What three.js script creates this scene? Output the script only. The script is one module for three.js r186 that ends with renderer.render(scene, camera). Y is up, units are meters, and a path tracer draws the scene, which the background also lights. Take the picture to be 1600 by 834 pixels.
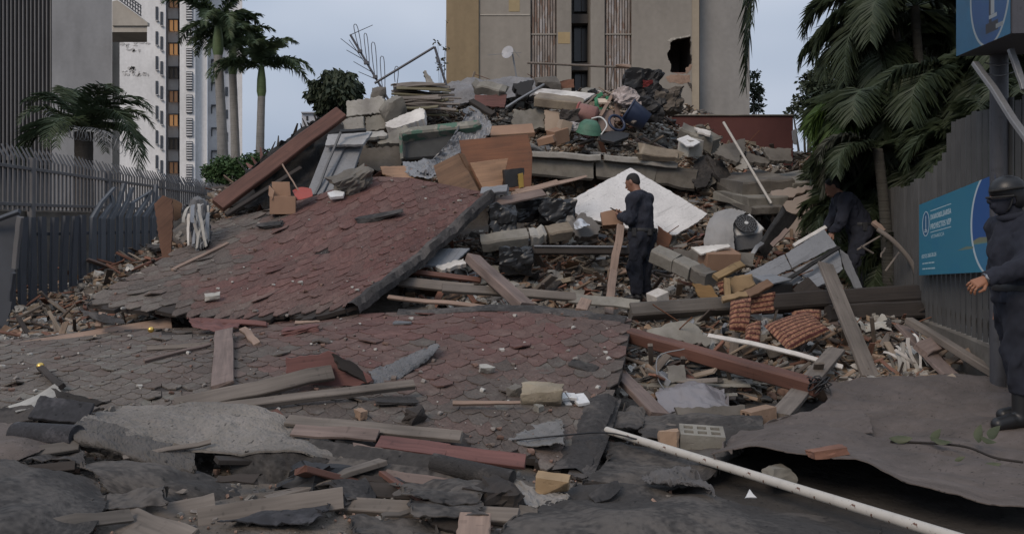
import * as THREE from 'three';
import { mergeGeometries, toCreasedNormals, mergeVertices } from 'three/addons/utils/BufferGeometryUtils.js';
import { ImprovedNoise } from 'three/addons/math/ImprovedNoise.js';
import { RoundedBoxGeometry } from 'three/addons/geometries/RoundedBoxGeometry.js';

// ---------- camera, sky, sun, exposure ----------
const W = 1600, H = 834, F = 1400, HY = 340, CY = 1.55;      // focal length in photograph pixels, horizon row, eye height
const scene = new THREE.Scene();
const camera = new THREE.PerspectiveCamera(2 * Math.atan(H / 2 / F) * 180 / Math.PI, W / H, 0.1, 600);
camera.position.set(0, CY, 0);
camera.lookAt(0, CY, -10);
camera.setViewOffset(W, H, 0, H / 2 - HY, W, H);

const noise = new ImprovedNoise();
const n3 = (x, y, z) => noise.noise(x, y, z);
const fbm = (x, y, z, o = 4) => { let s = 0, a = 0.5; for (let i = 0; i < o; i++) { s += a * n3(x, y, z); x *= 2.03; y *= 2.03; z *= 2.03; a *= 0.5; } return s; };

const SKY = 1.08;
{
  const w = 512, h = 256, data = new Float32Array(w * h * 4);
  for (let j = 0; j < h; j++) for (let i = 0; i < w; i++) {
    const el = ((j + 0.5) / h - 0.5) * Math.PI, az = (i + 0.5) / w * Math.PI * 2;
    const x = Math.cos(el) * Math.cos(az), y = Math.sin(el), z = Math.cos(el) * Math.sin(az);
    const s = Math.max(0, y), c = fbm(x * 2.6, y * 7 + 7, z * 2.6, 6);
    const l = SKY * (0.45 + 0.12 * Math.min(1, s * 1.5)) * (1 + 0.5 * c);
    const o = (j * w + i) * 4;
    if (y < -0.02) { data[o] = 0.06; data[o + 1] = 0.058; data[o + 2] = 0.055; } else { data[o] = l * (0.87 + 0.16 * c); data[o + 1] = l * (0.99 + 0.05 * c); data[o + 2] = l * (1.2 - 0.12 * c); }
    data[o + 3] = 1;
  }
  const t = new THREE.DataTexture(data, w, h, THREE.RGBAFormat, THREE.FloatType);
  t.mapping = THREE.EquirectangularReflectionMapping; t.magFilter = t.minFilter = THREE.LinearFilter; t.wrapS = THREE.RepeatWrapping; t.needsUpdate = true;
  scene.background = t; scene.environment = t;
}
const sun = new THREE.DirectionalLight(0xffecd8, 1.45);        // the bright side of an overcast sky, from the left behind the camera
sun.position.set(-12, 18, 8); sun.target.position.set(0, 0, -12);
sun.castShadow = true; sun.shadow.radius = 45; sun.shadow.mapSize.set(2048, 2048);
Object.assign(sun.shadow.camera, { left: -45, right: 45, top: 45, bottom: -45, near: 1, far: 140 });
scene.add(sun, sun.target);

const renderer = new THREE.WebGLRenderer({ antialias: true });
renderer.setSize(1024, 533);
renderer.toneMapping = THREE.LinearToneMapping;
renderer.toneMappingExposure = 1.05;
renderer.shadowMap.enabled = true; renderer.shadowMap.type = THREE.PCFSoftShadowMap;

// ---------- helpers ----------
const V = (x, y, z) => new THREE.Vector3(x, y, z);
const EYE = V(0, CY, 0), UP = V(0, 1, 0);
let seed = 20240;
const R = () => { seed = (seed + 0x6d2b79f5) | 0; let t = Math.imul(seed ^ (seed >>> 15), 1 | seed); t = (t + Math.imul(t ^ (t >>> 7), 61 | t)) ^ t; return ((t ^ (t >>> 14)) >>> 0) / 4294967296; };
const rr = (a, b) => a + (b - a) * R(), pick = (a) => a[Math.floor(R() * a.length)];
const P = (x, y, d) => V((x - W / 2) / F * d, CY - (y - HY) / F * d, -d);      // a point of the place, read off the photograph with its distance
const lerp = (a, b, t) => a + (b - a) * t, clamp = (x, a, b) => Math.min(b, Math.max(a, x)), smooth = (a, b, x) => { const t = clamp((x - a) / (b - a), 0, 1); return t * t * (3 - 2 * t); };

const taken = new Map();
function numbered(name) { const k = taken.get(name) ?? 0; taken.set(name, k + 1); return k ? name + '_' + String(k).padStart(3, '0') : name; }
function tag(o, label, category, group, kind) {
  if (label) o.userData.label = label;
  if (category) o.userData.category = category;
  if (group) o.userData.group = group;
  if (kind || category) o.userData.kind = kind ?? 'thing';
  return o;
}
function T(name, label, category, group, pos) {           // a thing with parts: a group at its base
  const g = new THREE.Group(); g.name = numbered(name); scene.add(g);
  if (pos) g.position.copy(pos);
  return tag(g, label, category, group);
}
function M(name, geo, mat, parent, pos) {                 // one mesh, a part of its parent
  const m = new THREE.Mesh(geo, mat); m.name = parent ? name : numbered(name); m.castShadow = m.receiveShadow = true;
  if (pos) m.position.copy(parent && parent !== scene ? pos.clone().sub(parent.position) : pos);
  (parent ?? scene).add(m);
  return m;
}
const one = (name, label, category, group, g, mat) => tag(M(name, g.geo ?? g, mat, null, g.pos), label, category, group);
const setting = (name, geo, mat, pos) => tag(M(name, geo, mat, null, pos), null, null, null, 'structure');

function boxUV(geo, jitter = true) {                      // texture coordinates in metres, by the way each face points
  const g = geo.index ? geo.toNonIndexed() : geo, p = g.attributes.position, uv = new Float32Array(p.count * 2);
  const ou = jitter ? R() * 7 : 0, ov = jitter ? R() * 7 : 0, a = V(), b = V(), c = V(), n = V();
  for (let i = 0; i < p.count; i += 3) {
    a.fromBufferAttribute(p, i); b.fromBufferAttribute(p, i + 1); c.fromBufferAttribute(p, i + 2);
    n.copy(b).sub(a).cross(c.clone().sub(a)); const x = Math.abs(n.x), y = Math.abs(n.y), z = Math.abs(n.z);
    [a, b, c].forEach((q, k) => {
      const [u, v] = z >= x && z >= y ? [q.x, q.y] : y >= x ? [q.x, q.z] : [q.z, q.y];
      uv[(i + k) * 2] = u + ou; uv[(i + k) * 2 + 1] = v + ov;
    });
  }
  g.setAttribute('uv', new THREE.BufferAttribute(uv, 2));
  return g;
}
const centred = (g) => { g.computeBoundingBox(); const c = g.boundingBox.getCenter(V()); g.translate(-c.x, -c.y, -c.z); return c; };
function raw(verts, tris) {
  const g = new THREE.BufferGeometry(), p = new Float32Array(tris.length * 3);
  tris.forEach((t, i) => { const q = verts[t]; p[i * 3] = q.x; p[i * 3 + 1] = q.y; p[i * 3 + 2] = q.z; });
  g.setAttribute('position', new THREE.BufferAttribute(p, 3));
  g.computeVertexNormals();
  return g;
}
const merge = (list) => mergeGeometries(list.map((g) => { const q = g.index ? g.toNonIndexed() : g; for (const k of Object.keys(q.attributes)) if (!['position', 'normal', 'uv'].includes(k)) q.deleteAttribute(k); if (!q.attributes.uv) boxUV(q); return q; }));

// a flat polygon read off the photograph: pts [x, y] on a plane through depth d with normal n, or [x, y, d] each
function poly3(pts, d, n) {
  if (pts[0].length > 2) return pts.map((p) => P(...p));
  const cx = pts.reduce((s, p) => s + p[0], 0) / pts.length, cy = pts.reduce((s, p) => s + p[1], 0) / pts.length;
  const N = V(...n).normalize(), k = P(cx, cy, d).sub(EYE).dot(N);
  return pts.map(([x, y]) => { const r = P(x, y, 1).sub(EYE); return r.multiplyScalar(k / r.dot(N)).add(EYE); });
}
function panel(pts, d, n, thick, rag = 0, bevel = 0.004) {
  const q = poly3(pts, d, n), N = V(0, 0, 0), c = V();
  q.forEach((p, i) => { const b = q[(i + 1) % q.length]; N.x += (p.y - b.y) * (p.z + b.z); N.y += (p.z - b.z) * (p.x + b.x); N.z += (p.x - b.x) * (p.y + b.y); c.add(p); });
  c.divideScalar(q.length); N.normalize();
  if (N.dot(EYE.clone().sub(c)) < 0) N.negate();
  const U = q[1].clone().sub(q[0]); U.addScaledVector(N, -U.dot(N)).normalize();
  const Wv = N.clone().cross(U);
  let s = q.map((p) => { const e = p.clone().sub(c); return new THREE.Vector2(e.dot(U), e.dot(Wv)); });
  if (rag) {
    const out = [];
    s.forEach((a, i) => {
      const b = s[(i + 1) % s.length], L = a.distanceTo(b), k = Math.max(2, Math.min(22, Math.round(L / Math.max(0.035, rag * 1.6)))), nx = -(b.y - a.y) / L, ny = (b.x - a.x) / L;
      for (let j = 0; j < k; j++) { const t = j / k, o = j ? rag * (R() - 0.5) * 1.6 + rag * n3(i * 9.1 + t * 3, c.x, c.z) : 0; out.push(new THREE.Vector2(lerp(a.x, b.x, t) + nx * o, lerp(a.y, b.y, t) + ny * o)); }
    });
    s = out;
  }
  if (THREE.ShapeUtils.isClockWise(s)) s.reverse();
  const geo = new THREE.ExtrudeGeometry(new THREE.Shape(s), { depth: thick, bevelEnabled: bevel > 0, bevelSize: bevel, bevelThickness: bevel, bevelOffset: -bevel, bevelSegments: 1, steps: 1 });
  geo.translate(0, 0, -thick);
  boxUV(geo);
  geo.applyMatrix4(new THREE.Matrix4().makeBasis(U, Wv, N));
  const k = centred(geo);
  return { geo, pos: c.clone().add(k), n: N };
}
// a board or beam between two points: w across the face that looks along f, t thick; bend in metres, rag roughens the ends
function bar(a, b, w, t, { f = [0, 0.7, 0.7], rag = 0.012, bend = 0, twist = 0.06, taper = 1, ch = 0.12, seg = 6, wob = 0.008 } = {}) {
  const A = a.isVector3 ? a : P(...a), B = b.isVector3 ? b : P(...b), D = B.clone().sub(A), L = D.length(); D.normalize();
  const N = V(...f); N.addScaledVector(D, -N.dot(D)).normalize();
  const S = N.clone().cross(D), k = Math.min(w, t) * ch, hw = w / 2, ht = t / 2;
  const prof = [[-hw + k, -ht], [hw - k, -ht], [hw, -ht + k], [hw, ht - k], [hw - k, ht], [-hw + k, ht], [-hw, ht - k], [-hw, -ht + k]];
  const vs = [], ix = [], o1 = R() * 50, ends = [];
  for (let i = 0; i <= seg; i++) {
    const u = i / seg, sc = lerp(1, taper, u), by = bend * Math.sin(Math.PI * u) + wob * n3(o1 + u * 3, 1, 2) * 2, bx = wob * n3(o1 + u * 3, 7, 2) * 2, tw = twist * (u - 0.5);
    prof.forEach(([x, y], j) => {
      const px = (x * Math.cos(tw) - y * Math.sin(tw)) * sc + bx, py = (x * Math.sin(tw) + y * Math.cos(tw)) * sc + by;
      let z = (u - 0.5) * L;
      if (rag && (i === 0 || i === seg)) z += (i ? -1 : 1) * rag * (0.5 + n3(o1 + j * 1.7, x * 9, y * 9)) * (j < 4 ? 1 : 0.8);
      vs.push(V(z, px, py));
    });
  }
  for (let i = 0; i < seg; i++) for (let j = 0; j < 8; j++) { const p = i * 8 + j, q = i * 8 + (j + 1) % 8; ix.push(p, q, p + 8, q, q + 8, p + 8); }
  for (let j = 1; j < 7; j++) { ix.push(0, j + 1, j); const e = seg * 8; ix.push(e, e + j, e + j + 1); }
  let g = toCreasedNormals(raw(vs, ix), 0.6);
  boxUV(g);
  g.applyMatrix4(new THREE.Matrix4().makeBasis(D, S, N));
  const m = A.clone().add(B).multiplyScalar(0.5), kc = centred(g);
  return { geo: g, pos: m.add(kc) };
}
const beam = (name, label, cat, a, b, w, t, mat, o = {}, group) => one(name, label, cat, group, bar(a, b, w, t, o), mat);
const slab = (name, label, cat, pts, d, n, thick, mat, rag = 0.01, group) => one(name, label, cat, group, panel(pts, d, n, thick, rag), mat);

// a sheet through a grid of points (rows of [x, y, d]); amp crumples it, rag tears its rim
function cr(p0, p1, p2, p3, t) { const a = t * t, b = a * t; return V(0, 0, 0).addScaledVector(p0, -0.5 * b + a - 0.5 * t).addScaledVector(p1, 1.5 * b - 2.5 * a + 1).addScaledVector(p2, -1.5 * b + 2 * a + 0.5 * t).addScaledVector(p3, 0.5 * b - 0.5 * a); }
function line(pts, t) { const n = pts.length - 1, x = clamp(t, 0, 1) * n, i = Math.min(n - 1, Math.floor(x)), e = (k) => k < 0 ? pts[0].clone().multiplyScalar(2).sub(pts[1]) : k > n ? pts[n].clone().multiplyScalar(2).sub(pts[n - 1]) : pts[k]; return cr(e(i - 1), pts[i], pts[i + 1], e(i + 2), x - i); }
function surface(grid) { const g = grid.map((r) => r.map((p) => p.isVector3 ? p : P(...p))); return (u, v) => line(g.map((r) => line(r, u)), v); }
function sheet(grid, { thick = 0.006, amp = 0.02, freq = 3, rag = 0.03, nu = 40, nv = 24, tear = 1, fine = 0.0, crease = 0, cf = 2 } = {}) {
  const S = surface(grid), top = [], o = R() * 40;
  for (let j = 0; j <= nv; j++) for (let i = 0; i <= nu; i++) {
    let u = i / nu, v = j / nv;
    if (rag) {
      if (j === 0) v += rag * tear * Math.abs(fbm(u * 9 + o, 1, 2) * 2.4); if (j === nv) v -= rag * tear * Math.abs(fbm(u * 9 + o, 5, 2) * 2.4);
      if (i === 0) u += rag * tear * Math.abs(fbm(v * 9 + o, 11, 2) * 2.4); if (i === nu) u -= rag * tear * Math.abs(fbm(v * 9 + o, 15, 2) * 2.4);
    }
    top.push(S(u, v));
  }
  const id = (i, j) => j * (nu + 1) + i, nr = top.map(() => V(0, 0, 0));
  const normals = () => {
    nr.forEach((n) => n.set(0, 0, 0));
    for (let j = 0; j < nv; j++) for (let i = 0; i < nu; i++) { const a = top[id(i, j)], b = top[id(i + 1, j)], c = top[id(i, j + 1)], n = b.clone().sub(a).cross(c.clone().sub(a)); [[0, 0], [1, 0], [0, 1], [1, 1]].forEach(([x, y]) => nr[id(i + x, j + y)].add(n)); }
    nr.forEach((n) => n.normalize());
  };
  normals();
  top.forEach((p, k) => { const q = p.clone(); p.addScaledVector(nr[k], amp * 2 * fbm(q.x * freq + o, q.y * freq, q.z * freq, 4) + fine * 2 * fbm(q.x * freq * 6 + o, q.y * freq * 6, q.z * freq * 6, 3) + (crease ? crease * (0.35 - Math.abs(n3(q.x * cf + o, q.y * cf, q.z * cf)) - 0.5 * Math.abs(n3(q.x * cf * 2.3, q.y * cf * 2.3 + o, q.z * cf * 2.3))) : 0)); });
  normals();
  const flip = nr[id(nu >> 1, nv >> 1)].dot(EYE.clone().sub(top[id(nu >> 1, nv >> 1)])) < 0 ? -1 : 1;
  const N = top.length, vs = [...top, ...top.map((p, k) => p.clone().addScaledVector(nr[k], -flip * thick))], ix = [], uvs = [];
  const lu = grid[0].length && top[id(0, nv >> 1)].distanceTo(top[id(nu, nv >> 1)]), lv = top[id(nu >> 1, 0)].distanceTo(top[id(nu >> 1, nv)]), ou = R() * 5, ov = R() * 5;
  for (let k = 0; k < 2; k++) for (let j = 0; j <= nv; j++) for (let i = 0; i <= nu; i++) uvs.push(i / nu * lu + ou, j / nv * lv + ov);
  const quad = (a, b, c, d) => ix.push(a, b, c, b, d, c);
  for (let j = 0; j < nv; j++) for (let i = 0; i < nu; i++) { const a = id(i, j), b = id(i + 1, j), c = id(i, j + 1), d = id(i + 1, j + 1); if (flip > 0) { quad(a, b, c, d); quad(N + b, N + a, N + d, N + c); } else { quad(b, a, d, c); quad(N + a, N + b, N + c, N + d); } }
  for (let i = 0; i < nu; i++) { quad(id(i, 0), N + id(i, 0), id(i + 1, 0), N + id(i + 1, 0)); quad(N + id(i, nv), id(i, nv), N + id(i + 1, nv), id(i + 1, nv)); }
  for (let j = 0; j < nv; j++) { quad(N + id(0, j), id(0, j), N + id(0, j + 1), id(0, j + 1)); quad(id(nu, j), N + id(nu, j), id(nu, j + 1), N + id(nu, j + 1)); }
  const g = new THREE.BufferGeometry(); g.setAttribute('position', new THREE.Float32BufferAttribute(vs.flatMap((p) => [p.x, p.y, p.z]), 3)); g.setAttribute('uv', new THREE.Float32BufferAttribute(uvs, 2)); g.setIndex(ix);
  const h = toCreasedNormals(g, 0.75), pos = centred(h);
  return { geo: h, pos };
}
const cloth = (name, label, cat, grid, mat, o = {}, group) => one(name, label, cat, group, sheet(grid, o), mat);

// tube through points
function tube(pts, r, seg = 0, rad = 6) {
  const q = pts.map((p) => p.isVector3 ? p : P(...p));
  const g = new THREE.TubeGeometry(q.length > 2 ? new THREE.CatmullRomCurve3(q) : new THREE.LineCurve3(q[0], q[1]), seg || (q.length > 2 ? q.length * 6 : 2), r, rad, false).toNonIndexed();
  return { geo: g, pos: centred(g) };
}
// closed rod (with end caps)
function rod(a, b, r, r2 = r, rad = 8) {
  const A = a.isVector3 ? a : P(...a), B = b.isVector3 ? b : P(...b), D = B.clone().sub(A), L = D.length();
  const g = new THREE.CylinderGeometry(r2, r, L, rad).toNonIndexed(); g.applyQuaternion(new THREE.Quaternion().setFromUnitVectors(UP, D.normalize()));
  return { geo: g, pos: A.add(B).multiplyScalar(0.5) };
}
// broken lumps: a subdivided box worn by noise and cut by planes
function lump(sx, sy, sz, { cuts = 5, rough = 0.05, seg = 5, keep = 0.78, hf = 1 } = {}) {
  let g = new THREE.BoxGeometry(1, 1, 1, seg, seg, seg); g.deleteAttribute('uv'); g.deleteAttribute('normal'); g = mergeVertices(g, 1e-4);
  const p = g.attributes.position, o = R() * 90, planes = [];
  for (let i = 0; i < cuts; i++) planes.push([V(rr(-1, 1), rr(-1, 1), rr(-1, 1)).normalize(), rr(keep * 0.4, keep * 0.72)]);
  const v = V();
  for (let i = 0; i < p.count; i++) {
    v.fromBufferAttribute(p, i);
    for (const [n, k] of planes) { const e = v.dot(n) - k; if (e > 0) v.addScaledVector(n, -e * 0.95); }
    const q = v.clone();
    v.multiplyScalar(1 + rough * 2.4 * fbm(q.x * 3 + o, q.y * 3, q.z * 3, 3) + hf * rough * 0.8 * n3(q.x * 11 + o, q.y * 11, q.z * 11));
    p.setXYZ(i, v.x * sx, v.y * sy, v.z * sz);
  }
  const h = toCreasedNormals(g.toNonIndexed(), 0.5); boxUV(h);
  return h;
}
const mesh = (g, pos) => ({ geo: g, pos });
// ---------- materials ----------
const enc = (l) => { l = clamp(l, 0, 1); return 255 * (l <= 0.0031308 ? 12.92 * l : 1.055 * Math.pow(l, 1 / 2.4) - 0.055); };
const hash = (x, y, s) => { let h = Math.imul(x, 374761393) ^ Math.imul(y, 668265263) ^ Math.imul(s, 2246822519); h = Math.imul(h ^ (h >>> 13), 1274126177); return ((h ^ (h >>> 16)) >>> 0) / 4294967296; };
function pv(x, y, per, s) { const xi = Math.floor(x), yi = Math.floor(y), fx = x - xi, fy = y - yi, u = fx * fx * (3 - 2 * fx), v = fy * fy * (3 - 2 * fy), m = (k) => ((k % per) + per) % per; return lerp(lerp(hash(m(xi), m(yi), s), hash(m(xi + 1), m(yi), s), u), lerp(hash(m(xi), m(yi + 1), s), hash(m(xi + 1), m(yi + 1), s), u), v); }
function pf(x, y, per, o, s) { let t = 0, a = 0.5; for (let i = 0; i < o; i++) { t += a * pv(x, y, per, s + i); x *= 2; y *= 2; per *= 2; a *= 0.5; } return t / (1 - Math.pow(0.5, o)); }
function pva(x, y, px, py, s) { const xi = Math.floor(x), yi = Math.floor(y), fx = x - xi, fy = y - yi, u = fx * fx * (3 - 2 * fx), v = fy * fy * (3 - 2 * fy), m = (k, p) => ((k % p) + p) % p; return lerp(lerp(hash(m(xi, px), m(yi, py), s), hash(m(xi + 1, px), m(yi, py), s), u), lerp(hash(m(xi, px), m(yi + 1, py), s), hash(m(xi + 1, px), m(yi + 1, py), s), u), v); }
function pa(u, v, px, py, o, s) { let t = 0, a = 0.5; for (let i = 0; i < o; i++) { t += a * pva(u * px, v * py, px, py, s + i); px *= 2; py *= 2; a *= 0.5; } return t / (1 - Math.pow(0.5, o)); }
function tex(size, fn, rep = 1, srgb = true) {                 // fn(u, v) -> [r, g, b] linear, or a number
  const d = new Uint8Array(size * size * 4);
  for (let j = 0; j < size; j++) for (let i = 0; i < size; i++) { const r = fn(i / size, j / size), c = Array.isArray(r) ? r : [r, r, r]; for (let k = 0; k < 3; k++) d[(j * size + i) * 4 + k] = srgb ? enc(c[k]) : clamp(c[k], 0, 1) * 255; d[(j * size + i) * 4 + 3] = 255; }
  const t = new THREE.DataTexture(d, size, size); t.magFilter = t.minFilter = THREE.LinearFilter; t.wrapS = t.wrapT = THREE.RepeatWrapping; t.repeat.set(rep, rep); t.needsUpdate = true;
  if (srgb) t.colorSpace = THREE.SRGBColorSpace;
  return t;
}
const grit = (u, v, s, k = 60) => { const q = pv(u * k, v * k, k, s); return q > 0.86 ? (q - 0.86) * 5 : 0; };
const TX = {
  concrete: tex(512, (u, v) => { const a = pf(u * 4, v * 4, 4, 6, 1), b = pf(u * 24, v * 24, 24, 3, 9); const c = 0.38 + 0.62 * a + 0.2 * (b - 0.5) - 0.3 * grit(u, v, 3, 90) + 0.12 * grit(u, v, 5, 70); return [c, c * (0.97 + 0.03 * a), c * (0.93 + 0.05 * b)]; }, 0.8),
  concreteB: tex(512, (u, v) => pf(u * 10, v * 10, 10, 6, 21) - 0.3 * grit(u, v, 4, 60), 0.8, false),
  wood: tex(512, (u, v) => { const w = pa(u, v, 2, 30, 4, 31), l = pf(u * 4, v * 4, 4, 5, 37), f = pa(u, v, 6, 120, 2, 41); const c = 0.45 + 0.26 * w + 0.42 * (l - 0.5) + 0.26 * (f - 0.3) - 0.25 * grit(u, v, 7, 50); return [c, c * 0.97, c * 0.94]; }, 0.7),
  woodB: tex(512, (u, v) => 0.6 * pa(u, v, 2, 30, 4, 31) + 0.4 * pa(u, v, 6, 120, 2, 41), 0.7, false),
  felt: tex(1024, (u, v) => { const a = pf(u * 5, v * 5, 5, 6, 51), b = pf(u * 60, v * 60, 60, 2, 55); const dust = smooth(0.42, 0.72, a + 0.25 * (b - 0.5)); const s = grit(u, v, 57, 120); const c = 0.38 + 0.5 * dust + 0.22 * (b - 0.5) + 0.5 * s * 0.4 - 0.5 * grit(u, v, 59, 80); return [c, c * (0.98 - 0.02 * dust), c * (0.99 - 0.06 * dust)]; }, 0.6),
  feltB: tex(512, (u, v) => 0.6 * pf(u * 60, v * 60, 60, 3, 61) + 0.4 * pf(u * 12, v * 12, 12, 4, 67), 0.9, false),
  dust: tex(1024, (u, v) => { const a = pf(u * 6, v * 6, 6, 6, 71), b = pf(u * 40, v * 40, 40, 3, 75); const c = 0.55 + 0.42 * (a - 0.35) + 0.18 * (b - 0.5) - 0.8 * grit(u, v, 77, 140) + 0.3 * grit(u, v, 79, 110); return [c, c * 0.97, c * (0.92 + 0.05 * b)]; }, 0.5),
  stain: tex(512, (u, v) => { const a = pa(u, v, 14, 3, 5, 81), b = pf(u * 5, v * 5, 5, 5, 85), f = pf(u * 60, v * 60, 60, 2, 88); return 0.66 + 0.3 * a + 0.24 * (b - 0.5) + 0.08 * (f - 0.5); }, 0.25),
  plaster: tex(512, (u, v) => { const b = pf(u * 4, v * 4, 4, 6, 91), f = pf(u * 64, v * 64, 64, 2, 95), s = pa(u, v, 30, 4, 4, 97); return 0.8 + 0.2 * (b - 0.5) + 0.1 * (f - 0.5) + 0.16 * (s - 0.5); }, 0.12),
  paint: tex(512, (u, v) => { const b = pf(u * 5, v * 5, 5, 6, 101), f = pf(u * 80, v * 80, 80, 2, 105); const scr = pa(u, v, 3, 60, 3, 109) > 0.72 ? -0.12 : 0; return 0.72 + 0.3 * (b - 0.5) + 0.12 * (f - 0.5) + scr - 0.4 * grit(u, v, 103, 80); }, 0.7),
  fabric: tex(256, (u, v) => 0.62 + 0.3 * pf(u * 6, v * 6, 6, 4, 111) + 0.16 * Math.sin(u * Math.PI * 128) * Math.sin(v * Math.PI * 128), 2),
  pipe: tex(512, (u, v) => { const b = pf(u * 6, v * 6, 6, 5, 201), r = pf(u * 14, v * 14, 14, 4, 205), f = pf(u * 60, v * 60, 60, 2, 209); const c = 0.78 + 0.2 * (b - 0.5) - 0.35 * grit(u, v, 207, 70); return r > 0.77 ? [0.2, 0.1, 0.07] : b > 0.66 ? [c * 0.62, c * 0.56, c * 0.5] : [c, c * 0.98, c * (0.93 + 0.04 * f)]; }, 2.2),
  mottle: tex(512, (u, v) => { const a = pa(u, v, 10, 5, 5, 211), b = pf(u * 5, v * 5, 5, 5, 215), r = pa(u, v, 24, 6, 4, 219); const c = 0.35 + 0.6 * a + 0.5 * (b - 0.5); return r > 0.62 ? [c * 0.75, c * 0.56, c * 0.46] : b > 0.6 ? [c * 1.1, c * 1.1, c * 1.12] : [c, c * 0.93, c * 0.87]; }, 0.35),
  leaf: tex(256, (u, v) => { const a = pf(u * 8, v * 8, 8, 4, 121); return [0.55 + 0.5 * a, 0.6 + 0.4 * a, 0.5 + 0.3 * a]; }, 1),
  bark: tex(512, (u, v) => 0.5 + 0.3 * pa(u, v, 6, 40, 4, 131) + 0.25 * pa(u, v, 30, 6, 3, 135), 0.6),
  shingle: tex(512, (u, v) => { const a = pf(u * 6, v * 6, 6, 5, 141), b = pf(u * 90, v * 90, 90, 2, 145); const d = smooth(0.5, 0.75, pf(u * 9, v * 9, 9, 5, 149)); const c = 0.5 + 0.3 * (a - 0.4) + 0.35 * (b - 0.5) - 0.4 * grit(u, v, 147, 100) + 0.25 * grit(u, v, 148, 120); return [c + 0.16 * d, c + 0.22 * d, c + 0.22 * d]; }, 0.9),
};
const mat = (rgb, map, rough = 0.9, bump = null, bs = 0.003, o = {}) => {
  const m = new THREE.MeshStandardMaterial({ roughness: rough, map: map ?? null, ...o });
  if (typeof rgb === 'number' || typeof rgb === 'string') m.color.set(rgb); else m.color.setRGB(...rgb);
  if (bump) { m.bumpMap = bump; m.bumpScale = bs; }
  return m;
};
const MT = {
  concrete: mat([0.285, 0.270, 0.241], TX.concrete, 0.95, TX.concreteB, 0.01),
  concreteDark: mat([0.17, 0.155, 0.138], TX.concrete, 0.95, TX.concreteB, 0.01),
  concreteLight: mat([0.456, 0.439, 0.409], TX.concrete, 0.95, TX.concreteB, 0.008),
  mortar: mat([0.302, 0.252, 0.195], TX.concrete, 0.95, TX.concreteB, 0.012),
  brick: mat([0.294, 0.148, 0.102], TX.concrete, 0.95, TX.concreteB, 0.008),
  brickPale: mat([0.413, 0.281, 0.200], TX.concrete, 0.95, TX.concreteB, 0.008),
  plasterWhite: mat([0.74, 0.71, 0.68], TX.concrete, 0.9, TX.concreteB, 0.003),
  whiteBoard: mat([0.9, 0.885, 0.87], TX.paint, 0.7, TX.concreteB, 0.001),
  tileWhite: mat([0.85, 0.85, 0.84], TX.paint, 0.35),
  woodPale: mat([0.396, 0.287, 0.228], TX.wood, 0.85, TX.woodB, 0.003),
  woodPink: mat([0.259, 0.198, 0.176], TX.wood, 0.85, TX.woodB, 0.003),
  woodGrey: mat([0.235, 0.205, 0.18], TX.wood, 0.9, TX.woodB, 0.004),
  woodSlate: mat([0.165, 0.15, 0.136], TX.wood, 0.92, TX.woodB, 0.004),
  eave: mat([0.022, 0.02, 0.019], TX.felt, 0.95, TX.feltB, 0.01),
  woodDark: mat([0.05, 0.041, 0.036], TX.wood, 0.9, TX.woodB, 0.004),
  woodRed: mat([0.180, 0.083, 0.060], TX.wood, 0.7, TX.woodB, 0.002),
  woodMaroon: mat([0.21, 0.095, 0.085], TX.wood, 0.75, TX.woodB, 0.002),
  woodOrange: mat([0.248, 0.096, 0.041], TX.wood, 0.55, TX.woodB, 0.0008),
  plyTan: mat([0.418, 0.252, 0.152], TX.wood, 0.7, TX.woodB, 0.001),
  plyBrown: mat([0.238, 0.140, 0.083], TX.wood, 0.7, TX.woodB, 0.001),
  card: mat([0.340, 0.209, 0.139], TX.stain, 0.95),
  greyPanel: mat([0.264, 0.276, 0.296], TX.paint, 0.6),
  greyPanelDark: mat([0.17, 0.175, 0.185], TX.paint, 0.65),
  metalGrey: mat([0.32, 0.32, 0.325], TX.paint, 0.5, null, 0, { metalness: 0.4 }),
  fenceGrey: mat([0.153, 0.148, 0.150], TX.stain, 0.7),
  fenceDark: mat([0.065, 0.071, 0.084], TX.stain, 0.6),
  black: mat([0.022, 0.022, 0.024], TX.fabric, 0.6),
  bagBlack: mat([0.02, 0.021, 0.023], null, 0.38),
  rubber: mat([0.03, 0.03, 0.03], TX.felt, 0.85),
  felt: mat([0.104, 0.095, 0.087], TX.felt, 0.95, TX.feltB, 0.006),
  feltBlue: mat([0.070, 0.070, 0.078], TX.felt, 0.9, TX.feltB, 0.004),
  feltDust: mat([0.33, 0.315, 0.295], TX.dust, 0.97, TX.feltB, 0.012),
  feltDark: mat([0.07, 0.065, 0.062], TX.felt, 0.9, TX.feltB, 0.005),
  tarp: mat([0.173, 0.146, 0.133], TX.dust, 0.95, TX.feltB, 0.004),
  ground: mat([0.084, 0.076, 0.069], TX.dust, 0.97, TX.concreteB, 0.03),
  rubbleBase: mat([0.19, 0.166, 0.142], TX.dust, 0.97, TX.concreteB, 0.05),
  ridge: mat([0.094, 0.086, 0.081], TX.felt, 0.92, TX.feltB, 0.01),
  maroonWall: mat([0.125, 0.045, 0.04], TX.stain, 0.85),
  white: mat([0.8, 0.8, 0.79], TX.paint, 0.5),
  pipeWhite: mat([0.577, 0.554, 0.517], TX.pipe, 0.5),
  rust: mat([0.23, 0.10, 0.055], TX.concrete, 0.9),
  gold: mat([0.75, 0.5, 0.14], null, 0.25, null, 0, { metalness: 0.9 }),
};
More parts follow.
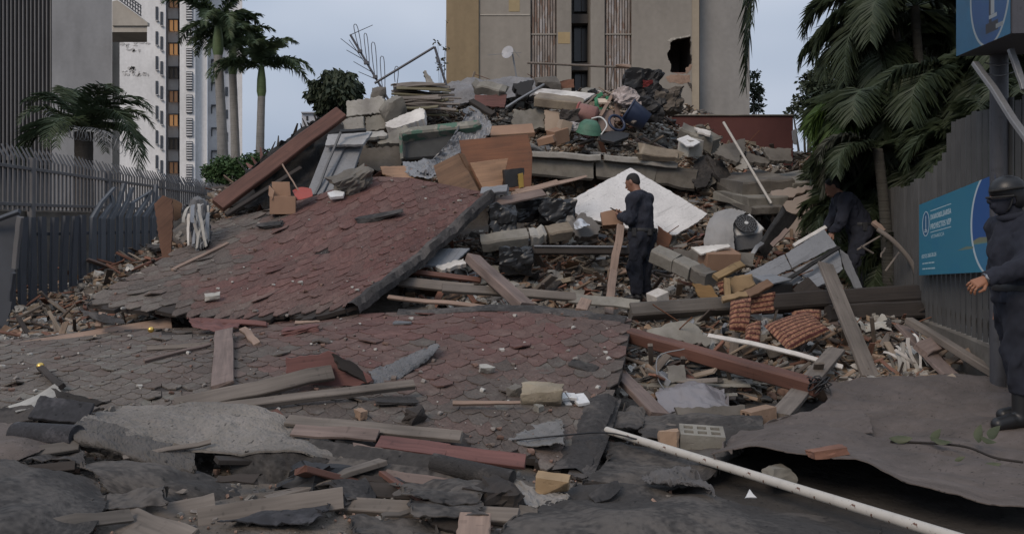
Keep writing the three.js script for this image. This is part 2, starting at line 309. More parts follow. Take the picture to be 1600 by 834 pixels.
// ---------- ground and rubble mound ----------
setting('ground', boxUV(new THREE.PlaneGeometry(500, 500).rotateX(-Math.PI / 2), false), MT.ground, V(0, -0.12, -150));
const CP = [[-200, 900, 3.7], [400, 880, 3.9], [900, 880, 4], [1300, 880, 4], [1800, 880, 4],
  [-100, 700, 5.6], [300, 730, 5.3], [700, 760, 5], [1000, 770, 5], [1250, 760, 5.9], [1250, 800, 6.6], [1350, 820, 6.6], [1450, 830, 6.6], [1550, 840, 6.4], [1700, 840, 6.4],
  [-100, 610, 7.6], [200, 600, 7.8], [500, 600, 7.6], [800, 610, 7.4], [1050, 640, 7], [1250, 640, 7], [1450, 640, 7.2], [1650, 610, 8],
  [-100, 550, 9.6], [200, 540, 9.6], [500, 530, 9.6], [800, 520, 9.6], [1000, 540, 9.2], [1200, 560, 9], [1400, 560, 9], [1550, 560, 9.4],
  [100, 500, 11.6], [300, 480, 11.2], [500, 460, 11], [700, 460, 11.2], [800, 470, 11], [900, 470, 11.4], [1000, 472, 12.2], [1100, 470, 11.6], [1200, 490, 10.8], [1350, 480, 10.8], [1450, 470, 11.4],
  [100, 460, 15], [300, 420, 13], [500, 385, 13], [650, 400, 13], [760, 420, 12.4], [900, 430, 12.8], [1000, 440, 13], [1100, 420, 12.8], [1220, 410, 12.8], [1330, 452, 12.6], [1420, 462, 12.8],
  [380, 345, 14.6], [500, 320, 14.8], [620, 310, 14.6], [760, 350, 13.8], [850, 372, 13.8], [960, 375, 14], [1060, 370, 14], [1150, 370, 13.8], [1250, 350, 14.2], [1340, 405, 14.4],
  [560, 268, 15.4], [680, 272, 15], [800, 300, 14.8], [900, 310, 15.2], [1000, 310, 15.4], [1120, 300, 15.4], [1220, 300, 15.6], [1330, 375, 16],
  [440, 280, 16.5], [560, 225, 16.4], [680, 210, 16.4], [800, 225, 16.2], [900, 222, 16.2], [1000, 222, 16.2], [1090, 235, 16.2], [1170, 255, 16.6], [1260, 270, 17],
  [450, 262, 18.2], [560, 185, 17.4], [650, 170, 17.6], [750, 165, 17.8], [850, 170, 17.6], [930, 165, 17.6], [1010, 170, 17.6], [1080, 200, 17.6], [1160, 225, 17.6],
  [560, 195, 19.4], [650, 145, 19.2], [750, 132, 19.4], [850, 135, 19.4], [930, 140, 19.2], [1010, 140, 19.2], [1080, 165, 19], [1160, 190, 19], [1250, 240, 19],
  [480, 300, 24], [700, 250, 24], [900, 240, 24], [1100, 260, 24], [1300, 300, 23], [300, 400, 18], [180, 410, 24], [1500, 440, 18], [1500, 420, 13]].map((c) => P(...c));
for (let k = 0; k < 24; k++) { const a = k / 24 * Math.PI * 2; CP.push(V(Math.cos(a) * 18, -0.12, -14 + Math.sin(a) * 22)); }
function hill(x, z) { let s = 0, w = 0; for (const c of CP) { const d = (c.x - x) ** 2 + (c.z - z) ** 2 + 0.05, k = 1 / (d * d); s += c.y * k; w += k; } return s / w; }
const GX0 = -9, GX1 = 9, GZ0 = -26, GZ1 = -3.2, GS = 0.12, GW = Math.round((GX1 - GX0) / GS), GH = Math.round((GZ1 - GZ0) / GS);
const field = new Float32Array((GW + 1) * (GH + 1));
for (let j = 0; j <= GH; j++) for (let i = 0; i <= GW; i++) {
  const x = GX0 + i * GS, z = GZ0 + j * GS, h = hill(x, z) - 0.1, rim = Math.min(i, GW - i, j, GH - j) / 8;
  const up = smooth(0.1, 0.7, h);
  field[j * (GW + 1) + i] = lerp(-0.2, h + (0.05 + 0.16 * up) * fbm(x * 1.7, 3, z * 1.7, 4), clamp(rim, 0, 1));
}
function hAt(x, z) { const u = clamp((x - GX0) / GS, 0, GW - 0.001), v = clamp((z - GZ0) / GS, 0, GH - 0.001), i = Math.floor(u), j = Math.floor(v), a = u - i, b = v - j, q = (m, n) => field[(j + n) * (GW + 1) + i + m]; return lerp(lerp(q(0, 0), q(1, 0), a), lerp(q(0, 1), q(1, 1), a), b); }
{
  const vs = [], ix = [];
  for (let j = 0; j <= GH; j++) for (let i = 0; i <= GW; i++) vs.push(GX0 + i * GS, field[j * (GW + 1) + i], GZ0 + j * GS);
  for (let j = 0; j < GH; j++) for (let i = 0; i < GW; i++) { const a = j * (GW + 1) + i; ix.push(a, a + GW + 1, a + 1, a + 1, a + GW + 1, a + GW + 2); }
  const g = new THREE.BufferGeometry(); g.setAttribute('position', new THREE.Float32BufferAttribute(vs, 3)); g.setAttribute('uv', new THREE.Float32BufferAttribute(vs.filter((_, k) => k % 3 !== 1), 2)); g.setIndex(ix); g.computeVertexNormals();
  setting('rubble_mound', g, MT.rubbleBase);
}
// the point of the mound that the photograph shows at a pixel, between two distances
function G(x, y, lift = 0, d0 = 3.6, d1 = 24) { for (let d = d0; d < d1; d += 0.04) { const p = P(x, y, d); if (hAt(p.x, p.z) >= p.y) { p.y = hAt(p.x, p.z) + lift; return p; } } return null; }

// ---------- the two fallen roof sections ----------
const SHM = [[0.205, 0.094, 0.084], [0.225, 0.110, 0.098], [0.205, 0.108, 0.096], [0.225, 0.128, 0.113], [0.205, 0.136, 0.120], [0.215, 0.162, 0.143], [0.195, 0.158, 0.142], [0.235, 0.195, 0.175], [0.175, 0.135, 0.120], [0.165, 0.082, 0.074]].map((c) => mat([c[0] * 0.95, c[1] * 0.96, c[2] * 0.91], TX.shingle, 0.95, TX.feltB, 0.006));
function roof(name, label, grid, { cols, rows, red, cut, thick = 0.045, under, rim = [] }) {
  const S0 = surface(grid), wob = (u, v) => { const p = S0(u, v); p.y += 0.05 * fbm(p.x * 1.1, 4, p.z * 1.1, 3) + 0.012 * n3(p.x * 5, 9, p.z * 5); return p; };
  const pos = S0(0.5, 0.5); pos.y = hAt(pos.x, pos.z);
  const g = T(name, label, 'roof section', 'fallen tiled roof sections', pos);
  const nrm = (u, v) => { const e = 0.01, a = wob(clamp(u + e, 0, 1), v).sub(wob(clamp(u - e, 0, 1), v)), b = wob(u, clamp(v + e, 0, 1)).sub(wob(u, clamp(v - e, 0, 1))), n = b.cross(a).normalize(); return n.y < 0 ? n.negate() : n; };
  // timber deck below the shingles
  {
    const nu = 90, nv = 60, vs = [], ix = [], N = (nu + 1) * (nv + 1);
    for (let k = 0; k < 2; k++) for (let j = 0; j <= nv; j++) for (let i = 0; i <= nu; i++) { const u = i / nu, v = j / nv; vs.push(wob(u, v).addScaledVector(nrm(u, v), -0.012 - k * thick)); }
    const id = (i, j) => j * (nu + 1) + i;
    for (let j = 0; j < nv; j++) for (let i = 0; i < nu; i++) {
      if (cut && cut((i + 0.5) / nu, (j + 0.5) / nv)) continue;
      const a = id(i, j), b = id(i + 1, j), c = id(i, j + 1), d = id(i + 1, j + 1); ix.push(a, c, b, b, c, d, N + a, N + b, N + c, N + b, N + d, N + c);
      const side = (p, q, ok) => { if (ok) ix.push(p, N + p, q, q, N + p, N + q); };
      const gone = (x, y) => x < 0 || y < 0 || x >= nu || y >= nv || (cut && cut((x + 0.5) / nu, (y + 0.5) / nv));
      side(a, b, gone(i, j - 1)); side(d, c, gone(i, j + 1)); side(c, a, gone(i - 1, j)); side(b, d, gone(i + 1, j));
    }
    const q = boxUV(raw(vs, ix));
    q.translate(-pos.x, -pos.y, -pos.z);
    M('deck', q, under, g);
  }
  const list = [];
  const du = 1 / cols, dv = 1 / rows;
  for (let r = 0; r < rows; r++) for (let c = -1; c <= cols; c++) {
    const u0 = (c + (r % 2 ? 0.5 : 0)) * du, v0 = r * dv, uc = u0 + du / 2, vc = v0 + dv * 0.6;
    if (uc < 0.0 || uc > 1.0) continue;
    if (cut && cut(uc, vc)) continue;
    if (R() < 0.005 || fbm(uc * 7 + rows, 5, vc * 6, 3) > 0.39) continue;
    // hexagonal tab: from under the course above down to a blunt point
    const j = () => rr(-0.04, 0.04), vt = v0 - dv * 0.75, out = [[0.02, vt], [0.98, vt], [1.0 + j() * 0.4, v0 + dv * 0.48], [0.68 + j(), v0 + dv * (1.02 + j())], [0.32 + j(), v0 + dv * (1.02 + j())], [0.0 + j() * 0.4, v0 + dv * 0.48]];
    const curl = R() < 0.04 ? rr(0.012, 0.05) : rr(0, 0.003), cs = R() < 0.5 ? 1 : 0, tk = rr(0.004, 0.007), vs = [];
    for (let k = 0; k < 2; k++) out.forEach(([x, y], q) => {
      const u = clamp(u0 + x * du * 0.985, 0, 1), v = clamp(y, 0, 1), w = (y - vt) / (dv * 1.8), n = nrm(u, v);
      vs.push(wob(u, v).addScaledVector(n, -0.003 + 0.007 * w + (q >= 2 ? curl * (q >= 3 && q <= 4 ? 1 : 0.3) * (cs ? x : 1 - x) * 1.4 : 0) - (k ? tk + 0.006 : 0)));
    });
    const ix = [0, 5, 1, 1, 5, 2, 5, 4, 2, 2, 4, 3]; for (let k = 2; k < 5; k++) ix.push(k, 6 + k, k + 1, k + 1, 6 + k, 6 + k + 1); ix.push(1, 7, 2, 2, 7, 8, 5, 11, 0, 0, 11, 6);
    ix.push(6, 7, 11, 7, 8, 11, 11, 8, 10, 8, 9, 10);
    const q = raw(vs, ix), cpos = wob(uc, vc), uv = new Float32Array(q.attributes.position.count * 2);
    for (let k = 0; k < q.attributes.position.count; k++) { uv[k * 2] = q.attributes.position.getX(k) + r * 0.13; uv[k * 2 + 1] = q.attributes.position.getZ(k) + q.attributes.position.getY(k) * 1.5; }
    q.setAttribute('uv', new THREE.BufferAttribute(uv, 2)); q.translate(-pos.x, -pos.y, -pos.z);
    const tone = clamp(red(uc, vc, cpos) + 0.16 * fbm(cpos.x * 1.3, 2, cpos.z * 1.3, 3) * 2 + rr(-0.09, 0.09), 0, 0.999);
    const order = [9, 0, 2, 1, 3, 4, 8, 6, 5, 7];
    list.push([q, SHM[order[Math.floor(tone * 10)]], -cpos.z]);
  }
  list.sort((a, b) => a[2] - b[2]);
  list.slice(0, 300).forEach(([q, m]) => M('shingle', q, m, g));
  const rest = new Map();
  list.slice(300).forEach(([q, m]) => { if (!rest.has(m)) rest.set(m, []); rest.get(m).push(q); });
  // the shingles too small to pick out one by one: one part, its tones kept as vertex colours
  const all = [];
  for (const [m, qs] of rest) qs.forEach((q) => { const n = q.attributes.position.count, col = new Float32Array(n * 3); for (let k = 0; k < n; k++) m.color.toArray(col, k * 3); q.setAttribute('color', new THREE.BufferAttribute(col, 3)); all.push(q); });
  if (all.length) { const m = mat([1, 1, 1], TX.shingle, 0.95, TX.feltB, 0.006); m.vertexColors = true; M('far_shingles', mergeGeometries(all), m, g).userData.kind = 'stuff'; }
  return { g, wob, nrm };
}
const upper = roof('roof_slope', 'upper steep fallen roof slope of red hexagonal shingles leaning on the heap',
  [[[338, 345, 13.4], [455, 316, 13.5], [580, 277, 13.6], [690, 285, 13.2], [768, 304, 12.6]],
    [[240, 410, 11.4], [380, 398, 11.4], [500, 388, 11.3], [600, 382, 11.2], [668, 392, 11.0]],
    [[110, 478, 10.0], [225, 502, 9.5], [330, 512, 9.3], [440, 506, 9.3], [548, 484, 9.4]]],
  { cols: 19, rows: 21, red: (u, v) => 0.80 - 0.52 * smooth(0.0, 0.45, u) + 0.30 * smooth(0.72, 1.0, v) - 0.12 * smooth(0.6, 0.95, u) + 0.1 * (1 - smooth(0, 0.15, v)), under: MT.woodDark,
    cut: (u, v) => { const e = 0.965 + 0.05 * n3(u * 9, 3, 1) - (u > 0.12 && u < 0.55 ? 0.025 : 0); return v > e || (u > 0.34 && u < 0.40 && v < 0.05) || (u < 0.02 + 0.03 * n3(v * 8, 1, 5)); } });
const lower = roof('roof_slope', 'lower flatter fallen roof slope of dusty hexagonal shingles in the middle foreground',
  [[[-90, 540, 10.0], [130, 518, 9.9], [330, 510, 9.8], [545, 492, 9.6], [800, 482, 9.6], [988, 497, 9.4]],
    [[-90, 588, 7.9], [130, 575, 7.8], [330, 566, 7.6], [545, 564, 7.6], [780, 580, 7.4], [968, 592, 7.3]],
    [[-90, 640, 6.6], [130, 648, 6.4], [330, 660, 6.1], [545, 682, 5.9], [740, 712, 5.7], [900, 748, 5.6]]],
  { cols: 31, rows: 20, red: (u, v) => 0.95 - 0.42 * smooth(0.22, 0.55, u) + 0.18 * smooth(0.45, 1, v) - 0.10 * smooth(0.4, 0.6, u) * (1 - smooth(0.25, 0.6, v)) + 0.10 * smooth(0.8, 0.95, u), under: MT.woodDark,
    cut: (u, v) => v > 0.98 + 0.06 * n3(u * 14, 8, 1) || u > 0.995 + 0.01 * n3(v * 12, 3, 3) });
// grey capping strips along the broken edges
{
  const strip = (R0, n, fn, w, h, name, g, m) => {
    const vs = [], ix = [], prof = [[-w, -0.07], [-w, 0.012], [-w * 0.35, h], [w * 0.4, h * 0.9], [w, 0.0], [w, -0.1]];
    for (let i = 0; i <= n; i++) {
      const [u, v] = fn(i / n), e = 0.004, [u2, v2] = fn(Math.min(1, i / n + e)), [u1, v1] = fn(Math.max(0, i / n - e));
      const p = R0.wob(u, v), d = R0.wob(u2, v2).sub(R0.wob(u1, v1)).normalize(), nn = R0.nrm(u, v), s = d.clone().cross(nn).normalize();
      prof.forEach(([x, y], k) => vs.push(p.clone().addScaledVector(s, x * (1 + 0.28 * n3(i * 0.5, k, 3))).addScaledVector(nn, y + 0.03 * n3(i * 0.45, k * 0.7, 9))));
    }
    const m6 = prof.length;
    for (let i = 0; i < n; i++) for (let k = 0; k < m6 - 1; k++) { const a = i * m6 + k; ix.push(a, a + 1, a + m6, a + 1, a + m6 + 1, a + m6); }
    const q = boxUV(toCreasedNormals(raw(vs, ix), 0.7)); q.translate(-g.position.x, -g.position.y, -g.position.z);
    return M(name, q, m, g);
  };
  tag(strip(upper, 46, (t) => [0.992, t * 0.985], 0.085, 0.055, 'ridge_cap', upper.g, MT.ridge), 'lumpy grey capping along the right edge');
  tag(strip(lower, 22, (t) => [0.985 - 0.0 * t, 0.62 + t * 0.37], 0.11, 0.03, 'ridge_cap', lower.g, MT.ridge), 'grey capping strip along the right edge');
  tag(strip(lower, 24, (t) => [0.66 + t * 0.33, 0.012 + 0.02 * t], 0.12, 0.025, 'ridge_cap', lower.g, MT.ridge), 'dusty grey capping along the back edge');
}
// ---------- buildings behind ----------
const CB = (w, h, d, b = 0.01) => boxUV(new RoundedBoxGeometry(w, h, d, 1, Math.min(b, w / 3, h / 3, d / 3)));
// an upright block whose front fills x0..x1, y0..y1 of the photograph at distance d, and goes back by deep
function block(x0, x1, y0, y1, d, deep) { const a = P(x0, y1, d), b = P(x1, y0, d); return { geo: CB(b.x - a.x, b.y - a.y, deep, 0.01), pos: V((a.x + b.x) / 2, (a.y + b.y) / 2, -d - deep / 2) }; }
// the same with side walls that run back along the line of sight (plan: a block wider at its back)
function wedge(x0, x1, y0, y1, d, deep) {
  const a = P(x0, y1, d), b = P(x1, y0, d), k = (d + deep) / d, q = [V(a.x, a.y, -d), V(b.x, a.y, -d), V(b.x * k, a.y, -d - deep), V(a.x * k, a.y, -d - deep)], t = q.map((p) => V(p.x, b.y, p.z)), vs = [...q, ...t];
  const ge = boxUV(raw(vs, [0, 1, 4, 1, 5, 4, 1, 2, 5, 2, 6, 5, 2, 3, 6, 3, 7, 6, 3, 0, 7, 0, 4, 7, 4, 5, 7, 5, 6, 7, 0, 3, 1, 1, 3, 2]));
  return { geo: ge, pos: centred(ge) };
}
const put = (name, g, m, parent) => M(name, g.geo, m, parent, g.pos);
{
  // tan tower behind the heap
  const tan = mat([0.33, 0.30, 0.26], TX.plaster, 0.92), tanSunlit = mat([0.33, 0.25, 0.15], TX.plaster, 0.92), wing = mat([0.34, 0.325, 0.305], TX.plaster, 0.92), dark = mat([0.1, 0.085, 0.075], TX.concrete, 0.9), room = mat([0.3, 0.26, 0.24], TX.plaster, 0.9), band = mat([0.15, 0.14, 0.135], TX.plaster, 0.9), rib = mat([0.42, 0.39, 0.37], TX.mottle, 0.95), ribB = mat([0.32, 0.29, 0.27], TX.mottle, 0.95), bare = mat([0.42, 0.29, 0.22], TX.concrete, 0.95, TX.concreteB, 0.02);
  const base = P(935, 340, 36); base.y = -0.12;
  const g = T('apartment_tower', 'tan apartment tower with ribbed strips and a hole smashed in its wall behind the heap', 'building', null, base);
  const D = 36, B = 405, TOP = -260;
  tag(put('side_wall', block(697, 748, TOP, B, D - 0.1, 8), tanSunlit, g), 'side pier of the tower coloured golden as if sunlit');  // sunlight on this side is put into its golden colour
  put('wall', block(748.5, 829, TOP, B, D, 1), tan, g);
  put('wall', block(870, 893, TOP, B, D, 1.9), tan, g);
  put('wall', block(923, 945, TOP, B, D, 1.9), tan, g);
  put('wall', block(1093.5, 1172, TOP, B, D + 0.8, 8), wing, g);
  for (const [x0, x1] of [[829, 870], [945, 987]]) {
    const s = put('ribbed_strip', block(x0 + 0.4, x1 - 0.4, TOP, B, D + 0.2, 0.5), ribB, g), n = 9;
    for (let k = 0; k < n; k++) { const a = lerp(x0 + 2, x1 - 2, (k + 0.5) / n), b = block(a - 1.5, a + 1.5, TOP + 2, B, D + 0.12, 0.2); b.pos.sub(s.position).sub(g.position); const q = M('rib', b.geo, rib, s); q.position.copy(b.pos); }
    for (const y of [-60, 52]) put('string_course', block(x0 + 0.5, x1 - 0.5, y, y + 2.5, D + 0.09, 0.1), tan, g);
  }
  put('recess_back', block(893, 923, TOP, B, D + 1.9, 0.3), band, g);
  for (const [y, h] of [[-110, 14], [-45, 14], [22, 14], [98, 12], [160, 14]]) put('floor_edge', block(893.2, 922.8, y, y + h, D + 1.2, 0.6), band, g);
  for (const [x, y, h] of [[897, -28, 46], [897, 40, 56], [898, 112, 44]]) { const w = put('window', block(x, 921, y, y + h, D + 1.75, 0.1), mat([0.02, 0.02, 0.022], null, 0.2), g); const fr = block(908, 909.5, y + 0.5, y + h - 0.5, D + 1.7, 0.04); fr.pos.sub(w.position).sub(g.position); M('frame', fr.geo, band, w).position.copy(fr.pos); }
  // front wall with the broken hole
  {
    const a = P(987.3, B, D), b = P(1093, TOP, D), w = b.x - a.x, s = new THREE.Shape([[0, 0], [w, 0], [w, b.y - a.y], [0, b.y - a.y]].map((p) => new THREE.Vector2(...p)));
    const hole = [[1047, 66], [1058, 60], [1079, 57], [1081, 70], [1080, 84], [1083, 92], [1080, 106], [1074, 114], [1060, 116], [1047, 112], [1049, 100], [1044, 92], [1043, 82], [1048, 76]];
    const hp = []; hole.forEach((p, i) => { const q = hole[(i + 1) % hole.length]; for (let k = 0; k < 4; k++) { const t = k / 4, c = P(lerp(p[0], q[0], t) + rr(-0.8, 0.8), lerp(p[1], q[1], t) + rr(-0.8, 0.8), D); hp.push(new THREE.Vector2(c.x - a.x, c.y - a.y)); } });
    s.holes.push(new THREE.Path(hp));
    const ge = boxUV(new THREE.ExtrudeGeometry(s, { depth: 0.22, bevelEnabled: false })); ge.translate(0, 0, -0.22);
    M('wall', ge, tan, g, V(a.x, a.y, -D));
    put('room_back', block(1020, 1092, 40, 130, D + 3.6, 0.2), room, g); put('room_side', block(1020, 1024, 40, 130, D + 0.25, 3.3), room, g); put('room_side', block(1086, 1092, 40, 130, D + 0.25, 3.3), room, g);
    put('room_floor', block(1024.2, 1085.8, 113, 118, D + 0.25, 3.3), mat([0.3, 0.2, 0.17], TX.concrete, 0.9), g);
    put('room_ceiling', block(1024.2, 1085.8, 40, 46, D + 0.25, 3.3), room, g);
    // bare masonry where plaster has come off, and the cracks
    const patch = (pts, m, th = 0.012, d = D - 0.008) => { const q = panel(pts.map(([x, y]) => [x, y, d]), 0, 0, th, 0.03, 0); return M('bare_patch', q.geo, m, g, q.pos); };
    patch([[1040, 120], [1052, 116], [1078, 117], [1080, 128], [1064, 131], [1046, 129]], bare);
    patch([[1041, 62], [1058, 58.5], [1079, 54], [1079, 56.6], [1060, 59.8], [1046, 65]], mat([0.5, 0.47, 0.42], TX.concrete, 0.9));
    patch([[1075, 127], [1081, 131], [1085, 143], [1084, 148], [1080, 138], [1076, 132]], dark, 0.006, D - 0.016);
    patch([[1072, 106], [1077, 103], [1080, 100], [1082, 103], [1079, 110], [1073, 116]], bare, 0.01, D - 0.012);
    put('corner_strip', block(1082, 1093, TOP + 1, B, D - 0.03, 0.025), mat([0.41, 0.345, 0.26], TX.plaster, 0.92), g);
  }
  put('roof_slab', block(700, 1172, TOP - 8, TOP - 0.5, D - 0.05, 8.5), band, g);
  put('core', block(752, 1090, TOP + 1, B, D + 4, 5), tan, g);
  put('ledge', block(750, 828, 22, 24, D - 0.03, 0.025), mat([0.5, 0.46, 0.4], TX.plaster, 0.9), g);
  put('paint_patch', block(795, 812, -80, 18, D - 0.012, 0.01), mat([0.44, 0.345, 0.2], TX.plaster, 0.9), g);
  put('paint_patch', block(872, 891, 50, 68, D - 0.012, 0.01), mat([0.45, 0.34, 0.19], TX.plaster, 0.9), g);
}
{
  // white tower on the left
  const white = mat([0.88, 0.88, 0.88], TX.plaster, 0.85), white2 = mat([0.82, 0.82, 0.83], TX.plaster, 0.85), glass = mat([0.05, 0.055, 0.065], null, 0.15), glassDim = mat([0.13, 0.115, 0.10], null, 0.3), lit = mat([0.4, 0.25, 0.14], null, 0.5, null, 0, { emissive: new THREE.Color(1, 0.5, 0.2), emissiveIntensity: 0.2 }), litDim = mat([0.3, 0.2, 0.13], null, 0.5, null, 0, { emissive: new THREE.Color(1, 0.5, 0.25), emissiveIntensity: 0.06 }), sp = mat([0.66, 0.66, 0.67], TX.plaster, 0.9), louv = mat([0.09, 0.095, 0.105], null, 0.8), flake = mat([0.63, 0.62, 0.61], TX.plaster, 0.95);
  const base = P(270, 340, 62); base.y = -0.12;
  const g = T('apartment_tower', 'tall white tower with lit windows and louvred vents behind the royal palms', 'building', null, base), B = 352, TOP = -320;
  put('wall', wedge(150, 258, TOP, B, 62, 12), white, g);
  put('recess_wall', block(258.2, 279.8, TOP, B, 64, 3), sp, g);
  put('wall', wedge(280, 304, TOP, B, 61.2, 2.2), white, g);
  put('wall', wedge(304.3, 323, TOP, B, 61.8, 12), white, g);
  put('wall', wedge(323.4, 378, TOP, B, 63.5, 10), white2, g);
  put('pier', block(262, 278, TOP, B, 63.8, 0.15), sp, g);
  for (let k = -7; k < 7; k++) {
    const y = 10 + k * 38.7;
    for (const [x, o] of [[242, 0], [249.5, 8]]) { const w = put('window', block(x, x + 3.4, y + o, y + o + 21, 61.9, 0.2), glass, g); const s = block(x - 0.6, x + 4, y + o + 21.2, y + o + 22.4, 61.8, 0.2); s.pos.sub(w.position).sub(g.position); M('sill', s.geo, sp, w).position.copy(s.pos); }
    const wy = 68 + (k - 1) * 37.1, m = [lit, glassDim, litDim, lit, glassDim, litDim, lit, lit][((k % 7) + 6) % 7];
    const w = put('window', block(263.5, 276.5, wy, wy + 17, 63.6, 0.25), m, g);
    for (const [x0, x1, a, b] of [[261.5, 278.4, wy - 2, wy - 0.2], [262.4, 263.3, wy, wy + 17], [276.7, 277.6, wy, wy + 17], [269.6, 270.3, wy + 0.3, wy + 16.8]]) { const f = block(x0, x1, a, b, 63.45, 0.3); f.pos.sub(w.position).sub(g.position); M('frame', f.geo, louv, w).position.copy(f.pos); }
    const ly = 75 + (k - 1) * 36.4, l = put('louvre_vent', block(290, 299.5, ly, ly + 29, 61.1, 0.2), louv, g);
    for (let q = 0; q < 7; q++) { const f = block(290.3, 299.2, ly + 1.5 + q * 4, ly + 3.3 + q * 4, 60.98, 0.12); f.pos.sub(l.position).sub(g.position); M('louvre_blade', f.geo, white2, l).position.copy(f.pos); }
    const cy = 92 + (k - 1) * 35.6;
    put('ledge', block(329, 342, cy, cy + 2, 63.3, 0.25), louv, g); put('painted_shadow_slot', block(329, 330.4, cy + 2.3, cy + 14, 63.42, 0.1), louv, g);  // dark strip below each ledge is shadow painted as a solid block
    put('window', block(351, 355, cy + 8, cy + 22, 63.42, 0.15), glass, g);
    put('window', block(366, 369, cy + 10, cy + 22, 63.42, 0.15), glass, g);
  }
  const fl = (pts) => { const q = panel(pts.map(([x, y]) => [x, y, 61.97]), 0, 0, 0.02, 0.09, 0); M('flaked_plaster', q.geo, flake, g, q.pos); };
  for (let k = 0; k < 34; k++) { const x = rr(186, 232), y = k % 2 ? rr(56, 82) : rr(104, 126), a = rr(1.5, 5), b = rr(1, 3.4); fl([[x - a, y], [x - a * 0.4, y - b], [x + a * 0.6, y - b * 0.7], [x + a, y + b * 0.3], [x + a * 0.2, y + b], [x - a * 0.6, y + b * 0.7]]); }
  put('roof_slab', block(150, 378, TOP - 6, TOP - 0.5, 61, 14), sp, g);
}
{
  // small white building far off between palm and tree
  const m = mat([0.72, 0.73, 0.76], TX.plaster, 0.9), base = P(484, 340, 95); base.y = -0.12;
  const g = T('far_block', 'tiny pale building far off beside the dark tree', 'building', null, base);
  put('wall', block(471, 497, 177, 350, 95, 6), m, g); put('roof_edge', block(470, 498, 174.6, 176.8, 94.7, 6.5), mat([0.4, 0.4, 0.42], null, 0.9), g); put('window', block(478, 480.5, 181, 188, 94.9, 0.2), MT.black, g);
}
{
  // grey building with a barred front, top left
  const wall = mat([0.30, 0.305, 0.315], TX.stain, 0.9), cream = mat([0.5, 0.46, 0.4], TX.stain, 0.9), barM = mat([0.17, 0.165, 0.165], TX.stain, 0.8), glass = mat([0.03, 0.034, 0.042], null, 0.25), dark = mat([0.06, 0.065, 0.075], TX.plaster, 0.8);
  const base = P(90, 340, 24); base.y = -0.12;
  const g = T('barred_building', 'grey concrete building with tall vertical bars and a balcony behind the picket fence', 'building', null, base), D = 24, B = 400, TOP = -150;
  put('wall', wedge(80, 174, TOP, B, D, 9), wall, g);
  put('pier', wedge(174.3, 186, 50, B, D + 0.6, 6), cream, g);
  put('window_wall', block(-130, 80, TOP, B, D + 0.8, 0.4), dark, g);
  for (const y of [-110, -50, 10, 75, 140, 205]) { put('glazing', block(-125, 36, y, y + 46, D + 0.7, 0.08), glass, g); put('floor_edge', block(-130, 79.5, y + 49, y + 53, D + 0.5, 0.3), barM, g); }
  for (let k = 0; k < 34; k++) { const x = -128 + k * 6.2; put('bar', block(x, x + 2.3, TOP, 250, D + 0.1, 0.22), barM, g); }
  // balcony
  const bl = (x0, x1, y0, y1, d, deep, n, m) => put(n, block(x0, x1, y0, y1, d, deep), m, g);
   put('balcony_slab', wedge(174.5, 229, 40.2, 50, 22.6, 1.3), cream, g);
  const R1 = P(184, 0, 22.4), R2 = P(229, 35, 22.4);
  { const q = panel([[174.5, 2], [182, 0], [230, 35], [230, 40], [174.5, 40]].map(([x, y]) => [x, y, 22.55]), 0, 0, 0.12, 0); M('balcony_cheek', q.geo, cream, g, q.pos); }
  for (let k = 0; k < 9; k++) { const x = lerp(186, 219, k / 8), y = lerp(0, 25, k / 8); const q = rod([x, y, 22.5], [x, y - 16, 22.5], 0.015); M('baluster', q.geo, MT.fenceDark, g, q.pos); }
  for (const o of [0, 6, 12, 16]) { const q = rod([184, -2 - o, 22.5], [220, 25 - o, 22.5], 0.014); M('rail', q.geo, MT.fenceDark, g, q.pos); }
  
}
// ---------- palms, trees, bushes ----------
const LF = { royal: mat([0.07, 0.108, 0.055], TX.leaf, 0.6), royalDark: mat([0.055, 0.082, 0.045], TX.leaf, 0.65), coco: mat([0.042, 0.06, 0.033], TX.leaf, 0.6), cocoBright: mat([0.075, 0.13, 0.035], TX.leaf, 0.55), deepGreen: mat([0.045, 0.066, 0.036], TX.leaf, 0.7), dry: mat([0.20, 0.155, 0.105], TX.leaf, 0.9), mango: mat([0.045, 0.062, 0.04], TX.leaf, 0.7), bush: mat([0.06, 0.12, 0.045], TX.leaf, 0.7), grey: mat([0.075, 0.078, 0.066], TX.leaf, 0.8) };  // the dense tree has a plain deep green of its own
const BK = { shadedBark: mat([0.06, 0.056, 0.046], TX.bark, 0.95, TX.woodB, 0.02), royal: mat([0.31, 0.30, 0.285], TX.bark, 0.95), shaft: mat([0.13, 0.19, 0.08], TX.bark, 0.7), rough: mat([0.07, 0.062, 0.055], TX.bark, 0.95, TX.woodB, 0.02), stem: mat([0.15, 0.16, 0.09], null, 0.7) };  // right-hand palm bark is darkened so the trunks sink into painted shade
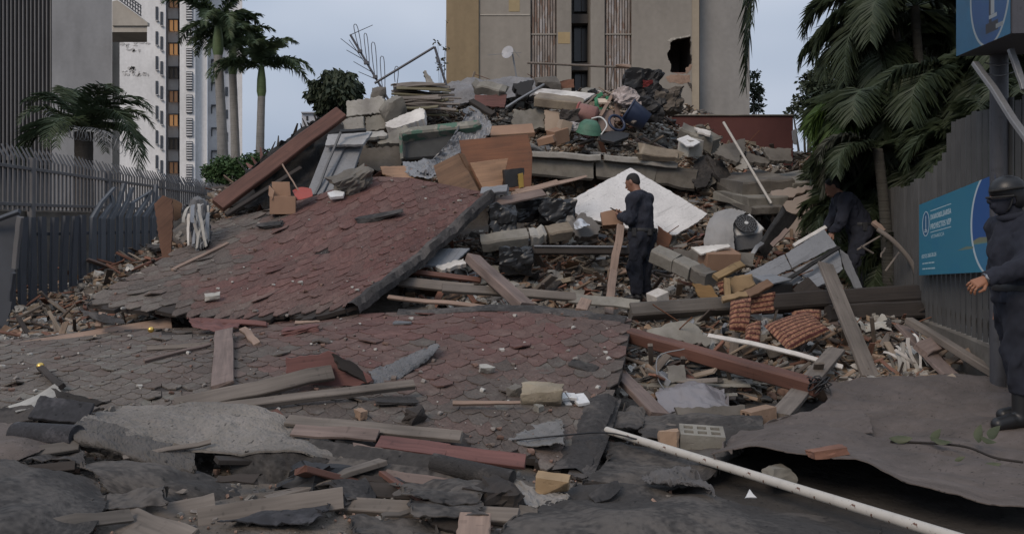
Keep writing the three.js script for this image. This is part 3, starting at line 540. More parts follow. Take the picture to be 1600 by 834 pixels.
// one frond: a rachis bending under its weight from o along az, rising at el, with leaflets on both sides
function frond(o, az, el, L, { droop = 1, n = 46, leaf = 0.5, width = 0.035, hang = 0.5, plume = 0.3, side = 0 } = {}) {
  const vs = [], ix = [], pts = [], dirs = [], N = 18;
  let p = o.clone(), e = el, a = az;
  for (let i = 0; i <= N; i++) { pts.push(p.clone()); const d = V(Math.cos(e) * Math.cos(a), Math.sin(e), Math.cos(e) * Math.sin(a)); dirs.push(d); p = p.clone().addScaledVector(d, L / N); e -= droop * (0.045 + 0.11 * i / N); e = Math.max(e, -1.5); a += side / N; }
  const at = (t) => { const x = t * N, i = Math.min(N - 1, Math.floor(x)); return [pts[i].clone().lerp(pts[i + 1], x - i), dirs[i].clone().lerp(dirs[i + 1], x - i).normalize()]; };
  const tri = (q) => { const b = vs.length; vs.push(...q); for (let k = 1; k < q.length - 1; k++) ix.push(b, b + k, b + k + 1); };
  const rw = 0.022 * L / 3;
  for (let i = 0; i < N; i++) { const w = rw * (1 - i / N * 0.85), s = dirs[i].clone().cross(UP).normalize(), u = s.clone().cross(dirs[i]).normalize(), b = vs.length; for (const [q, k] of [[pts[i], w], [pts[i + 1], w * 0.95]]) vs.push(q.clone().addScaledVector(s, k), q.clone().addScaledVector(u, k * 0.7), q.clone().addScaledVector(s, -k), q.clone().addScaledVector(u, -k)); for (let k = 0; k < 4; k++) { const c = (k + 1) % 4; ix.push(b + k, b + c, b + 4 + k, b + c, b + 4 + c, b + 4 + k); } }
  for (let i = 0; i < n; i++) {
    const t = lerp(0.1, 0.995, (i + R() * 0.6) / n), [c, d] = at(t), s = d.clone().cross(UP).normalize(), u = s.clone().cross(d).normalize(), len = leaf * (0.35 + 0.9 * Math.sin(Math.PI * Math.pow(t, 0.75))) * rr(0.85, 1.1);
    for (const sg of [-1, 1]) {
      const dir = s.clone().multiplyScalar(sg).addScaledVector(d, 0.45 + 0.5 * t + rr(-0.1, 0.1)).addScaledVector(u, rr(-plume, plume) + 0.15).normalize(), w = width * rr(0.8, 1.2), ww = d.clone().addScaledVector(u, rr(-0.5, 0.5)).normalize();
      const m = c.clone().addScaledVector(dir, len * 0.5), tip = c.clone().addScaledVector(dir, len * 0.92); m.y -= hang * len * 0.12; tip.y -= hang * len * rr(0.45, 0.75);
      tri([c.clone().addScaledVector(ww, -w * 0.35), c.clone().addScaledVector(ww, w * 0.35), m.clone().addScaledVector(ww, w * 0.5), tip, m.clone().addScaledVector(ww, -w * 0.5)]);
    }
  }
  return boxUV(raw(vs, ix));
}
function palm(name, label, group, base, height, { r0 = 0.2, r1 = 0.14, lean = [0, 0], shaft = 0, fronds, mat: fm, bark = BK.royal, dead = 0, swell = 0.15 }) {
  const g = T(name, label, 'palm tree', group, base), top = V(base.x + lean[0], base.y + height, base.z + lean[1]);
  const N = 28, vs = [], ix = [], K = 12;
  for (let i = 0; i <= N; i++) { const t = i / N, c = V(lean[0] * t * t, height * t, lean[1] * t * t), r = lerp(r0, r1, t) * (1 + swell * Math.sin(t * 5) * (1 - t)) * (1 + (i % 2) * 0.02); for (let k = 0; k < K; k++) { const a = k / K * 6.283; vs.push(V(c.x + Math.cos(a) * r, c.y, c.z + Math.sin(a) * r)); } }
  for (let i = 0; i < N; i++) for (let k = 0; k < K; k++) { const a = i * K + k, b = i * K + (k + 1) % K; ix.push(a, a + K, b, b, a + K, b + K); }
  const tg = boxUV(toCreasedNormals(raw(vs, ix), 1)); M('trunk', tg, bark, g);
  const o = V(lean[0], height, lean[1]);
  if (shaft) { const q = new THREE.LatheGeometry([[r1 * 1.0, 0], [r1 * 1.25, shaft * 0.15], [r1 * 1.15, shaft * 0.5], [r1 * 0.7, shaft * 0.9], [0.02, shaft]].map((p) => new THREE.Vector2(...p)), 10); M('crownshaft', boxUV(q), BK.shaft, g).position.copy(o); o.y += shaft * 0.85; }
  for (const f of fronds) M('frond', frond(o, f[0], f[1], f[2], f[3]), (f[3] && f[3].m) || fm, g);
  return g;
}
const ring = (n, L, els, o, az0 = 0) => { const f = []; for (let k = 0; k < n; k++) f.push([az0 + k * 2.39996 + rr(-0.2, 0.2), els[k % els.length] + rr(-0.12, 0.12), L * rr(0.88, 1.1), typeof o === 'function' ? o(k) : o]); return f; };
{
  // three royal palms in front of the white tower
  const rp = (x0, y1, x1, d, r, lab, L, n) => { const b = P(x0, 340, d), t = P(x1, y1, d); b.y = -0.12; palm('royal_palm', lab, 'royal palms by the white tower', b, t.y - b.y - 1.1, { r0: r * 1.15, r1: r * 0.8, lean: [t.x - b.x, 0], shaft: 1.5, fronds: ring(n, L, [1.3, 0.95, 0.6, 0.35], { droop: 1.05, n: 60, leaf: 0.5, width: 0.06, hang: 0.55, plume: 0.6 }, R() * 6), mat: LF.royal }); };
  rp(350, 48, 340, 40, 0.24, 'royal palm with the tallest broad crown, left of the three before the white tower', 2.9, 16);
  rp(369, 80, 363, 42, 0.22, 'royal palm half hidden behind its taller neighbour, middle of three', 2.4, 12);
  rp(404, 112, 408, 40, 0.21, 'royal palm standing alone against the sky, right of the three', 2.75, 14);
  // feathery palm above the picket fence
  const b = P(130, 340, 19.5), t = P(132, 206, 19.5); b.y = -0.12;
  palm('feathery_palm', 'low arching palm in front of the grey barred building', null, b, t.y - b.y, { r0: 0.2, r1: 0.19, fronds: [...ring(14, 1.85, [1.42, 1.15, 0.85, 0.6], { droop: 1.25, n: 46, leaf: 0.38, width: 0.03, hang: 0.35, plume: 0.4 }, 0.4), [0.1, 0.55, 2.1, { droop: 2.0, n: 60, leaf: 0.5, width: 0.035, hang: 0.5 }], [3.1, 0.6, 2.0, { droop: 1.9, n: 60, leaf: 0.5, width: 0.035, hang: 0.5 }], [0.4, 0.95, 2.1, { droop: 2.1, n: 60, leaf: 0.45, width: 0.035 }], [2.7, 0.3, 1.9, { droop: 1.5, n: 60, leaf: 0.45, width: 0.035 }]], mat: LF.royalDark, bark: BK.rough });
}
// a broad tree: trunk, limbs and a crown of leaf faces gathered in clumps
function tree(name, label, group, base, h, clumps, leafMat, { leaf = 0.12, per = 260, tr = 0.16, cat = 'tree', hang = 0, slim = 1 } = {}) {
  const g = T(name, label, cat, group, base), vs = [], ix = [];
  const limb = [];
  if (tr) limb.push(rod(V(0, 0, 0), V(0, h, 0), tr, tr * 0.6));
  for (const [x, y, z, r] of clumps) {
    if (tr) limb.push(rod(V(0, h * 0.8, 0), V(x, y - r * 0.2, z), tr * 0.35, tr * 0.12, 5));
    const n = Math.round(per * r * r * 4);
    for (let k = 0; k < n; k++) {
      const d = V(rr(-1, 1), rr(-1, 1), rr(-1, 1)).normalize(), q = Math.pow(R(), 0.4) * r * (1 + 0.45 * n3(d.x * 2.2 + x, d.y * 2.2 + y, d.z * 2.2));
      const c = V(x + d.x * q * 1.15, y + d.y * q * 0.85, z + d.z * q), a = V(rr(-1, 1), rr(-0.6, 0.6) - hang, rr(-1, 1)).normalize(), s = a.clone().cross(V(rr(-1, 1), rr(-1, 1), rr(-1, 1))).normalize(), L = leaf * rr(0.7, 1.5), w = L * rr(0.22, 0.34) * slim, b = vs.length;
      vs.push(c, c.clone().addScaledVector(a, L * 0.5).addScaledVector(s, w), c.clone().addScaledVector(a, L), c.clone().addScaledVector(a, L * 0.5).addScaledVector(s, -w)); ix.push(b, b + 1, b + 2, b, b + 2, b + 3);
    }
  }
  if (limb.length) M('trunk', merge(limb.map((q) => { q.geo.translate(q.pos.x, q.pos.y, q.pos.z); return q.geo; })), BK.rough, g);
  M(cat === 'bush' ? 'foliage' : 'crown', boxUV(raw(vs, ix)), leafMat, g);
  return g;
}
const clump = (d, base, list) => list.map(([x, y, r]) => { const p = P(x, y, d + rr(-0.5, 0.5)).sub(base); return [p.x, p.y, p.z, r * d / F]; });
{
  const far = (x, d) => { const b = P(x, 340, d); b.y = -0.12; return b; };
  let b = far(515, 32);
  tree('dark_tree', 'dark rounded tree against the sky left of the heap top', null, b, 3.6, clump(32, b, [[500, 135, 17], [520, 118, 16], [540, 122, 15], [552, 135, 14], [490, 148, 13], [515, 150, 20], [545, 155, 16], [530, 140, 22], [505, 168, 13], [530, 172, 16], [556, 150, 10]]), LF.mango, { leaf: 0.2, per: 700, hang: 0.9, tr: 0.2 });
  b = far(365, 26);
  tree('garden_bush', 'green leafy bush at the foot of the royal palms', null, b, 1.2, clump(26, b, [[330, 268, 16], [350, 258, 18], [375, 262, 20], [395, 250, 15], [345, 280, 20], [385, 280, 18], [405, 262, 12], [418, 245, 10]]), LF.bush, { leaf: 0.1, per: 1500, cat: 'bush', tr: 0.05 });
  b = far(690, 34);
  tree('bare_tree', 'thin sparse tree at the left corner of the tan tower', null, b, 4.5, clump(34, b, [[690, 95, 9], [695, 75, 7], [688, 108, 7], [697, 32, 3.5], [684, 66, 5]]), LF.grey, { leaf: 0.12, per: 130, tr: 0.04 });
  b = far(1183, 44);
  tree('dark_tree', 'dark tree peeping out at the right edge of the tan tower', null, b, 4, clump(44, b, [[1176, 135, 12], [1182, 150, 11], [1178, 118, 9], [1180, 168, 12], [1187, 140, 6]]), LF.mango, { leaf: 0.17, per: 420, tr: 0.15 });
  b = far(1262, 30);
  tree('dark_tree', 'low dark tree behind the end of the maroon wall', null, b, 2.4, clump(30, b, [[1240, 175, 12], [1255, 160, 14], [1270, 140, 18], [1285, 120, 22], [1300, 150, 26], [1265, 125, 14], [1330, 130, 34], [1290, 180, 24], [1380, 120, 40]]), LF.mango, { leaf: 0.13, per: 700, tr: 0.2 });
  b = far(1420, 17);
  tree('shade_tree', 'very dark dense tree filling the space behind the right-hand palms', null, b, 3.2, clump(17, b, [[1350, 60, 50], [1390, 0, 60], [1410, 90, 75], [1470, 30, 90], [1540, 110, 90], [1450, 170, 80], [1370, 200, 70], [1560, 220, 80], [1350, 150, 50], [1480, 240, 70], [1400, 280, 60], [1600, 40, 90], [1330, 250, 45], [1420, -70, 90], [1550, -60, 100], [1350, 320, 40], [1450, 320, 50]]), LF.deepGreen, { leaf: 0.45, per: 900, tr: 0.3, slim: 0.14, hang: 0.6 });
  // the dark coconut palms on the right
  const cp = (x, y, d, lab, fr, m, bx = x + 20) => { const bb = P(bx, 340, d), t = P(x, y, d); bb.y = -0.05; palm('coconut_palm', lab, 'dark palms on the right', bb, t.y - bb.y, { r0: 0.085, r1: 0.065, lean: [t.x - bb.x, 0], fronds: fr, mat: m, bark: BK.shadedBark }); };
  const st = (o = {}) => ({ droop: 1.35, n: 74, leaf: 0.5, width: 0.034, hang: 0.55, plume: 0.25, ...o });
  // crown above the frame whose fronds hang down across the gap of sky
  cp(1375, -165, 14.6, 'palm whose crown is above the picture, its fronds hanging before the sky gap', [[3.2, 0.45, 4.9, st({ droop: 3.3, leaf: 0.75, n: 110, side: 0.4, width: 0.045 })], [3.05, 0.35, 3.9, st({ droop: 2.1, n: 80, leaf: 0.55 })], [2.6, 0.7, 2.6, st({ droop: 2.0 })], [1.4, 0.9, 1.4, st()], [4.6, 0.9, 1.3, st()], [5.5, 0.8, 1.3, st()], [0.3, 0.8, 1.3, st()]], LF.coco, 1420);
  cp(1430, 10, 13.6, 'tallest dark palm with fronds reaching left over the broken slabs', [[3.3, 0.35, 2.0, st()], [2.9, 0.05, 2.0, st()], [3.7, 0.7, 2.1, st()], [2.4, 0.4, 2.0, st()], [0.2, 0.3, 2.0, st()], [0.9, 0.5, 2.0, st()], [5.2, 0.3, 2.0, st()], [4.2, 0.1, 1.9, st()], [1.6, 0.9, 1.8, st()], [3.0, -0.5, 1.7, st()], [5.8, -0.2, 1.7, st()], [0.1, -0.5, 1.5, st()]], LF.coco);
  cp(1375, 165, 12.6, 'low bright-tipped palm drooping beside the maroon wall', [[3.2, 0.45, 1.25, st({ m: LF.cocoBright })], [2.75, 0.2, 1.15, st({ m: LF.cocoBright, hang: 0.9 })], [3.5, 0.05, 1.2, st({ hang: 0.9 })], [2.3, 0.6, 1.3, st()], [3.9, 0.6, 1.3, st()], [4.6, 0.3, 1.2, st()], [5.4, 0.5, 1.4, st()], [0.3, 0.4, 1.3, st()], [1.2, 0.6, 1.3, st()], [3.0, -0.4, 1.1, st({ m: LF.grey, n: 40 })], [3.6, -0.5, 1.2, st()]], LF.coco);
  cp(1500, 120, 12, 'dark palm in front of the pole with olive and straw-brown lower fronds', [[3.1, 0.5, 1.5, st()], [2.6, 0.3, 1.5, st()], [3.6, 0.2, 1.5, st({ m: LF.cocoBright })], [4.4, 0.6, 1.4, st()], [0.2, 0.3, 1.4, st()], [5.2, 0.5, 1.3, st()], [1.4, 0.6, 1.3, st()], [3.3, -0.4, 1.2, st({ m: LF.dry, n: 44 })], [5.0, -0.3, 1.1, st({ m: LF.dry, n: 44 })], [3.9, -0.2, 1.4, st()]], LF.coco);
  cp(1372, 232, 11.9, 'lowest palm with grey drooping fronds over the dark figure', [[3.1, 0.7, 1.0, st({ m: LF.grey, n: 50, leaf: 0.3 })], [3.5, 0.4, 1.15, st({ leaf: 0.3 })], [2.7, 0.4, 1.0, st({ leaf: 0.3 })], [4.2, 0.6, 0.9, st({ leaf: 0.3 })], [0.2, 0.6, 0.9, st({ leaf: 0.3 })], [3.3, 0.1, 1.1, st({ leaf: 0.3, m: LF.grey, n: 50 })], [5.3, 0.6, 0.9, st({ leaf: 0.3 })]], LF.coco);
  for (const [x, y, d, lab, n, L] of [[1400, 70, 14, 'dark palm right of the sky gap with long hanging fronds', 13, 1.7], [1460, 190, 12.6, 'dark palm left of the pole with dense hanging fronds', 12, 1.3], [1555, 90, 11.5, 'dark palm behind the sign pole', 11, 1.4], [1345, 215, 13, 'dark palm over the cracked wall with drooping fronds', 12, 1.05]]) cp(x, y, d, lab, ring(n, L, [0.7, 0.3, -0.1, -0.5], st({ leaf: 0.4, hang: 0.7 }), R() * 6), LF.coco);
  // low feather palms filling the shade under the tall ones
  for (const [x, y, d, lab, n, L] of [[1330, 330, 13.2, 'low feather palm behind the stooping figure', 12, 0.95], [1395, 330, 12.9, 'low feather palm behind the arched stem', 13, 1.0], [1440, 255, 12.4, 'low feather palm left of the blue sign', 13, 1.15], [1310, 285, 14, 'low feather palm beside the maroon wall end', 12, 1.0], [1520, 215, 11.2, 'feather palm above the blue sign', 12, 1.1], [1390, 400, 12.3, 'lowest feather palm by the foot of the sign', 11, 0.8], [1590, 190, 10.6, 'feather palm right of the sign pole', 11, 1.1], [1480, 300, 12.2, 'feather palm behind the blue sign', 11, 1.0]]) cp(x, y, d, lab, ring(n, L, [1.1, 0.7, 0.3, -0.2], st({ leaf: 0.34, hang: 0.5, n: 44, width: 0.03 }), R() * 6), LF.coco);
}
// ---------- fences, signs, poles ----------
const V3 = (p) => p.isVector3 ? p : P(...p);
{
  // upper picket fence along the left
  const a = P(-60, 340, 12.2), b = P(362, 340, 25), n = 92, g = T('picket_fence', 'long grey metal picket fence with bent tips on a low wall at the left', 'fence', null, V(-7.5, -0.12, -16));
  const at = (t) => V(lerp(a.x, b.x, t), 0, lerp(a.z, b.z, t));
  const Y0 = 1.78, yT = (t) => lerp(2.5, 2.26, t);
  for (let k = 0; k < n; k++) {
    const t = (k + 0.5) / n, p = at(t), top = yT(t) + rr(-0.015, 0.015);
    const s = bar(V(p.x, Y0 - 0.12, p.z), V(p.x, top, p.z), 0.042, 0.025, { f: [1, 0, 0.3], seg: 2, wob: 0 }), q = bar(V(p.x, top - 0.015, p.z), V(p.x - 0.1, top + 0.19, p.z + 0.03), 0.042, 0.02, { f: [1, 0.4, 0.3], seg: 2, wob: 0, taper: 0.5 });
    s.geo.translate(s.pos.x, s.pos.y, s.pos.z); q.geo.translate(q.pos.x, q.pos.y, q.pos.z);
    const m = merge([s.geo, q.geo]), c = centred(m); M('picket', m, MT.fenceGrey, g, c);
  }
  for (const y of [0, 0.58]) { const p = at(0), q = at(1), e = bar(V(p.x + 0.03, Y0 + y - 0.02, p.z), V(q.x + 0.03, Y0 + y - 0.08 - y * 0.3, q.z), 0.05, 0.03, { f: [1, 0, 0], seg: 8 }); M('rail', e.geo, MT.fenceGrey, g, e.pos); }
  for (const t of [0.14, 0.36, 0.58, 0.8, 0.98]) { const p = at(t), e = bar(V(p.x + 0.02, -0.1, p.z), V(p.x + 0.02, yT(t) + 0.02, p.z), 0.1, 0.1, { seg: 2 }); M('post', e.geo, MT.fenceGrey, g, e.pos); }
  { const p = at(0), q = at(1), e = bar(V(p.x - 0.14, 0.78, p.z), V(q.x - 0.14, 0.78, q.z), 1.78, 0.22, { f: [1, 0, 0], seg: 4 }); M('base_wall', e.geo, MT.concreteDark, g, e.pos); }
  // razor wire behind it
  const pts = []; for (let k = 0; k <= 260; k++) { const t = k / 260, c = P(lerp(70, 192, t), lerp(180, 236, t) + 8 * Math.sin(t * 6), 18.6); pts.push(V(c.x + 0.02 * Math.sin(k), c.y + 0.14 * Math.sin(k * 0.55), c.z + 0.14 * Math.cos(k * 0.55))); }
  const w = new THREE.TubeGeometry(new THREE.CatmullRomCurve3(pts), 900, 0.007, 4), c = centred(w); one('razor_coil', 'coil of razor wire behind the low arching palm', 'wire coil', null, { geo: w, pos: c }, MT.metalGrey);
}
{
  const fenceBent = mat([0.105, 0.115, 0.13], TX.stain, 0.55);
  // lower fence of dark folded-metal pickets, pushed over at the top
  const a = P(-25, 340, 11.9), b = P(258, 340, 14.6), n = 19, g = T('metal_fence', 'dark folded-metal fence with pickets bent over beside the fallen roof', 'fence', null, V(-6.2, -0.12, -13));
  for (let k = 0; k < n; k++) {
    const t = (k + 0.5) / n, x = lerp(a.x, b.x, t), z = lerp(a.z, b.z, t), px = lerp(-25, 258, t), yb = -0.1, bent = t > 0.5, yt = (bent ? 1.56 : lerp(1.55, 1.62, t)) + rr(-0.03, 0.03);
    const L = V(b.x - a.x, 0, b.z - a.z).normalize(), N = V(-L.z, 0, L.x), w = 0.15;
    // folded section: flat web and two lips
    const prof = [[-w / 2, 0.035], [-w / 2 + 0.02, 0.03], [-w / 2 + 0.035, -0.005], [w / 2 - 0.035, -0.005], [w / 2 - 0.02, 0.03], [w / 2, 0.035]];
    const path = bent ? [[0, yb, 0], [0.01, yt * 0.6, 0], [0.02, yt, 0.01], [0.15 + rr(-0.03, 0.1), yt + 0.24, 0.05], [0.33 + rr(-0.16, 0.2), yt + rr(0.3, 0.58) * (1 - 0.35 * smooth(0.86, 1, t)), 0.08]] : [[0, yb, 0], [0, yt * 0.5, 0.01], [rr(-0.03, 0.03), yt, rr(-0.03, 0.05)]];
    const vs = [], ix = [];
    path.forEach(([s, y, o], i) => { const sc = bent && i > 2 ? (i === path.length - 1 ? 0.5 : 0.6) : 0.9; prof.forEach(([u, v]) => vs.push(V(x, 0, z).addScaledVector(L, u * sc + s).addScaledVector(N, -(v + o)).setY(y))); prof.forEach(([u, v]) => vs.push(V(x, 0, z).addScaledVector(L, u * sc + s).addScaledVector(N, -(v + o - 0.004)).setY(y))); });
    for (let i = 0; i < path.length - 1; i++) for (let k2 = 0; k2 < 12; k2++) { if (k2 === 5 || k2 === 11) continue; const p = i * 12 + k2; ix.push(p, p + 1, p + 12, p + 1, p + 13, p + 12); }
    const ge = boxUV(raw(vs, ix)), c = centred(ge); M('picket', ge, bent ? fenceBent : MT.fenceDark, g, c);
  }
  for (const y of [0.35, 1.32]) { const e = bar(V(a.x - 0.06, y, a.z - 0.04), V(b.x - 0.06, y, b.z - 0.04), 0.05, 0.04, { f: [1, 0, 0] }); M('rail', e.geo, MT.fenceDark, g, e.pos); }
  // gate leaf standing open at the very left
  const g2 = T('gate_leaf', 'broken dark gate leaf with a pale bent strut at the left edge', 'gate', null, P(10, 520, 11.2));
  for (const [q, m, nm] of [[bar([30, 338, 11], [22, 420, 11.1], 0.07, 0.05, {}), MT.fenceGrey, 'strut'], [bar([-30, 352, 11.2], [30, 330, 11.1], 0.06, 0.05, {}), MT.fenceDark, 'rail'], [bar([20, 425, 11.1], [14, 470, 11.2], 0.05, 0.05, {}), MT.fenceDark, 'strut'], [panel([[-30, 350], [28, 335], [18, 470], [10, 520], [-30, 520]], 11.3, [0.1, 0, 1], 0.02, 0.01), MT.fenceDark, 'sheet']]) M(nm, q.geo, m, g2, q.pos);
}
{
  // right-hand ribbed fence, in line with the blue sign
  const ribM = mat([0.085, 0.083, 0.08], TX.stain, 0.8);
  const a = P(1380, 340, 12.4), b = P(1800, 340, 5.6), g = T('ribbed_fence', 'grey ribbed metal fence behind the blue sign at the right', 'fence', null, V(4.7, -0.12, -9)), n = 44;
  const top = (t) => lerp(1.95, 2.16, smooth(0.15, 0.45, t)) + 0.42 * smooth(0.36, 0.46, t);
  for (let k = 0; k < n; k++) { const t = (k + 0.5) / n, x = lerp(a.x, b.x, t), z = lerp(a.z, b.z, t), e = bar(V(x, 0.36, z), V(x, top(t) + rr(-0.03, 0.03), z), 0.055, 0.018, { f: [-0.95, 0, 0.2], seg: 2, wob: 0 }); M('rib', e.geo, ribM, g, e.pos); }
  for (const y of [0.55, 1.75]) { const s = bar(V(a.x + 0.05, y, a.z - 0.03), V(b.x + 0.05, y, b.z - 0.03), 0.06, 0.03, { f: [-0.85, 0, 0.5], seg: 6, wob: 0 }); M('rail', s.geo, ribM, g, s.pos); }
  const w = bar(V(a.x + 0.06, 0.1, a.z), V(b.x + 0.06, 0.1, b.z), 0.55, 0.2, { f: [-0.85, 0, 0.5], seg: 8 }); M('footing', w.geo, MT.concreteDark, g, w.pos);
}
{
  // blue sign board with its print
  const cv = document.createElement('canvas'); cv.width = 1024; cv.height = 900; const c = cv.getContext('2d');
  const gr = (x, y, r, col) => { c.fillStyle = col; c.beginPath(); c.arc(x, y, r, 0, 7); c.fill(); };
  c.fillStyle = '#2f86a8'; c.fillRect(0, 0, 1024, 900);
  for (let k = 0; k < 500; k++) { c.globalAlpha = 0.05; gr(R() * 1024, R() * 900, 20 + R() * 90, pick(['#2a7aa0', '#3b93b2', '#3a8fae'])); } c.globalAlpha = 1;
  // the big oval on the right with sea and sky
  c.save(); c.beginPath(); c.ellipse(1010, 430, 250, 520, 0, 0, 7); c.clip(); c.fillStyle = '#2a62a8'; c.fillRect(700, 0, 400, 900);
  c.fillStyle = '#7e9a86'; c.fillRect(700, 590, 400, 34); c.fillStyle = '#3d86b0'; c.fillRect(700, 624, 400, 300); c.fillStyle = '#8a8f78'; c.beginPath(); c.moveTo(740, 600); c.lineTo(850, 560); c.lineTo(1024, 575); c.lineTo(1024, 610); c.lineTo(740, 612); c.fill(); c.restore();
  c.lineWidth = 20; c.strokeStyle = '#d9e8ee'; c.beginPath(); c.ellipse(1010, 430, 250, 520, 0, 0, 7); c.stroke();
  c.fillStyle = '#7b8f80'; c.beginPath(); c.moveTo(580, 662); c.lineTo(700, 630); c.lineTo(780, 640); c.lineTo(780, 662); c.fill();
  // emblem
  c.lineWidth = 9; c.strokeStyle = '#dfeef2'; c.fillStyle = '#2f6f9a'; c.beginPath(); c.ellipse(115, 270, 55, 150, 0, 0, 7); c.fill(); c.stroke(); c.fillStyle = '#dfeef2'; c.fillRect(110, 170, 10, 170); c.fillRect(98, 340, 34, 12); c.fillRect(90, 360, 50, 12);
  c.fillStyle = '#dfeef2'; c.fillRect(190, 128, 310, 8); c.fillRect(190, 388, 310, 8); c.font = 'bold 62px sans-serif';
  const fit = (t, x, y, w, f) => { c.font = f; const m = c.measureText(t).width; c.save(); c.translate(x, y); c.scale(w / m, 1); c.fillText(t, 0, 0); c.restore(); };
  fit('INMOBILIARIA', 190, 240, 310, 'bold 84px sans-serif'); fit('PROYECTOS VIP', 190, 358, 310, 'bold 92px sans-serif'); fit('VITAMICA', 200, 468, 200, '54px sans-serif');
  fit('(0212) 268.28.26', 44, 690, 240, 'bold 60px sans-serif'); c.globalAlpha = 0.85; for (const [y, l] of [[752, [30, 60, 40, 46]], [818, [52, 30, 44, 60]]]) { let x = 56; for (const k of l) { c.fillRect(x, y, k, 16); x += k + 7; } } c.globalAlpha = 1;
  const t = new THREE.CanvasTexture(cv); t.colorSpace = THREE.SRGBColorSpace;
  const m = mat([0.72, 0.72, 0.72], t, 0.5), A = P(1437, 320, 10.3), B = P(1556, 272, 7.85), C = P(1437, 430, 10.3), Dd = P(1556, 424, 7.85);
  const pos = A.clone().add(Dd).multiplyScalar(0.5), g = T('sign_board', 'blue sign board with white oval emblem and lettering on the ribbed fence', 'sign', null, pos);
  const q = new THREE.BufferGeometry(); q.setAttribute('position', new THREE.Float32BufferAttribute([A, C, B, Dd].flatMap((p) => [p.x - pos.x, p.y - pos.y, p.z - pos.z]), 3)); q.setAttribute('uv', new THREE.Float32BufferAttribute([0, 1, 0, 0, 1, 1, 1, 0], 2)); q.setIndex([0, 1, 2, 2, 1, 3]); q.computeVertexNormals();
  M('printed_face', q, m, g);
  const bk = panel([[1437, 320, 10.3], [1437, 430, 10.3], [1556, 424, 7.85], [1556, 272, 7.85]], 0, 0, 0.03, 0, 0.003); bk.pos.addScaledVector(bk.n, -0.012); M('backing', bk.geo, MT.metalGrey, g, bk.pos);
}
{
  // raised box sign on a pole, top right
  const cv = document.createElement('canvas'); cv.width = 512; cv.height = 512; const c = cv.getContext('2d');
  c.fillStyle = '#1f86b6'; c.fillRect(0, 0, 512, 512); c.fillStyle = '#1c63a8'; c.beginPath(); c.ellipse(330, 200, 175, 330, 0, 0, 7); c.fill();
  for (let k = 0; k < 200; k++) { c.globalAlpha = 0.06; c.fillStyle = pick(['#15507f', '#2f9ccb', '#1b6fa5']); c.beginPath(); c.arc(R() * 512, R() * 512, 10 + R() * 50, 0, 7); c.fill(); } c.globalAlpha = 1;
  c.lineWidth = 15; c.strokeStyle = '#c8d6dc'; c.beginPath(); c.ellipse(330, 200, 175, 330, 0, 0, 7); c.stroke();
  c.fillStyle = '#10253d'; c.fillRect(330, 0, 24, 440); c.fillStyle = '#c8d2d6'; c.fillRect(346, 0, 32, 350); c.fillRect(330, 352, 70, 22); c.fillStyle = '#1a2436'; c.fillRect(300, 395, 110, 60); c.fillStyle = '#aab3b8'; c.fillRect(390, 420, 60, 26);
  const t = new THREE.CanvasTexture(cv); t.colorSpace = THREE.SRGBColorSpace;
  const pos = P(1560, 30, 7), g = T('box_sign', 'raised blue box sign with white stroke on a pole in the upper right corner', 'sign', null, pos);
  const A = P(1495, -140, 8), B = P(1580, -190, 6.7), C = P(1495, 88, 8), Dd = P(1580, 52, 6.7);
  const q = new THREE.BufferGeometry(); q.setAttribute('position', new THREE.Float32BufferAttribute([A, C, B, Dd].flatMap((p) => [p.x - pos.x, p.y - pos.y, p.z - pos.z]), 3)); q.setAttribute('uv', new THREE.Float32BufferAttribute([0, 1.6, 0, 0, 1, 1.7, 1, 0], 2)); q.setIndex([0, 1, 2, 2, 1, 3]); q.computeVertexNormals(); t.wrapT = THREE.ClampToEdgeWrapping;
  M('printed_face', q, mat([0.5, 0.5, 0.5], t, 0.35), g);
  const bk = panel([[1495, -140, 8], [1495, 88, 8], [1580, 52, 6.7], [1580, -190, 6.7]], 0, 0, 0.6, 0, 0.01); bk.pos.addScaledVector(bk.n, -0.016); M('box', bk.geo, mat([0.08, 0.08, 0.095], TX.paint, 0.5), g, bk.pos);
  const pole = rod([1562, 640, 7.9], [1562, 60, 7.9], 0.075, 0.075, 14); M('pole', pole.geo, mat([0.09, 0.09, 0.1], TX.paint, 0.6), g, pole.pos);
  for (const y of [98, 114]) { const e = tube([[1540, y, 7.8], [1562, y + 4, 7.8], [1590, y - 3, 7.8]], 0.006); M('wire', e.geo, MT.metalGrey, g, e.pos); }
  beam('leaning_bar', 'pale metal bar slanting down past the sign pole at the right', 'bar', [1524, 97, 7.6], [1622, 240, 6.6], 0.055, 0.04, MT.metalGrey);
  beam('leaning_bar', 'short grey bar hanging below the box sign at the right edge', 'bar', [1580, 76, 7], [1602, 140, 6.9], 0.05, 0.03, MT.metalGrey);
}
// ---------- the heap: large pieces, back to front ----------
const B = beam, S = slab, C = cloth;
const blockAt = (name, label, cat, x, y, d, [w, h, l], [ry, rx, rz], m, opt, group) => { const o = one(name, label, cat, group, { geo: opt?.lump ? lump(w, h, l, opt) : CB(w, h, l, opt?.b ?? 0.008), pos: P(x, y, d) }, m); o.rotation.set(rx, ry, rz, 'YXZ'); return o; };

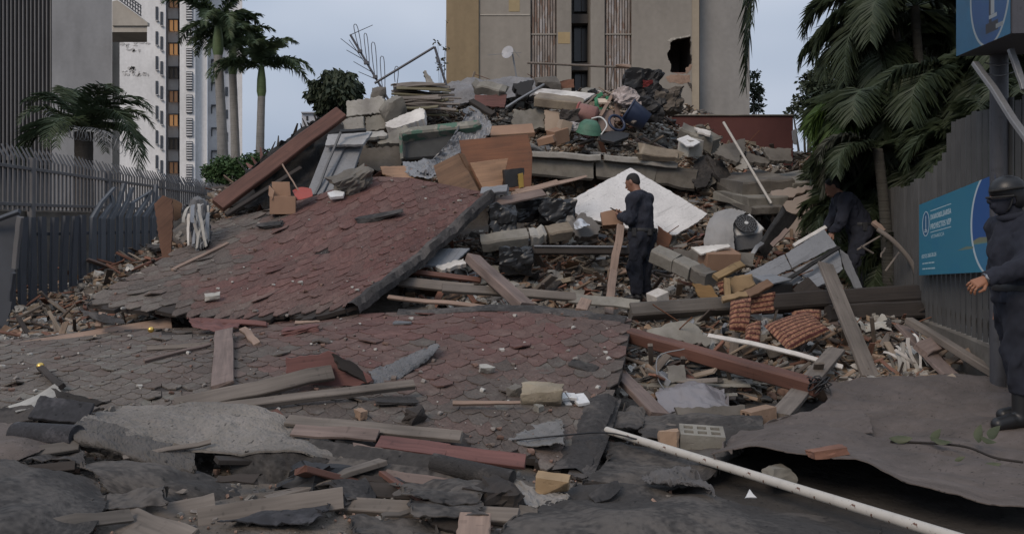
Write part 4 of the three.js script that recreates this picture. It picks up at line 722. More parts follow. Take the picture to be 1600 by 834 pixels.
// antenna, bent frame, dish, long pole
{
  const m = mat([0.10, 0.10, 0.11], null, 0.5, null, 0, { metalness: 0.6 }), d = 17.6, g = T('tv_antenna', 'toppled television antenna with looped rods against the sky on the heap', 'antenna', null, P(600, 150, d));
  const q = rod([608, 158, d], [547, 54, d], 0.022); M('boom', q.geo, m, g, q.pos);
  const loop = (x, y, dx, dy, w) => { const e = tube([[x, y, d], [x + dx * 0.5 - w, y + dy * 0.5, d], [x + dx - w * 0.5, y + dy, d], [x + dx + w, y + dy, d], [x + dx * 0.5 + w + 2, y + dy * 0.5, d], [x + 3, y + 4, d]], 0.008, 40, 5); M('element', e.geo, m, g, e.pos); };
  loop(562, 80, -8, -42, 2); loop(574, 100, -4, -48, 1.5); loop(586, 122, -4, -56, 2); loop(598, 142, -2, -54, 2); loop(617, 128, 2, -24, 2);
  for (const [x, y, x2, y2] of [[560, 82, 532, 60], [566, 92, 541, 78], [580, 112, 552, 96], [588, 124, 560, 112], [548, 54, 582, 39], [570, 98, 545, 62]]) { const e = rod([x, y, d], [x2, y2, d - 0.3], 0.008, 0.006, 5); M('element', e.geo, m, g, e.pos); }
  for (const [x, y] of [[562, 80], [572, 98], [586, 120]]) { const e = CB(0.09, 0.07, 0.07); M('clamp', e, m, g, P(x, y, d - 0.02)); }
  const f = T('bent_frame', 'bent thin metal frame poking up over the heap beside the antenna', 'frame', null, P(680, 135, 17.4));
  for (const [a, b] of [[[585, 130, 17.3], [679, 73, 17.3]], [[679, 73, 17.3], [698, 136, 17.3]]]) { const e = rod(a, b, 0.024); M('tube', e.geo, m, f, e.pos); }
  { const e = CB(0.06, 0.1, 0.05); M('bracket', e, m, f, P(684, 94, 17.28)); }
  const dg = T('satellite_dish', 'small grey satellite dish on a thin mast in front of the tan tower', 'satellite dish', null, P(808, 122, 18.6));
  { const l = new THREE.LatheGeometry([[0, 0], [0.06, 0.004], [0.11, 0.014], [0.135, 0.024], [0.137, 0.03], [0.1, 0.02], [0, 0.008]].map((p) => new THREE.Vector2(...p)), 24); l.rotateX(Math.PI / 2); const e = M('dish', boxUV(l), mat([0.5, 0.5, 0.52], TX.paint, 0.5), dg, P(794, 82, 18.5)); e.rotation.y = -0.5; e.rotation.x = -0.3; const a = rod([807, 122, 18.6], [801, 84, 18.6], 0.016); M('mast', a.geo, MT.metalGrey, dg, a.pos); for (const [p, r] of [[[762, 86, 18.4], [786, 84, 18.4]], [[799, 82, 18.4], [814, 82, 18.3]], [[802, 76, 18.4], [812, 90, 18.4]]]) { const k = rod(p, r, 0.006, 0.006, 5); M('arm', k.geo, MT.metalGrey, dg, k.pos); } }
  const lp = T('long_pole', 'long thin horizontal pole with a short upright above the heap top', 'pole', null, P(955, 135, 18.4));
  for (const [a, b, r] of [[[824, 98, 18.4], [970, 105, 18.4], 0.025], [[958, 105, 18.4], [952, 140, 18.4], 0.02]]) { const e = rod(a, b, r); M('tube', e.geo, MT.woodGrey, lp, e.pos); }
  { const e = lump(0.32, 0.09, 0.08); M('broken_end', e, MT.woodPale, lp, P(974, 103, 18.38)); }
}
// dark broken eave and the leaning timber at the left of the heap
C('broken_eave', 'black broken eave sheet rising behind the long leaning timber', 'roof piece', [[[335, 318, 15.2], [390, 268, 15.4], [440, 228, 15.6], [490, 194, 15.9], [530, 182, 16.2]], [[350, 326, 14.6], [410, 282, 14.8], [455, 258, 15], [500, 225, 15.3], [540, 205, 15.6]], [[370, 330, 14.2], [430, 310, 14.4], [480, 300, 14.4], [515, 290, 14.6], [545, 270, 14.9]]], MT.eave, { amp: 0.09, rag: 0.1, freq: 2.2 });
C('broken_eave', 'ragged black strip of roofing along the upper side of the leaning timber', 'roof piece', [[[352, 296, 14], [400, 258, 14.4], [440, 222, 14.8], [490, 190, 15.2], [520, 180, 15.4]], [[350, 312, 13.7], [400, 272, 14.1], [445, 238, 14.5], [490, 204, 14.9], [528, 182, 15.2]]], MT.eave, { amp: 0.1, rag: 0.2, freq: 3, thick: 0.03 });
C('broken_eave', 'black sheet painting the dark void below the leaning timber', 'roof piece', [[[392, 286, 14.3], [440, 252, 14.7], [490, 215, 15.1]], [[400, 312, 14], [450, 290, 14.3], [498, 262, 14.5]], [[410, 326, 13.8], [450, 318, 13.9], [492, 308, 14.1]]], MT.eave, { amp: 0.08, rag: 0.06, freq: 2.5 });  // near-black sheet fills the void; its shade is in the colour
B('timber', 'long thick reddish-brown timber leaning up the left side of the heap', 'timber', [338, 322, 13.4], [533, 176, 15.0], 0.24, 0.12, MT.woodRed, { f: [0.3, 0.6, 0.8], rag: 0.04 });
B('timber', 'dark thin lath sloping under the leaning timber at left', 'timber', [352, 336, 13.2], [470, 262, 14.2], 0.07, 0.05, MT.woodDark);
B('broom_stick', 'thin pale stick standing above the red dustpan', 'stick', [440, 256, 13.5], [466, 298, 13.2], 0.02, 0.02, MT.woodPale);
C('dustpan', 'small bright red plastic scoop beside the cardboard box', 'dustpan', [[[456, 298, 13.2], [470, 292, 13.3], [486, 294, 13.3]], [[460, 305, 13.0], [472, 301, 13.1], [488, 302, 13.1]], [[464, 312, 12.9], [476, 310, 12.9], [488, 306, 13]]], mat([0.32, 0.045, 0.025], null, 0.5), { amp: 0.01, rag: 0.02, nu: 10, nv: 8 });
for (let k = 0; k < 16; k++) { const t = k / 15, x = lerp(385, 505, t), y = lerp(268, 190, t); B('splinter', 'dark broken splinter sticking up along the black eave', 'splinter', [x, y, 15.3], [x + rr(-16, 14), y - rr(8, 30), 15.3 + rr(-0.2, 0.2)], rr(0.03, 0.09), 0.02, pick([MT.woodDark, MT.feltDark, MT.woodMaroon]), { seg: 2, taper: 0.3, f: [0, 0.2, 1] }, 'splinters along the eave'); }
// grey doors and block wall fragment
{
  const g = T('metal_shutter', 'pair of grey metal door leaves lying slanted beside the block wall fragment', 'door', null, P(525, 260, 14.3));
  for (const [pts, d, m] of [[[[508, 228], [540, 227], [503, 304], [478, 304]], 14.2, MT.greyPanel], [[[542, 227], [566, 226], [541, 300], [506, 304]], 14.2, MT.greyPanel]]) { const q = panel(pts, d, [-0.15, 0.5, 0.85], 0.045, 0, 0.006); M('leaf', q.geo, m, g, q.pos); }
  const q = panel([[512, 210], [581, 205], [567, 225], [508, 227]], 14.35, [-0.1, 0.75, 0.6], 0.04, 0.01); tag(M('top_flap', q.geo, mat([0.42, 0.42, 0.42], TX.paint, 0.65), g, q.pos), 'dusty bent-over top of the doors');
  const w = bar([532, 206, 14.2], [492, 304, 13.98], 0.035, 0.03, {}); M('centre_strip', w.geo, MT.greyPanelDark, g, w.pos);
  const s = bar([530, 206, 14.25], [572, 203, 14.35], 0.06, 0.05, {}); M('handle_bar', s.geo, MT.black, g, s.pos);
}
{
  const g = T('block_wall_piece', 'two-course fragment of pale block wall at the left end of the heap top', 'wall fragment', null, P(566, 190, 16));
  for (const [pts, d, m] of [[[[541, 158], [598, 150], [602, 165], [600, 176], [540, 182]], 16, MT.concreteLight], [[[533, 186], [568, 182], [570, 206], [535, 210]], 15.95, MT.concreteLight], [[[570, 182], [606, 178], [606, 200], [572, 206]], 15.97, MT.concrete]]) { const q = panel(pts, d, [-0.1, 0.15, 1], 0.4, 0.02, 0.01); M('block', q.geo, m, g, q.pos); }
}
blockAt('concrete_lump', 'round dark lump on top of the block wall fragment', 'rubble', 592, 147, 16.2, [0.28, 0.26, 0.26], [0, 0, 0], MT.concreteDark, { lump: 1, cuts: 6 });
blockAt('concrete_lump', 'grey angular block right of the block wall fragment', 'rubble', 614, 172, 15.9, [0.42, 0.36, 0.4], [0.4, 0.2, 0.5], MT.concrete, { lump: 1, cuts: 4 });
S('concrete_plate', 'pale flat plate tilted below the bundle of laths', 'plate', [[601, 192], [656, 168], [664, 172], [662, 186], [616, 200], [602, 197]], 15.5, [-0.2, 0.75, 0.6], 0.14, MT.plasterWhite, 0.02);
S('concrete_plate', 'grey broken plate left of the green mattress', 'plate', [[588, 216], [634, 194], [640, 206], [622, 224], [590, 224]], 15.1, [-0.2, 0.6, 0.7], 0.2, MT.concrete, 0.03);
S('concrete_plate', 'thin pale plate just left of the mattress corner', 'plate', [[548, 208], [600, 204], [604, 212], [556, 216]], 15.1, [0, 0.85, 0.5], 0.05, MT.concreteLight, 0.02);
S('concrete_plate', 'dark cracked slab end below the left plates', 'plate', [[562, 232], [624, 228], [628, 262], [600, 268], [558, 262]], 15, [-0.1, 0.2, 1], 0.5, MT.concreteDark, 0.03);
// bundle of thin laths
{
  const g = T('lath_bundle', 'heap of loose grey laths like thatch on the heap top', 'lath bundle', null, P(655, 165, 17));
  for (let k = 0; k < 46; k++) { const y = lerp(131, 176, k / 46) + rr(-3, 3), x0 = rr(606, 626) + k * 0.2, d = 16.9 - k * 0.012 + rr(-0.1, 0.1), q = bar([x0, y + rr(-3, 3), d], [x0 + rr(62, 92), y + rr(-6, 9), d + rr(-0.2, 0.3)], rr(0.05, 0.1), rr(0.012, 0.03), { f: [rr(-0.2, 0.2), 1, rr(0.1, 0.8)], seg: 4, bend: rr(-0.04, 0.04) }); M('lath', q.geo, pick([MT.woodGrey, MT.woodDark, MT.woodGrey, mat([0.21, 0.19, 0.12], TX.wood, 0.9)]), g, q.pos); }
}
S('stone_plate', 'grey leaning plate standing behind the laths', 'plate', [[661, 112], [666, 110], [692, 150], [690, 166], [680, 164]], 17.2, [0.2, 0.1, 1], 0.08, MT.concreteLight, 0.02);
C('dusty_sheet', 'wrinkled grey dusty sheet draped over the middle of the heap top', 'sheet', [[[688, 140, 18], [712, 122, 18.4], [760, 124, 18.6], [810, 120, 18.8], [842, 124, 18.8]], [[690, 156, 17.6], [720, 140, 17.8], [765, 140, 17.9], [810, 134, 18], [846, 134, 18.2]], [[700, 166, 17.2], [730, 158, 17.3], [770, 154, 17.3], [815, 146, 17.5], [848, 144, 17.6]]], mat([0.30, 0.30, 0.31], TX.dust, 0.9, TX.feltB, 0.01), { amp: 0.12, freq: 1.6, rag: 0.07, fine: 0.02 });
B('concrete_beam', 'broken knobbly concrete beam on the dusty sheet', 'beam', [738, 132, 17], [794, 146, 16.8], 0.22, 0.2, MT.concrete, { rag: 0.12, wob: 0.05 });
S('maroon_board', 'dull maroon board upright below the knobbly beam', 'board', [[742, 148], [792, 148], [788, 168], [740, 164]], 16.7, [0, 0.25, 1], 0.04, MT.woodMaroon, 0.01);
S('black_bin', 'black angular bin fragment beside the dusty sheet', 'bin', [[802, 130], [834, 124], [832, 140], [824, 152], [810, 148]], 16.9, [0.1, 0.2, 1], 0.25, MT.black, 0.02);
blockAt('concrete_lump', 'dark lump on the skyline left of the white-topped slab', 'rubble', 856, 130, 17.4, [0.42, 0.26, 0.3], [0.3, 0.1, 0.1], MT.concreteDark, { lump: 1 });
blockAt('brick_piece', 'red brick piece on the skyline left of the dark recess', 'brick', 884, 131, 17.5, [0.28, 0.16, 0.2], [0.2, 0.1, 0.1], MT.brick, { lump: 1, cuts: 2 });
{
  const g = T('white_topped_slab', 'long slab with a white finished top lying across the heap top', 'slab', null, P(882, 155, 16.5));
  const a = panel([[834, 146], [846, 138], [930, 146], [912, 157]], 16.4, [0, 0.93, 0.4], 0.03, 0.012); M('finish', a.geo, MT.plasterWhite, g, a.pos);
  const b = bar([836, 155, 16.2], [914, 162, 16.1], 0.7, 0.17, { f: [0.02, 0.95, 0.3], rag: 0.05 }); M('slab', b.geo, MT.mortar, g, b.pos);
}
B('cloth_pole', 'thin grey pole slanting across the rubble left of the white-topped slab', 'pole', [790, 168, 16], [850, 132, 16.8], 0.04, 0.04, MT.metalGrey);
B('timber', 'dark split timber slanting below the maroon board', 'timber', [736, 158, 16.2], [772, 180, 15.8], 0.12, 0.08, MT.woodDark, { rag: 0.05 });
S('concrete_plate', 'stained wall panel behind the cardboard and the orange panel', 'wall fragment', [[802, 172], [850, 170], [852, 200], [800, 204]], 16, [0, 0.15, 1], 0.15, MT.concrete, 0.03);
S('plaster_board', 'beige plaster board standing right of the stained wall panel', 'board', [[850, 172], [874, 172], [874, 202], [852, 204]], 15.9, [0, 0.1, 1], 0.06, mat([0.5, 0.39, 0.3], TX.stain, 0.9), 0.02);
// mattress, plastic, wooden panels
{
  const g = T('mattress', 'dark mattress with a green patterned border standing on its edge', 'mattress', null, P(684, 250, 14.6));
  const floral = mat([1, 1, 1], tex(256, (u, v) => { const a = pf(u * 6, v * 6, 6, 4, 301), b = pf(u * 9, v * 9, 9, 4, 307); return a > 0.58 ? [0.09, 0.16, 0.12] : b > 0.55 ? [0.26, 0.25, 0.21] : [0.19, 0.185, 0.16]; }, 1), 0.95);
  const q = panel([[624, 212], [632, 204], [740, 194], [750, 199], [748, 236], [735, 242], [634, 250], [626, 246]], 14.6, [-0.06, 0.12, 1], 0.26, 0, 0.03); M('body', q.geo, mat([0.085, 0.088, 0.088], TX.fabric, 0.95), g, q.pos);
  const b = panel([[625, 206], [640, 199], [748, 187], [752, 194], [742, 199], [636, 210], [628, 213]], 14.5, [-0.05, 0.6, 0.8], 0.2, 0, 0.03); M('border', b.geo, floral, g, b.pos);
  const s = bar([625, 208, 14.45], [628, 248, 14.45], 0.05, 0.05, { f: [0, 0, 1] }); M('piping', s.geo, floral, g, s.pos);
}
C('plastic_sheet', 'crumpled translucent plastic sheet hanging over the mattress', 'plastic sheet', [[[728, 180, 14.8], [745, 172, 14.9], [760, 182, 14.8]], [[705, 215, 14.3], [735, 206, 14.5], [768, 204, 14.5]], [[672, 252, 13.9], [705, 244, 14.1], [735, 232, 14.2]], [[650, 268, 13.6], [676, 274, 13.5], [700, 262, 13.7]]], new THREE.MeshPhysicalMaterial({ color: new THREE.Color(0.34, 0.34, 0.35), roughness: 0.35, transmission: 0.5, thickness: 0 }), { amp: 0.12, freq: 2.6, rag: 0.1, thick: 0.004, fine: 0.03, nu: 60, nv: 60 });
C('plastic_sheet', 'grey plastic sheet lying below the mattress', 'plastic sheet', [[[628, 256, 14.1], [660, 250, 14.2], [692, 250, 14.2]], [[630, 266, 13.8], [662, 268, 13.7], [690, 262, 13.8]], [[648, 276, 13.5], [668, 280, 13.4], [684, 272, 13.5]]], mat([0.2, 0.205, 0.215], null, 0.35), { amp: 0.05, freq: 3, rag: 0.06, fine: 0.02 });
S('wooden_board', 'large glossy orange-brown wooden panel standing upright', 'panel', [[717, 219], [825, 210], [832, 240], [830, 298], [732, 298]], 13.9, [-0.05, 0.1, 1], 0.03, MT.woodOrange, 0);
S('wooden_board', 'brown wooden cabinet side leaning left of the orange panel', 'panel', [[677, 259], [717, 239], [748, 298], [690, 302]], 13.2, [-0.4, 0.2, 0.9], 0.03, MT.plyBrown, 0);
S('wooden_board', 'narrow brown edge strip between the cabinet side and pale drawer', 'panel', [[717, 239], [725, 240], [752, 297], [747, 299]], 13.15, [0.5, 0.1, 0.9], 0.03, MT.plyBrown, 0);
S('wooden_board', 'pale tan drawer front propped on the cabinet side', 'panel', [[734, 254], [794, 247], [784, 292], [754, 295]], 13.1, [0.1, 0.3, 0.95], 0.03, MT.plyTan, 0.004);
S('plywood_sheet', 'pale pinkish plywood sheet lying at the top of the red roof', 'panel', [[594, 260], [632, 259], [652, 268], [674, 280], [668, 288], [622, 279], [598, 272]], 13.7, [0, 0.85, 0.5], 0.02, MT.plyTan, 0.01);
blockAt('black_pack', 'dark soft pack with yellow edge beside the drawer front', 'bag', 802, 278, 13.1, [0.3, 0.26, 0.25], [0.2, 0, 0.1], MT.black, { lump: 1, cuts: 4 });
S('yellow_card', 'small yellow card edge right of the dark pack', 'card', [[810, 272], [817, 270], [819, 292], [812, 294]], 12.95, [0.3, 0, 1], 0.04, mat([0.4, 0.27, 0.06], TX.stain, 0.8), 0.004);
B('metal_channel', 'short grey-blue metal channel at the top corner of the roof', 'channel', [752, 300, 12.7], [794, 296, 12.6], 0.14, 0.08, MT.greyPanel);
// concrete floor slab
{
  const g = T('floor_slab', 'long broken concrete floor slab jutting out across the heap', 'slab', null, P(960, 280, 15.4));
  for (const [a, b, t, m, w] of [[[818, 256, 15.2], [934, 262, 15.1], 0.34, MT.concrete, 1.6], [[934, 262, 15.12], [1030, 270, 15.05], 0.33, MT.concrete, 1.6], [[1030, 270, 15.04], [1098, 278, 14.95], 0.36, MT.concreteDark, 1.5]]) { const q = bar(a, b, w, t, { f: [0, 1, 0.05], rag: 0.05, wob: 0.02 }); q.pos.z -= w / 2 - 0.1; M('slab_piece', q.geo, m, g, q.pos); }
  for (const [a, b] of [[[818, 240, 15.05], [940, 246, 14.95]], [[942, 246, 14.95], [1060, 258, 14.9]]]) { const q = bar(a, b, 0.2, 0.1, { f: [0, 1, 0.1], rag: 0.05, wob: 0.02 }); M('edge_course', q.geo, MT.concreteLight, g, q.pos); }
}
S('floor_slab', 'short left length of floor slab under the mattress', 'slab', [[560, 240], [622, 236], [622, 258], [562, 262]].map(([x, y]) => [x, y, 15.2]), 0, 0, 0.6, MT.concrete, 0.02);
// basins, baskets, bundles
const lathe = (pts, n = 28) => boxUV(new THREE.LatheGeometry(pts.map((p) => new THREE.Vector2(...p)), n));
{
  const red = mat([0.26, 0.06, 0.045], null, 0.4), pink = mat([0.34, 0.17, 0.145], TX.paint, 0.6), blue = mat([0.022, 0.032, 0.066], null, 0.4), green = mat([0.085, 0.21, 0.14], TX.paint, 0.6), greenD = mat([0.03, 0.19, 0.09], null, 0.5);
  const r = T('plastic_basin', 'faded red plastic basin tipped on its side with dark cloth in it', 'basin', null, P(908, 182, 15.7));
  const q = M('bowl', lathe([[0, 0], [0.19, 0], [0.24, 0.36], [0.225, 0.36], [0.18, 0.02], [0, 0.02]]), pink, r); q.rotation.set(-0.35, -0.25, 1.35); q.position.set(0.28, 0.0, 0); q.scale.setScalar(0.9);
  const k = M('rim', new THREE.TorusGeometry(0.245, 0.022, 8, 30).rotateX(Math.PI / 2), red, q); k.position.y = 0.36;
  const b = T('plastic_bucket', 'dark blue plastic bucket lying open to the left', 'bucket', null, P(994, 178, 15.6));
  const q2 = M('bowl', lathe([[0, 0], [0.19, 0], [0.24, 0.42], [0.222, 0.42], [0.175, 0.02], [0, 0.02]]), blue, b); q2.rotation.set(-0.2, 0.1, 1.0); q2.position.set(0.18, -0.14, 0); q2.scale.setScalar(0.9);
  const k2 = M('rim', new THREE.TorusGeometry(0.24, 0.02, 8, 30).rotateX(Math.PI / 2), blue, q2); k2.position.y = 0.42;
  const rg = one('blue_ring', 'loose dark blue plastic rim below the blue bucket', 'ring', null, { geo: new THREE.TorusGeometry(0.15, 0.025, 8, 28), pos: P(964, 192, 15.4) }, blue); rg.rotation.set(-0.5, 0.4, 0.2);
  const gb = T('laundry_basket', 'pale green basket lying upside down with a white handle', 'basket', null, P(920, 207, 15.3));
  const q3 = M('bowl', lathe([[0, 0.22], [0.11, 0.21], [0.17, 0.15], [0.235, 0.0], [0.222, 0], [0.16, 0.14], [0, 0.2]], 18), green, gb); q3.rotation.set(0.35, 0.2, -0.12);
  const h = tube([V(0.2, -0.05, 0.12), V(0.3, 0.12, 0.1), V(0.2, 0.26, 0.02), V(0.05, 0.24, -0.02)], 0.014, 24); M('handle', h.geo, MT.white, gb).position.copy(h.pos);
  const gc = T('green_stool', 'dark green plastic stool frame with a pale seat on the heap', 'stool', null, P(938, 160, 16.1));
  for (const [a, e] of [[[931, 150, 16.1], [934, 172, 16]], [[942, 146, 16.1], [930, 152, 16.1]], [[950, 150, 16], [948, 170, 16]], [[934, 172, 16], [948, 170, 16]]]) { const z = bar(a, e, 0.07, 0.05, { f: [0, 0, 1] }); M('strut', z.geo, greenD, gc, z.pos); }
  { const z = panel([[934, 154], [952, 154], [954, 160], [936, 160]], 15.95, [0, 0.8, 0.5], 0.03, 0); M('seat', z.geo, mat([0.55, 0.45, 0.36], null, 0.8), gc, z.pos); }
  const soft = (name, label, cat, x, y, d, s, m, n = 1) => { const g = lump(s[0], s[1], s[2], { cuts: 3, rough: 0.26 * n, seg: 14, hf: 0.35 }); return one(name, label, cat, null, { geo: g, pos: P(x, y, d) }, m); };
  soft('clothes_bundle', 'big heap of black clothes at the top of the heap', 'clothes', 1004, 136, 16.2, [0.62, 0.5, 0.5], MT.black);
  soft('clothes_bundle', 'black clothing hanging right of the clothes heap', 'clothes', 1022, 148, 16.1, [0.36, 0.34, 0.4], MT.black);
  soft('clothes_bundle', 'small red and black cloth tucked under the clothes heap', 'clothes', 1012, 132, 15.96, [0.16, 0.12, 0.12], mat([0.16, 0.02, 0.02], TX.fabric, 0.9));
  soft('clothes_bundle', 'pale pinkish cloth bundle left of the black clothes', 'clothes', 978, 152, 15.9, [0.42, 0.3, 0.36], mat([0.52, 0.45, 0.43], TX.fabric, 0.95));
  soft('clothes_bundle', 'brown rag roll inside the tipped red basin', 'clothes', 889, 184, 15.55, [0.3, 0.24, 0.3], mat([0.07, 0.06, 0.055], TX.fabric, 0.95));
  soft('clothes_bundle', 'small white cloth left of the green basket', 'clothes', 896, 198, 15.35, [0.2, 0.15, 0.2], mat([0.48, 0.45, 0.45], TX.fabric, 0.95));
  soft('clothes_bundle', 'dark bedding slumped below the clothes heap', 'clothes', 1012, 172, 15.9, [0.5, 0.4, 0.4], MT.black);
  soft('dusty_sack', 'dusty grey-brown sack right of the black clothes', 'sack', 1042, 158, 16.1, [0.5, 0.42, 0.4], mat([0.2, 0.175, 0.15], TX.dust, 0.95));
  S('black_tray', 'flat black tray lying on the slab rubble', 'tray', [[937, 212], [955, 204], [984, 208], [982, 214], [960, 222], [940, 218]], 15.1, [0, 0.85, 0.5], 0.04, MT.black, 0.004);
  for (const [lab, x, y, d, s, r, m] of [['crushed pinkish carton left of the green basket', 872, 212, 15.2, [0.3, 0.24, 0.25], [0.6, 0.2, 0.3], MT.card], ['tall dusty carton standing left of the green basket', 880, 204, 15.25, [0.2, 0.34, 0.2], [0.3, 0.1, -0.25], mat([0.42, 0.33, 0.25], TX.stain, 0.95)], ['small pale carton below the stained wall panel', 856, 218, 15.1, [0.3, 0.12, 0.25], [-0.4, 0.3, 0.2], MT.card], ['flat arched carton lid in front of the stained wall panel', 800, 205, 15.4, [0.75, 0.08, 0.4], [0.1, 0.5, 0.08], MT.card]]) blockAt('cardboard_box', lab, 'box', x, y, d, s, r, m, { b: 0.01 });
  for (const [lab, a, b, w, m] of [['thin grey stick leaning beside the green stool', [906, 172, 15.8], [932, 148, 15.9], 0.04, MT.woodGrey], ['brown lath slanting down from the green stool', [938, 182, 15.7], [962, 140, 16.1], 0.06, MT.woodPale], ['short brown post behind the pale bundle', [966, 190, 15.9], [963, 158, 16.1], 0.09, MT.woodPink], ['pale stick lying past the blue bucket', [988, 192, 15.4], [1026, 168, 15.9], 0.06, MT.woodGrey], ['flat brown board behind the red basin', [946, 172, 15.9], [948, 206, 15.6], 0.28, MT.woodPink]]) B('wood_strip', lab, 'wood strip', a, b, w, 0.03, m);
}
// maroon wall, slabs at the right end of the heap
{
  const g = T('maroon_wall', 'dark maroon wall standing at the right end of the heap', 'wall', null, P(1135, 250, 17.6));
  const q = block(1032, 1240, 181, 262, 17.6, 0.18); M('wall', q.geo, MT.maroonWall, g, q.pos);
  const c = block(1030, 1241, 178.5, 180.7, 17.56, 0.26); M('coping', c.geo, MT.concrete, g, c.pos);
}
S('zinc_scrap', 'white torn metal scrap at the end of the maroon wall', 'metal scrap', [[1238, 205], [1246, 200], [1246, 226], [1240, 224]], 16, [0, 0, 1], 0.02, MT.greyPanel, 0.01);
B('concrete_beam', 'rough broken beam with white crust on the right slope', 'beam', [1060, 206, 15.6], [1124, 228, 15.3], 0.34, 0.26, MT.concrete, { f: [0, 0.9, 0.4], rag: 0.12, wob: 0.05 });
S('plaster_flake', 'white plaster flake lying on the rough beam', 'plaster', [[1085, 198], [1112, 205], [1110, 211], [1090, 206]], 15.2, [0, 0.9, 0.4], 0.03, MT.plasterWhite, 0.02);
blockAt('hollow_block', 'pale hollow block with a white top face on the slab edge', 'block', 1079, 230, 14.95, [0.3, 0.28, 0.3], [0.5, 0.25, 0.05], MT.concreteLight, { b: 0.012 });
S('plaster_flake', 'white sheet cap on the pale hollow block', 'plaster', [[1058, 217], [1074, 211], [1095, 222], [1084, 228], [1074, 228]], 14.75, [0, 0.85, 0.5], 0.02, MT.whiteBoard, 0.01);
B('concrete_beam', 'brown crusted beam lying on the slab edge', 'beam', [995, 236, 14.9], [1068, 246, 14.7], 0.3, 0.16, MT.mortar, { rag: 0.12, wob: 0.05, taper: 0.6 });
for (const [lab, pts, n, m] of [['dark roofing flap folded down over the slab end', [[1085, 252], [1106, 240], [1120, 256], [1105, 290], [1088, 296], [1080, 275]], [-0.2, 0.5, 0.85], MT.feltDark], ['black curled roofing flap right of the slab end', [[1106, 244], [1130, 252], [1146, 280], [1140, 292], [1118, 272]], [0.4, 0.5, 0.75], MT.feltDark], ['grey tile-like plate beside the thin slanting rod', [[1124, 228], [1164, 216], [1166, 232], [1152, 254], [1118, 240]], [0.1, 0.7, 0.6], MT.concreteDark], ['pale slab corner hanging below the dark flaps', [[1092, 278], [1112, 262], [1120, 284], [1092, 296]], [0, 0.2, 1], MT.concrete], ['grey plate lying at the foot of the maroon wall', [[1164, 236], [1206, 250], [1200, 256], [1170, 252]], [0, 0.8, 0.6], MT.concreteDark], ['wide dark plate at the foot of the maroon wall', [[1190, 230], [1238, 232], [1238, 252], [1204, 250]], [0, 0.7, 0.7], MT.concreteDark]]) S('roofing_plate', lab, 'plate', pts, 14.9, n, 0.06, m, 0.02);
one('thin_rod', 'long thin pale rod slanting down in front of the maroon wall', 'rod', null, rod([1131, 191, 14.6], [1206, 318, 13.6], 0.022), MT.pipeWhite);
// layered slabs below
for (const [lab, a, b, w, t, m] of [['thick slab layer under the thin rod', [1132, 292, 14.6], [1216, 282, 14.8], 1.2, 0.24, MT.concreteDark], ['second slab layer under the thin rod', [1138, 312, 14.2], [1205, 306, 14.4], 1.1, 0.16, MT.concrete], ['slab layer at the far right under the palms', [1206, 288, 14.8], [1284, 278, 15], 1.2, 0.14, MT.concrete], ['lowest slab layer left of the cracked wall', [1150, 324, 14], [1204, 320, 14.1], 1.0, 0.12, MT.concreteDark]]) B('slab_layer', lab, 'slab', a, b, w, t, m, { f: [0, 1, 0.15], rag: 0.08, wob: 0.03 });
{
  const g = T('cracked_wall', 'taupe plastered wall slab broken by dark cracks under the palms', 'wall fragment', null, P(1240, 380, 13.6));
  const m = mat([0.40, 0.335, 0.29], TX.stain, 0.92, TX.concreteB, 0.004);
  for (const [pts, d] of [[[[1206, 298], [1262, 290], [1282, 288], [1258, 300], [1232, 310], [1207, 314]], 13.95], [[[1207, 317], [1233, 313], [1260, 303], [1283, 293], [1282, 322], [1262, 338], [1240, 334], [1212, 334]], 13.85], [[[1208, 337], [1238, 337], [1262, 342], [1280, 350], [1278, 382], [1240, 384], [1210, 372]], 13.7], [[[1284, 300], [1296, 300], [1294, 350], [1284, 346]], 13.9]]) { const q = panel(pts, d, [0, 0.35, 0.93], 0.14, 0.022, 0.008); M('piece', q.geo, m, g, q.pos); }
}
// air conditioner under a grey sheet
{
  const g = T('air_conditioner', 'white air conditioner outdoor unit with round fan grille half covered by a sheet', 'air conditioner', null, P(1166, 372, 13));
  const n = V(0.05, 0.62, 0.78).normalize(), top = panel([[1140, 350], [1172, 334], [1195, 357], [1188, 364], [1152, 368]], 13, [n.x, n.y, n.z], 0.3, 0, 0.015); M('casing', top.geo, MT.white, g, top.pos);
  const fr = new THREE.RingGeometry(0.02, 0.165, 30), c = P(1166, 350, 12.93).addScaledVector(n, 0.012), qn = new THREE.Quaternion().setFromUnitVectors(V(0, 0, 1), n);
  const fan = M('fan_opening', boxUV(fr), MT.black, g, c); fan.quaternion.copy(qn);
  for (let k = 1; k < 6; k++) { const t = M('grille_ring', new THREE.TorusGeometry(0.03 * k, 0.004, 5, 26), MT.greyPanelDark, g, c.clone().addScaledVector(n, 0.008)); t.quaternion.copy(qn); }
  for (let k = 0; k < 14; k++) { const t = new THREE.BoxGeometry(0.15, 0.005, 0.005).translate(0.09, 0, 0); const q = M('grille_spoke', t, MT.greyPanelDark, g, c.clone().addScaledVector(n, 0.012)); q.quaternion.copy(qn).multiply(new THREE.Quaternion().setFromAxisAngle(V(0, 0, 1), k / 14 * 6.283)); }
  const hub = M('hub', boxUV(new THREE.CylinderGeometry(0.028, 0.03, 0.02, 14).rotateX(Math.PI / 2)), MT.white, g, c.clone().addScaledVector(n, 0.016)); hub.quaternion.copy(qn);
  const lo = panel([[1148, 370], [1192, 362], [1194, 386], [1152, 392]], 12.95, [0.05, -0.1, 1], 0.2, 0, 0.01); M('side', lo.geo, MT.greyPanelDark, g, lo.pos);
}
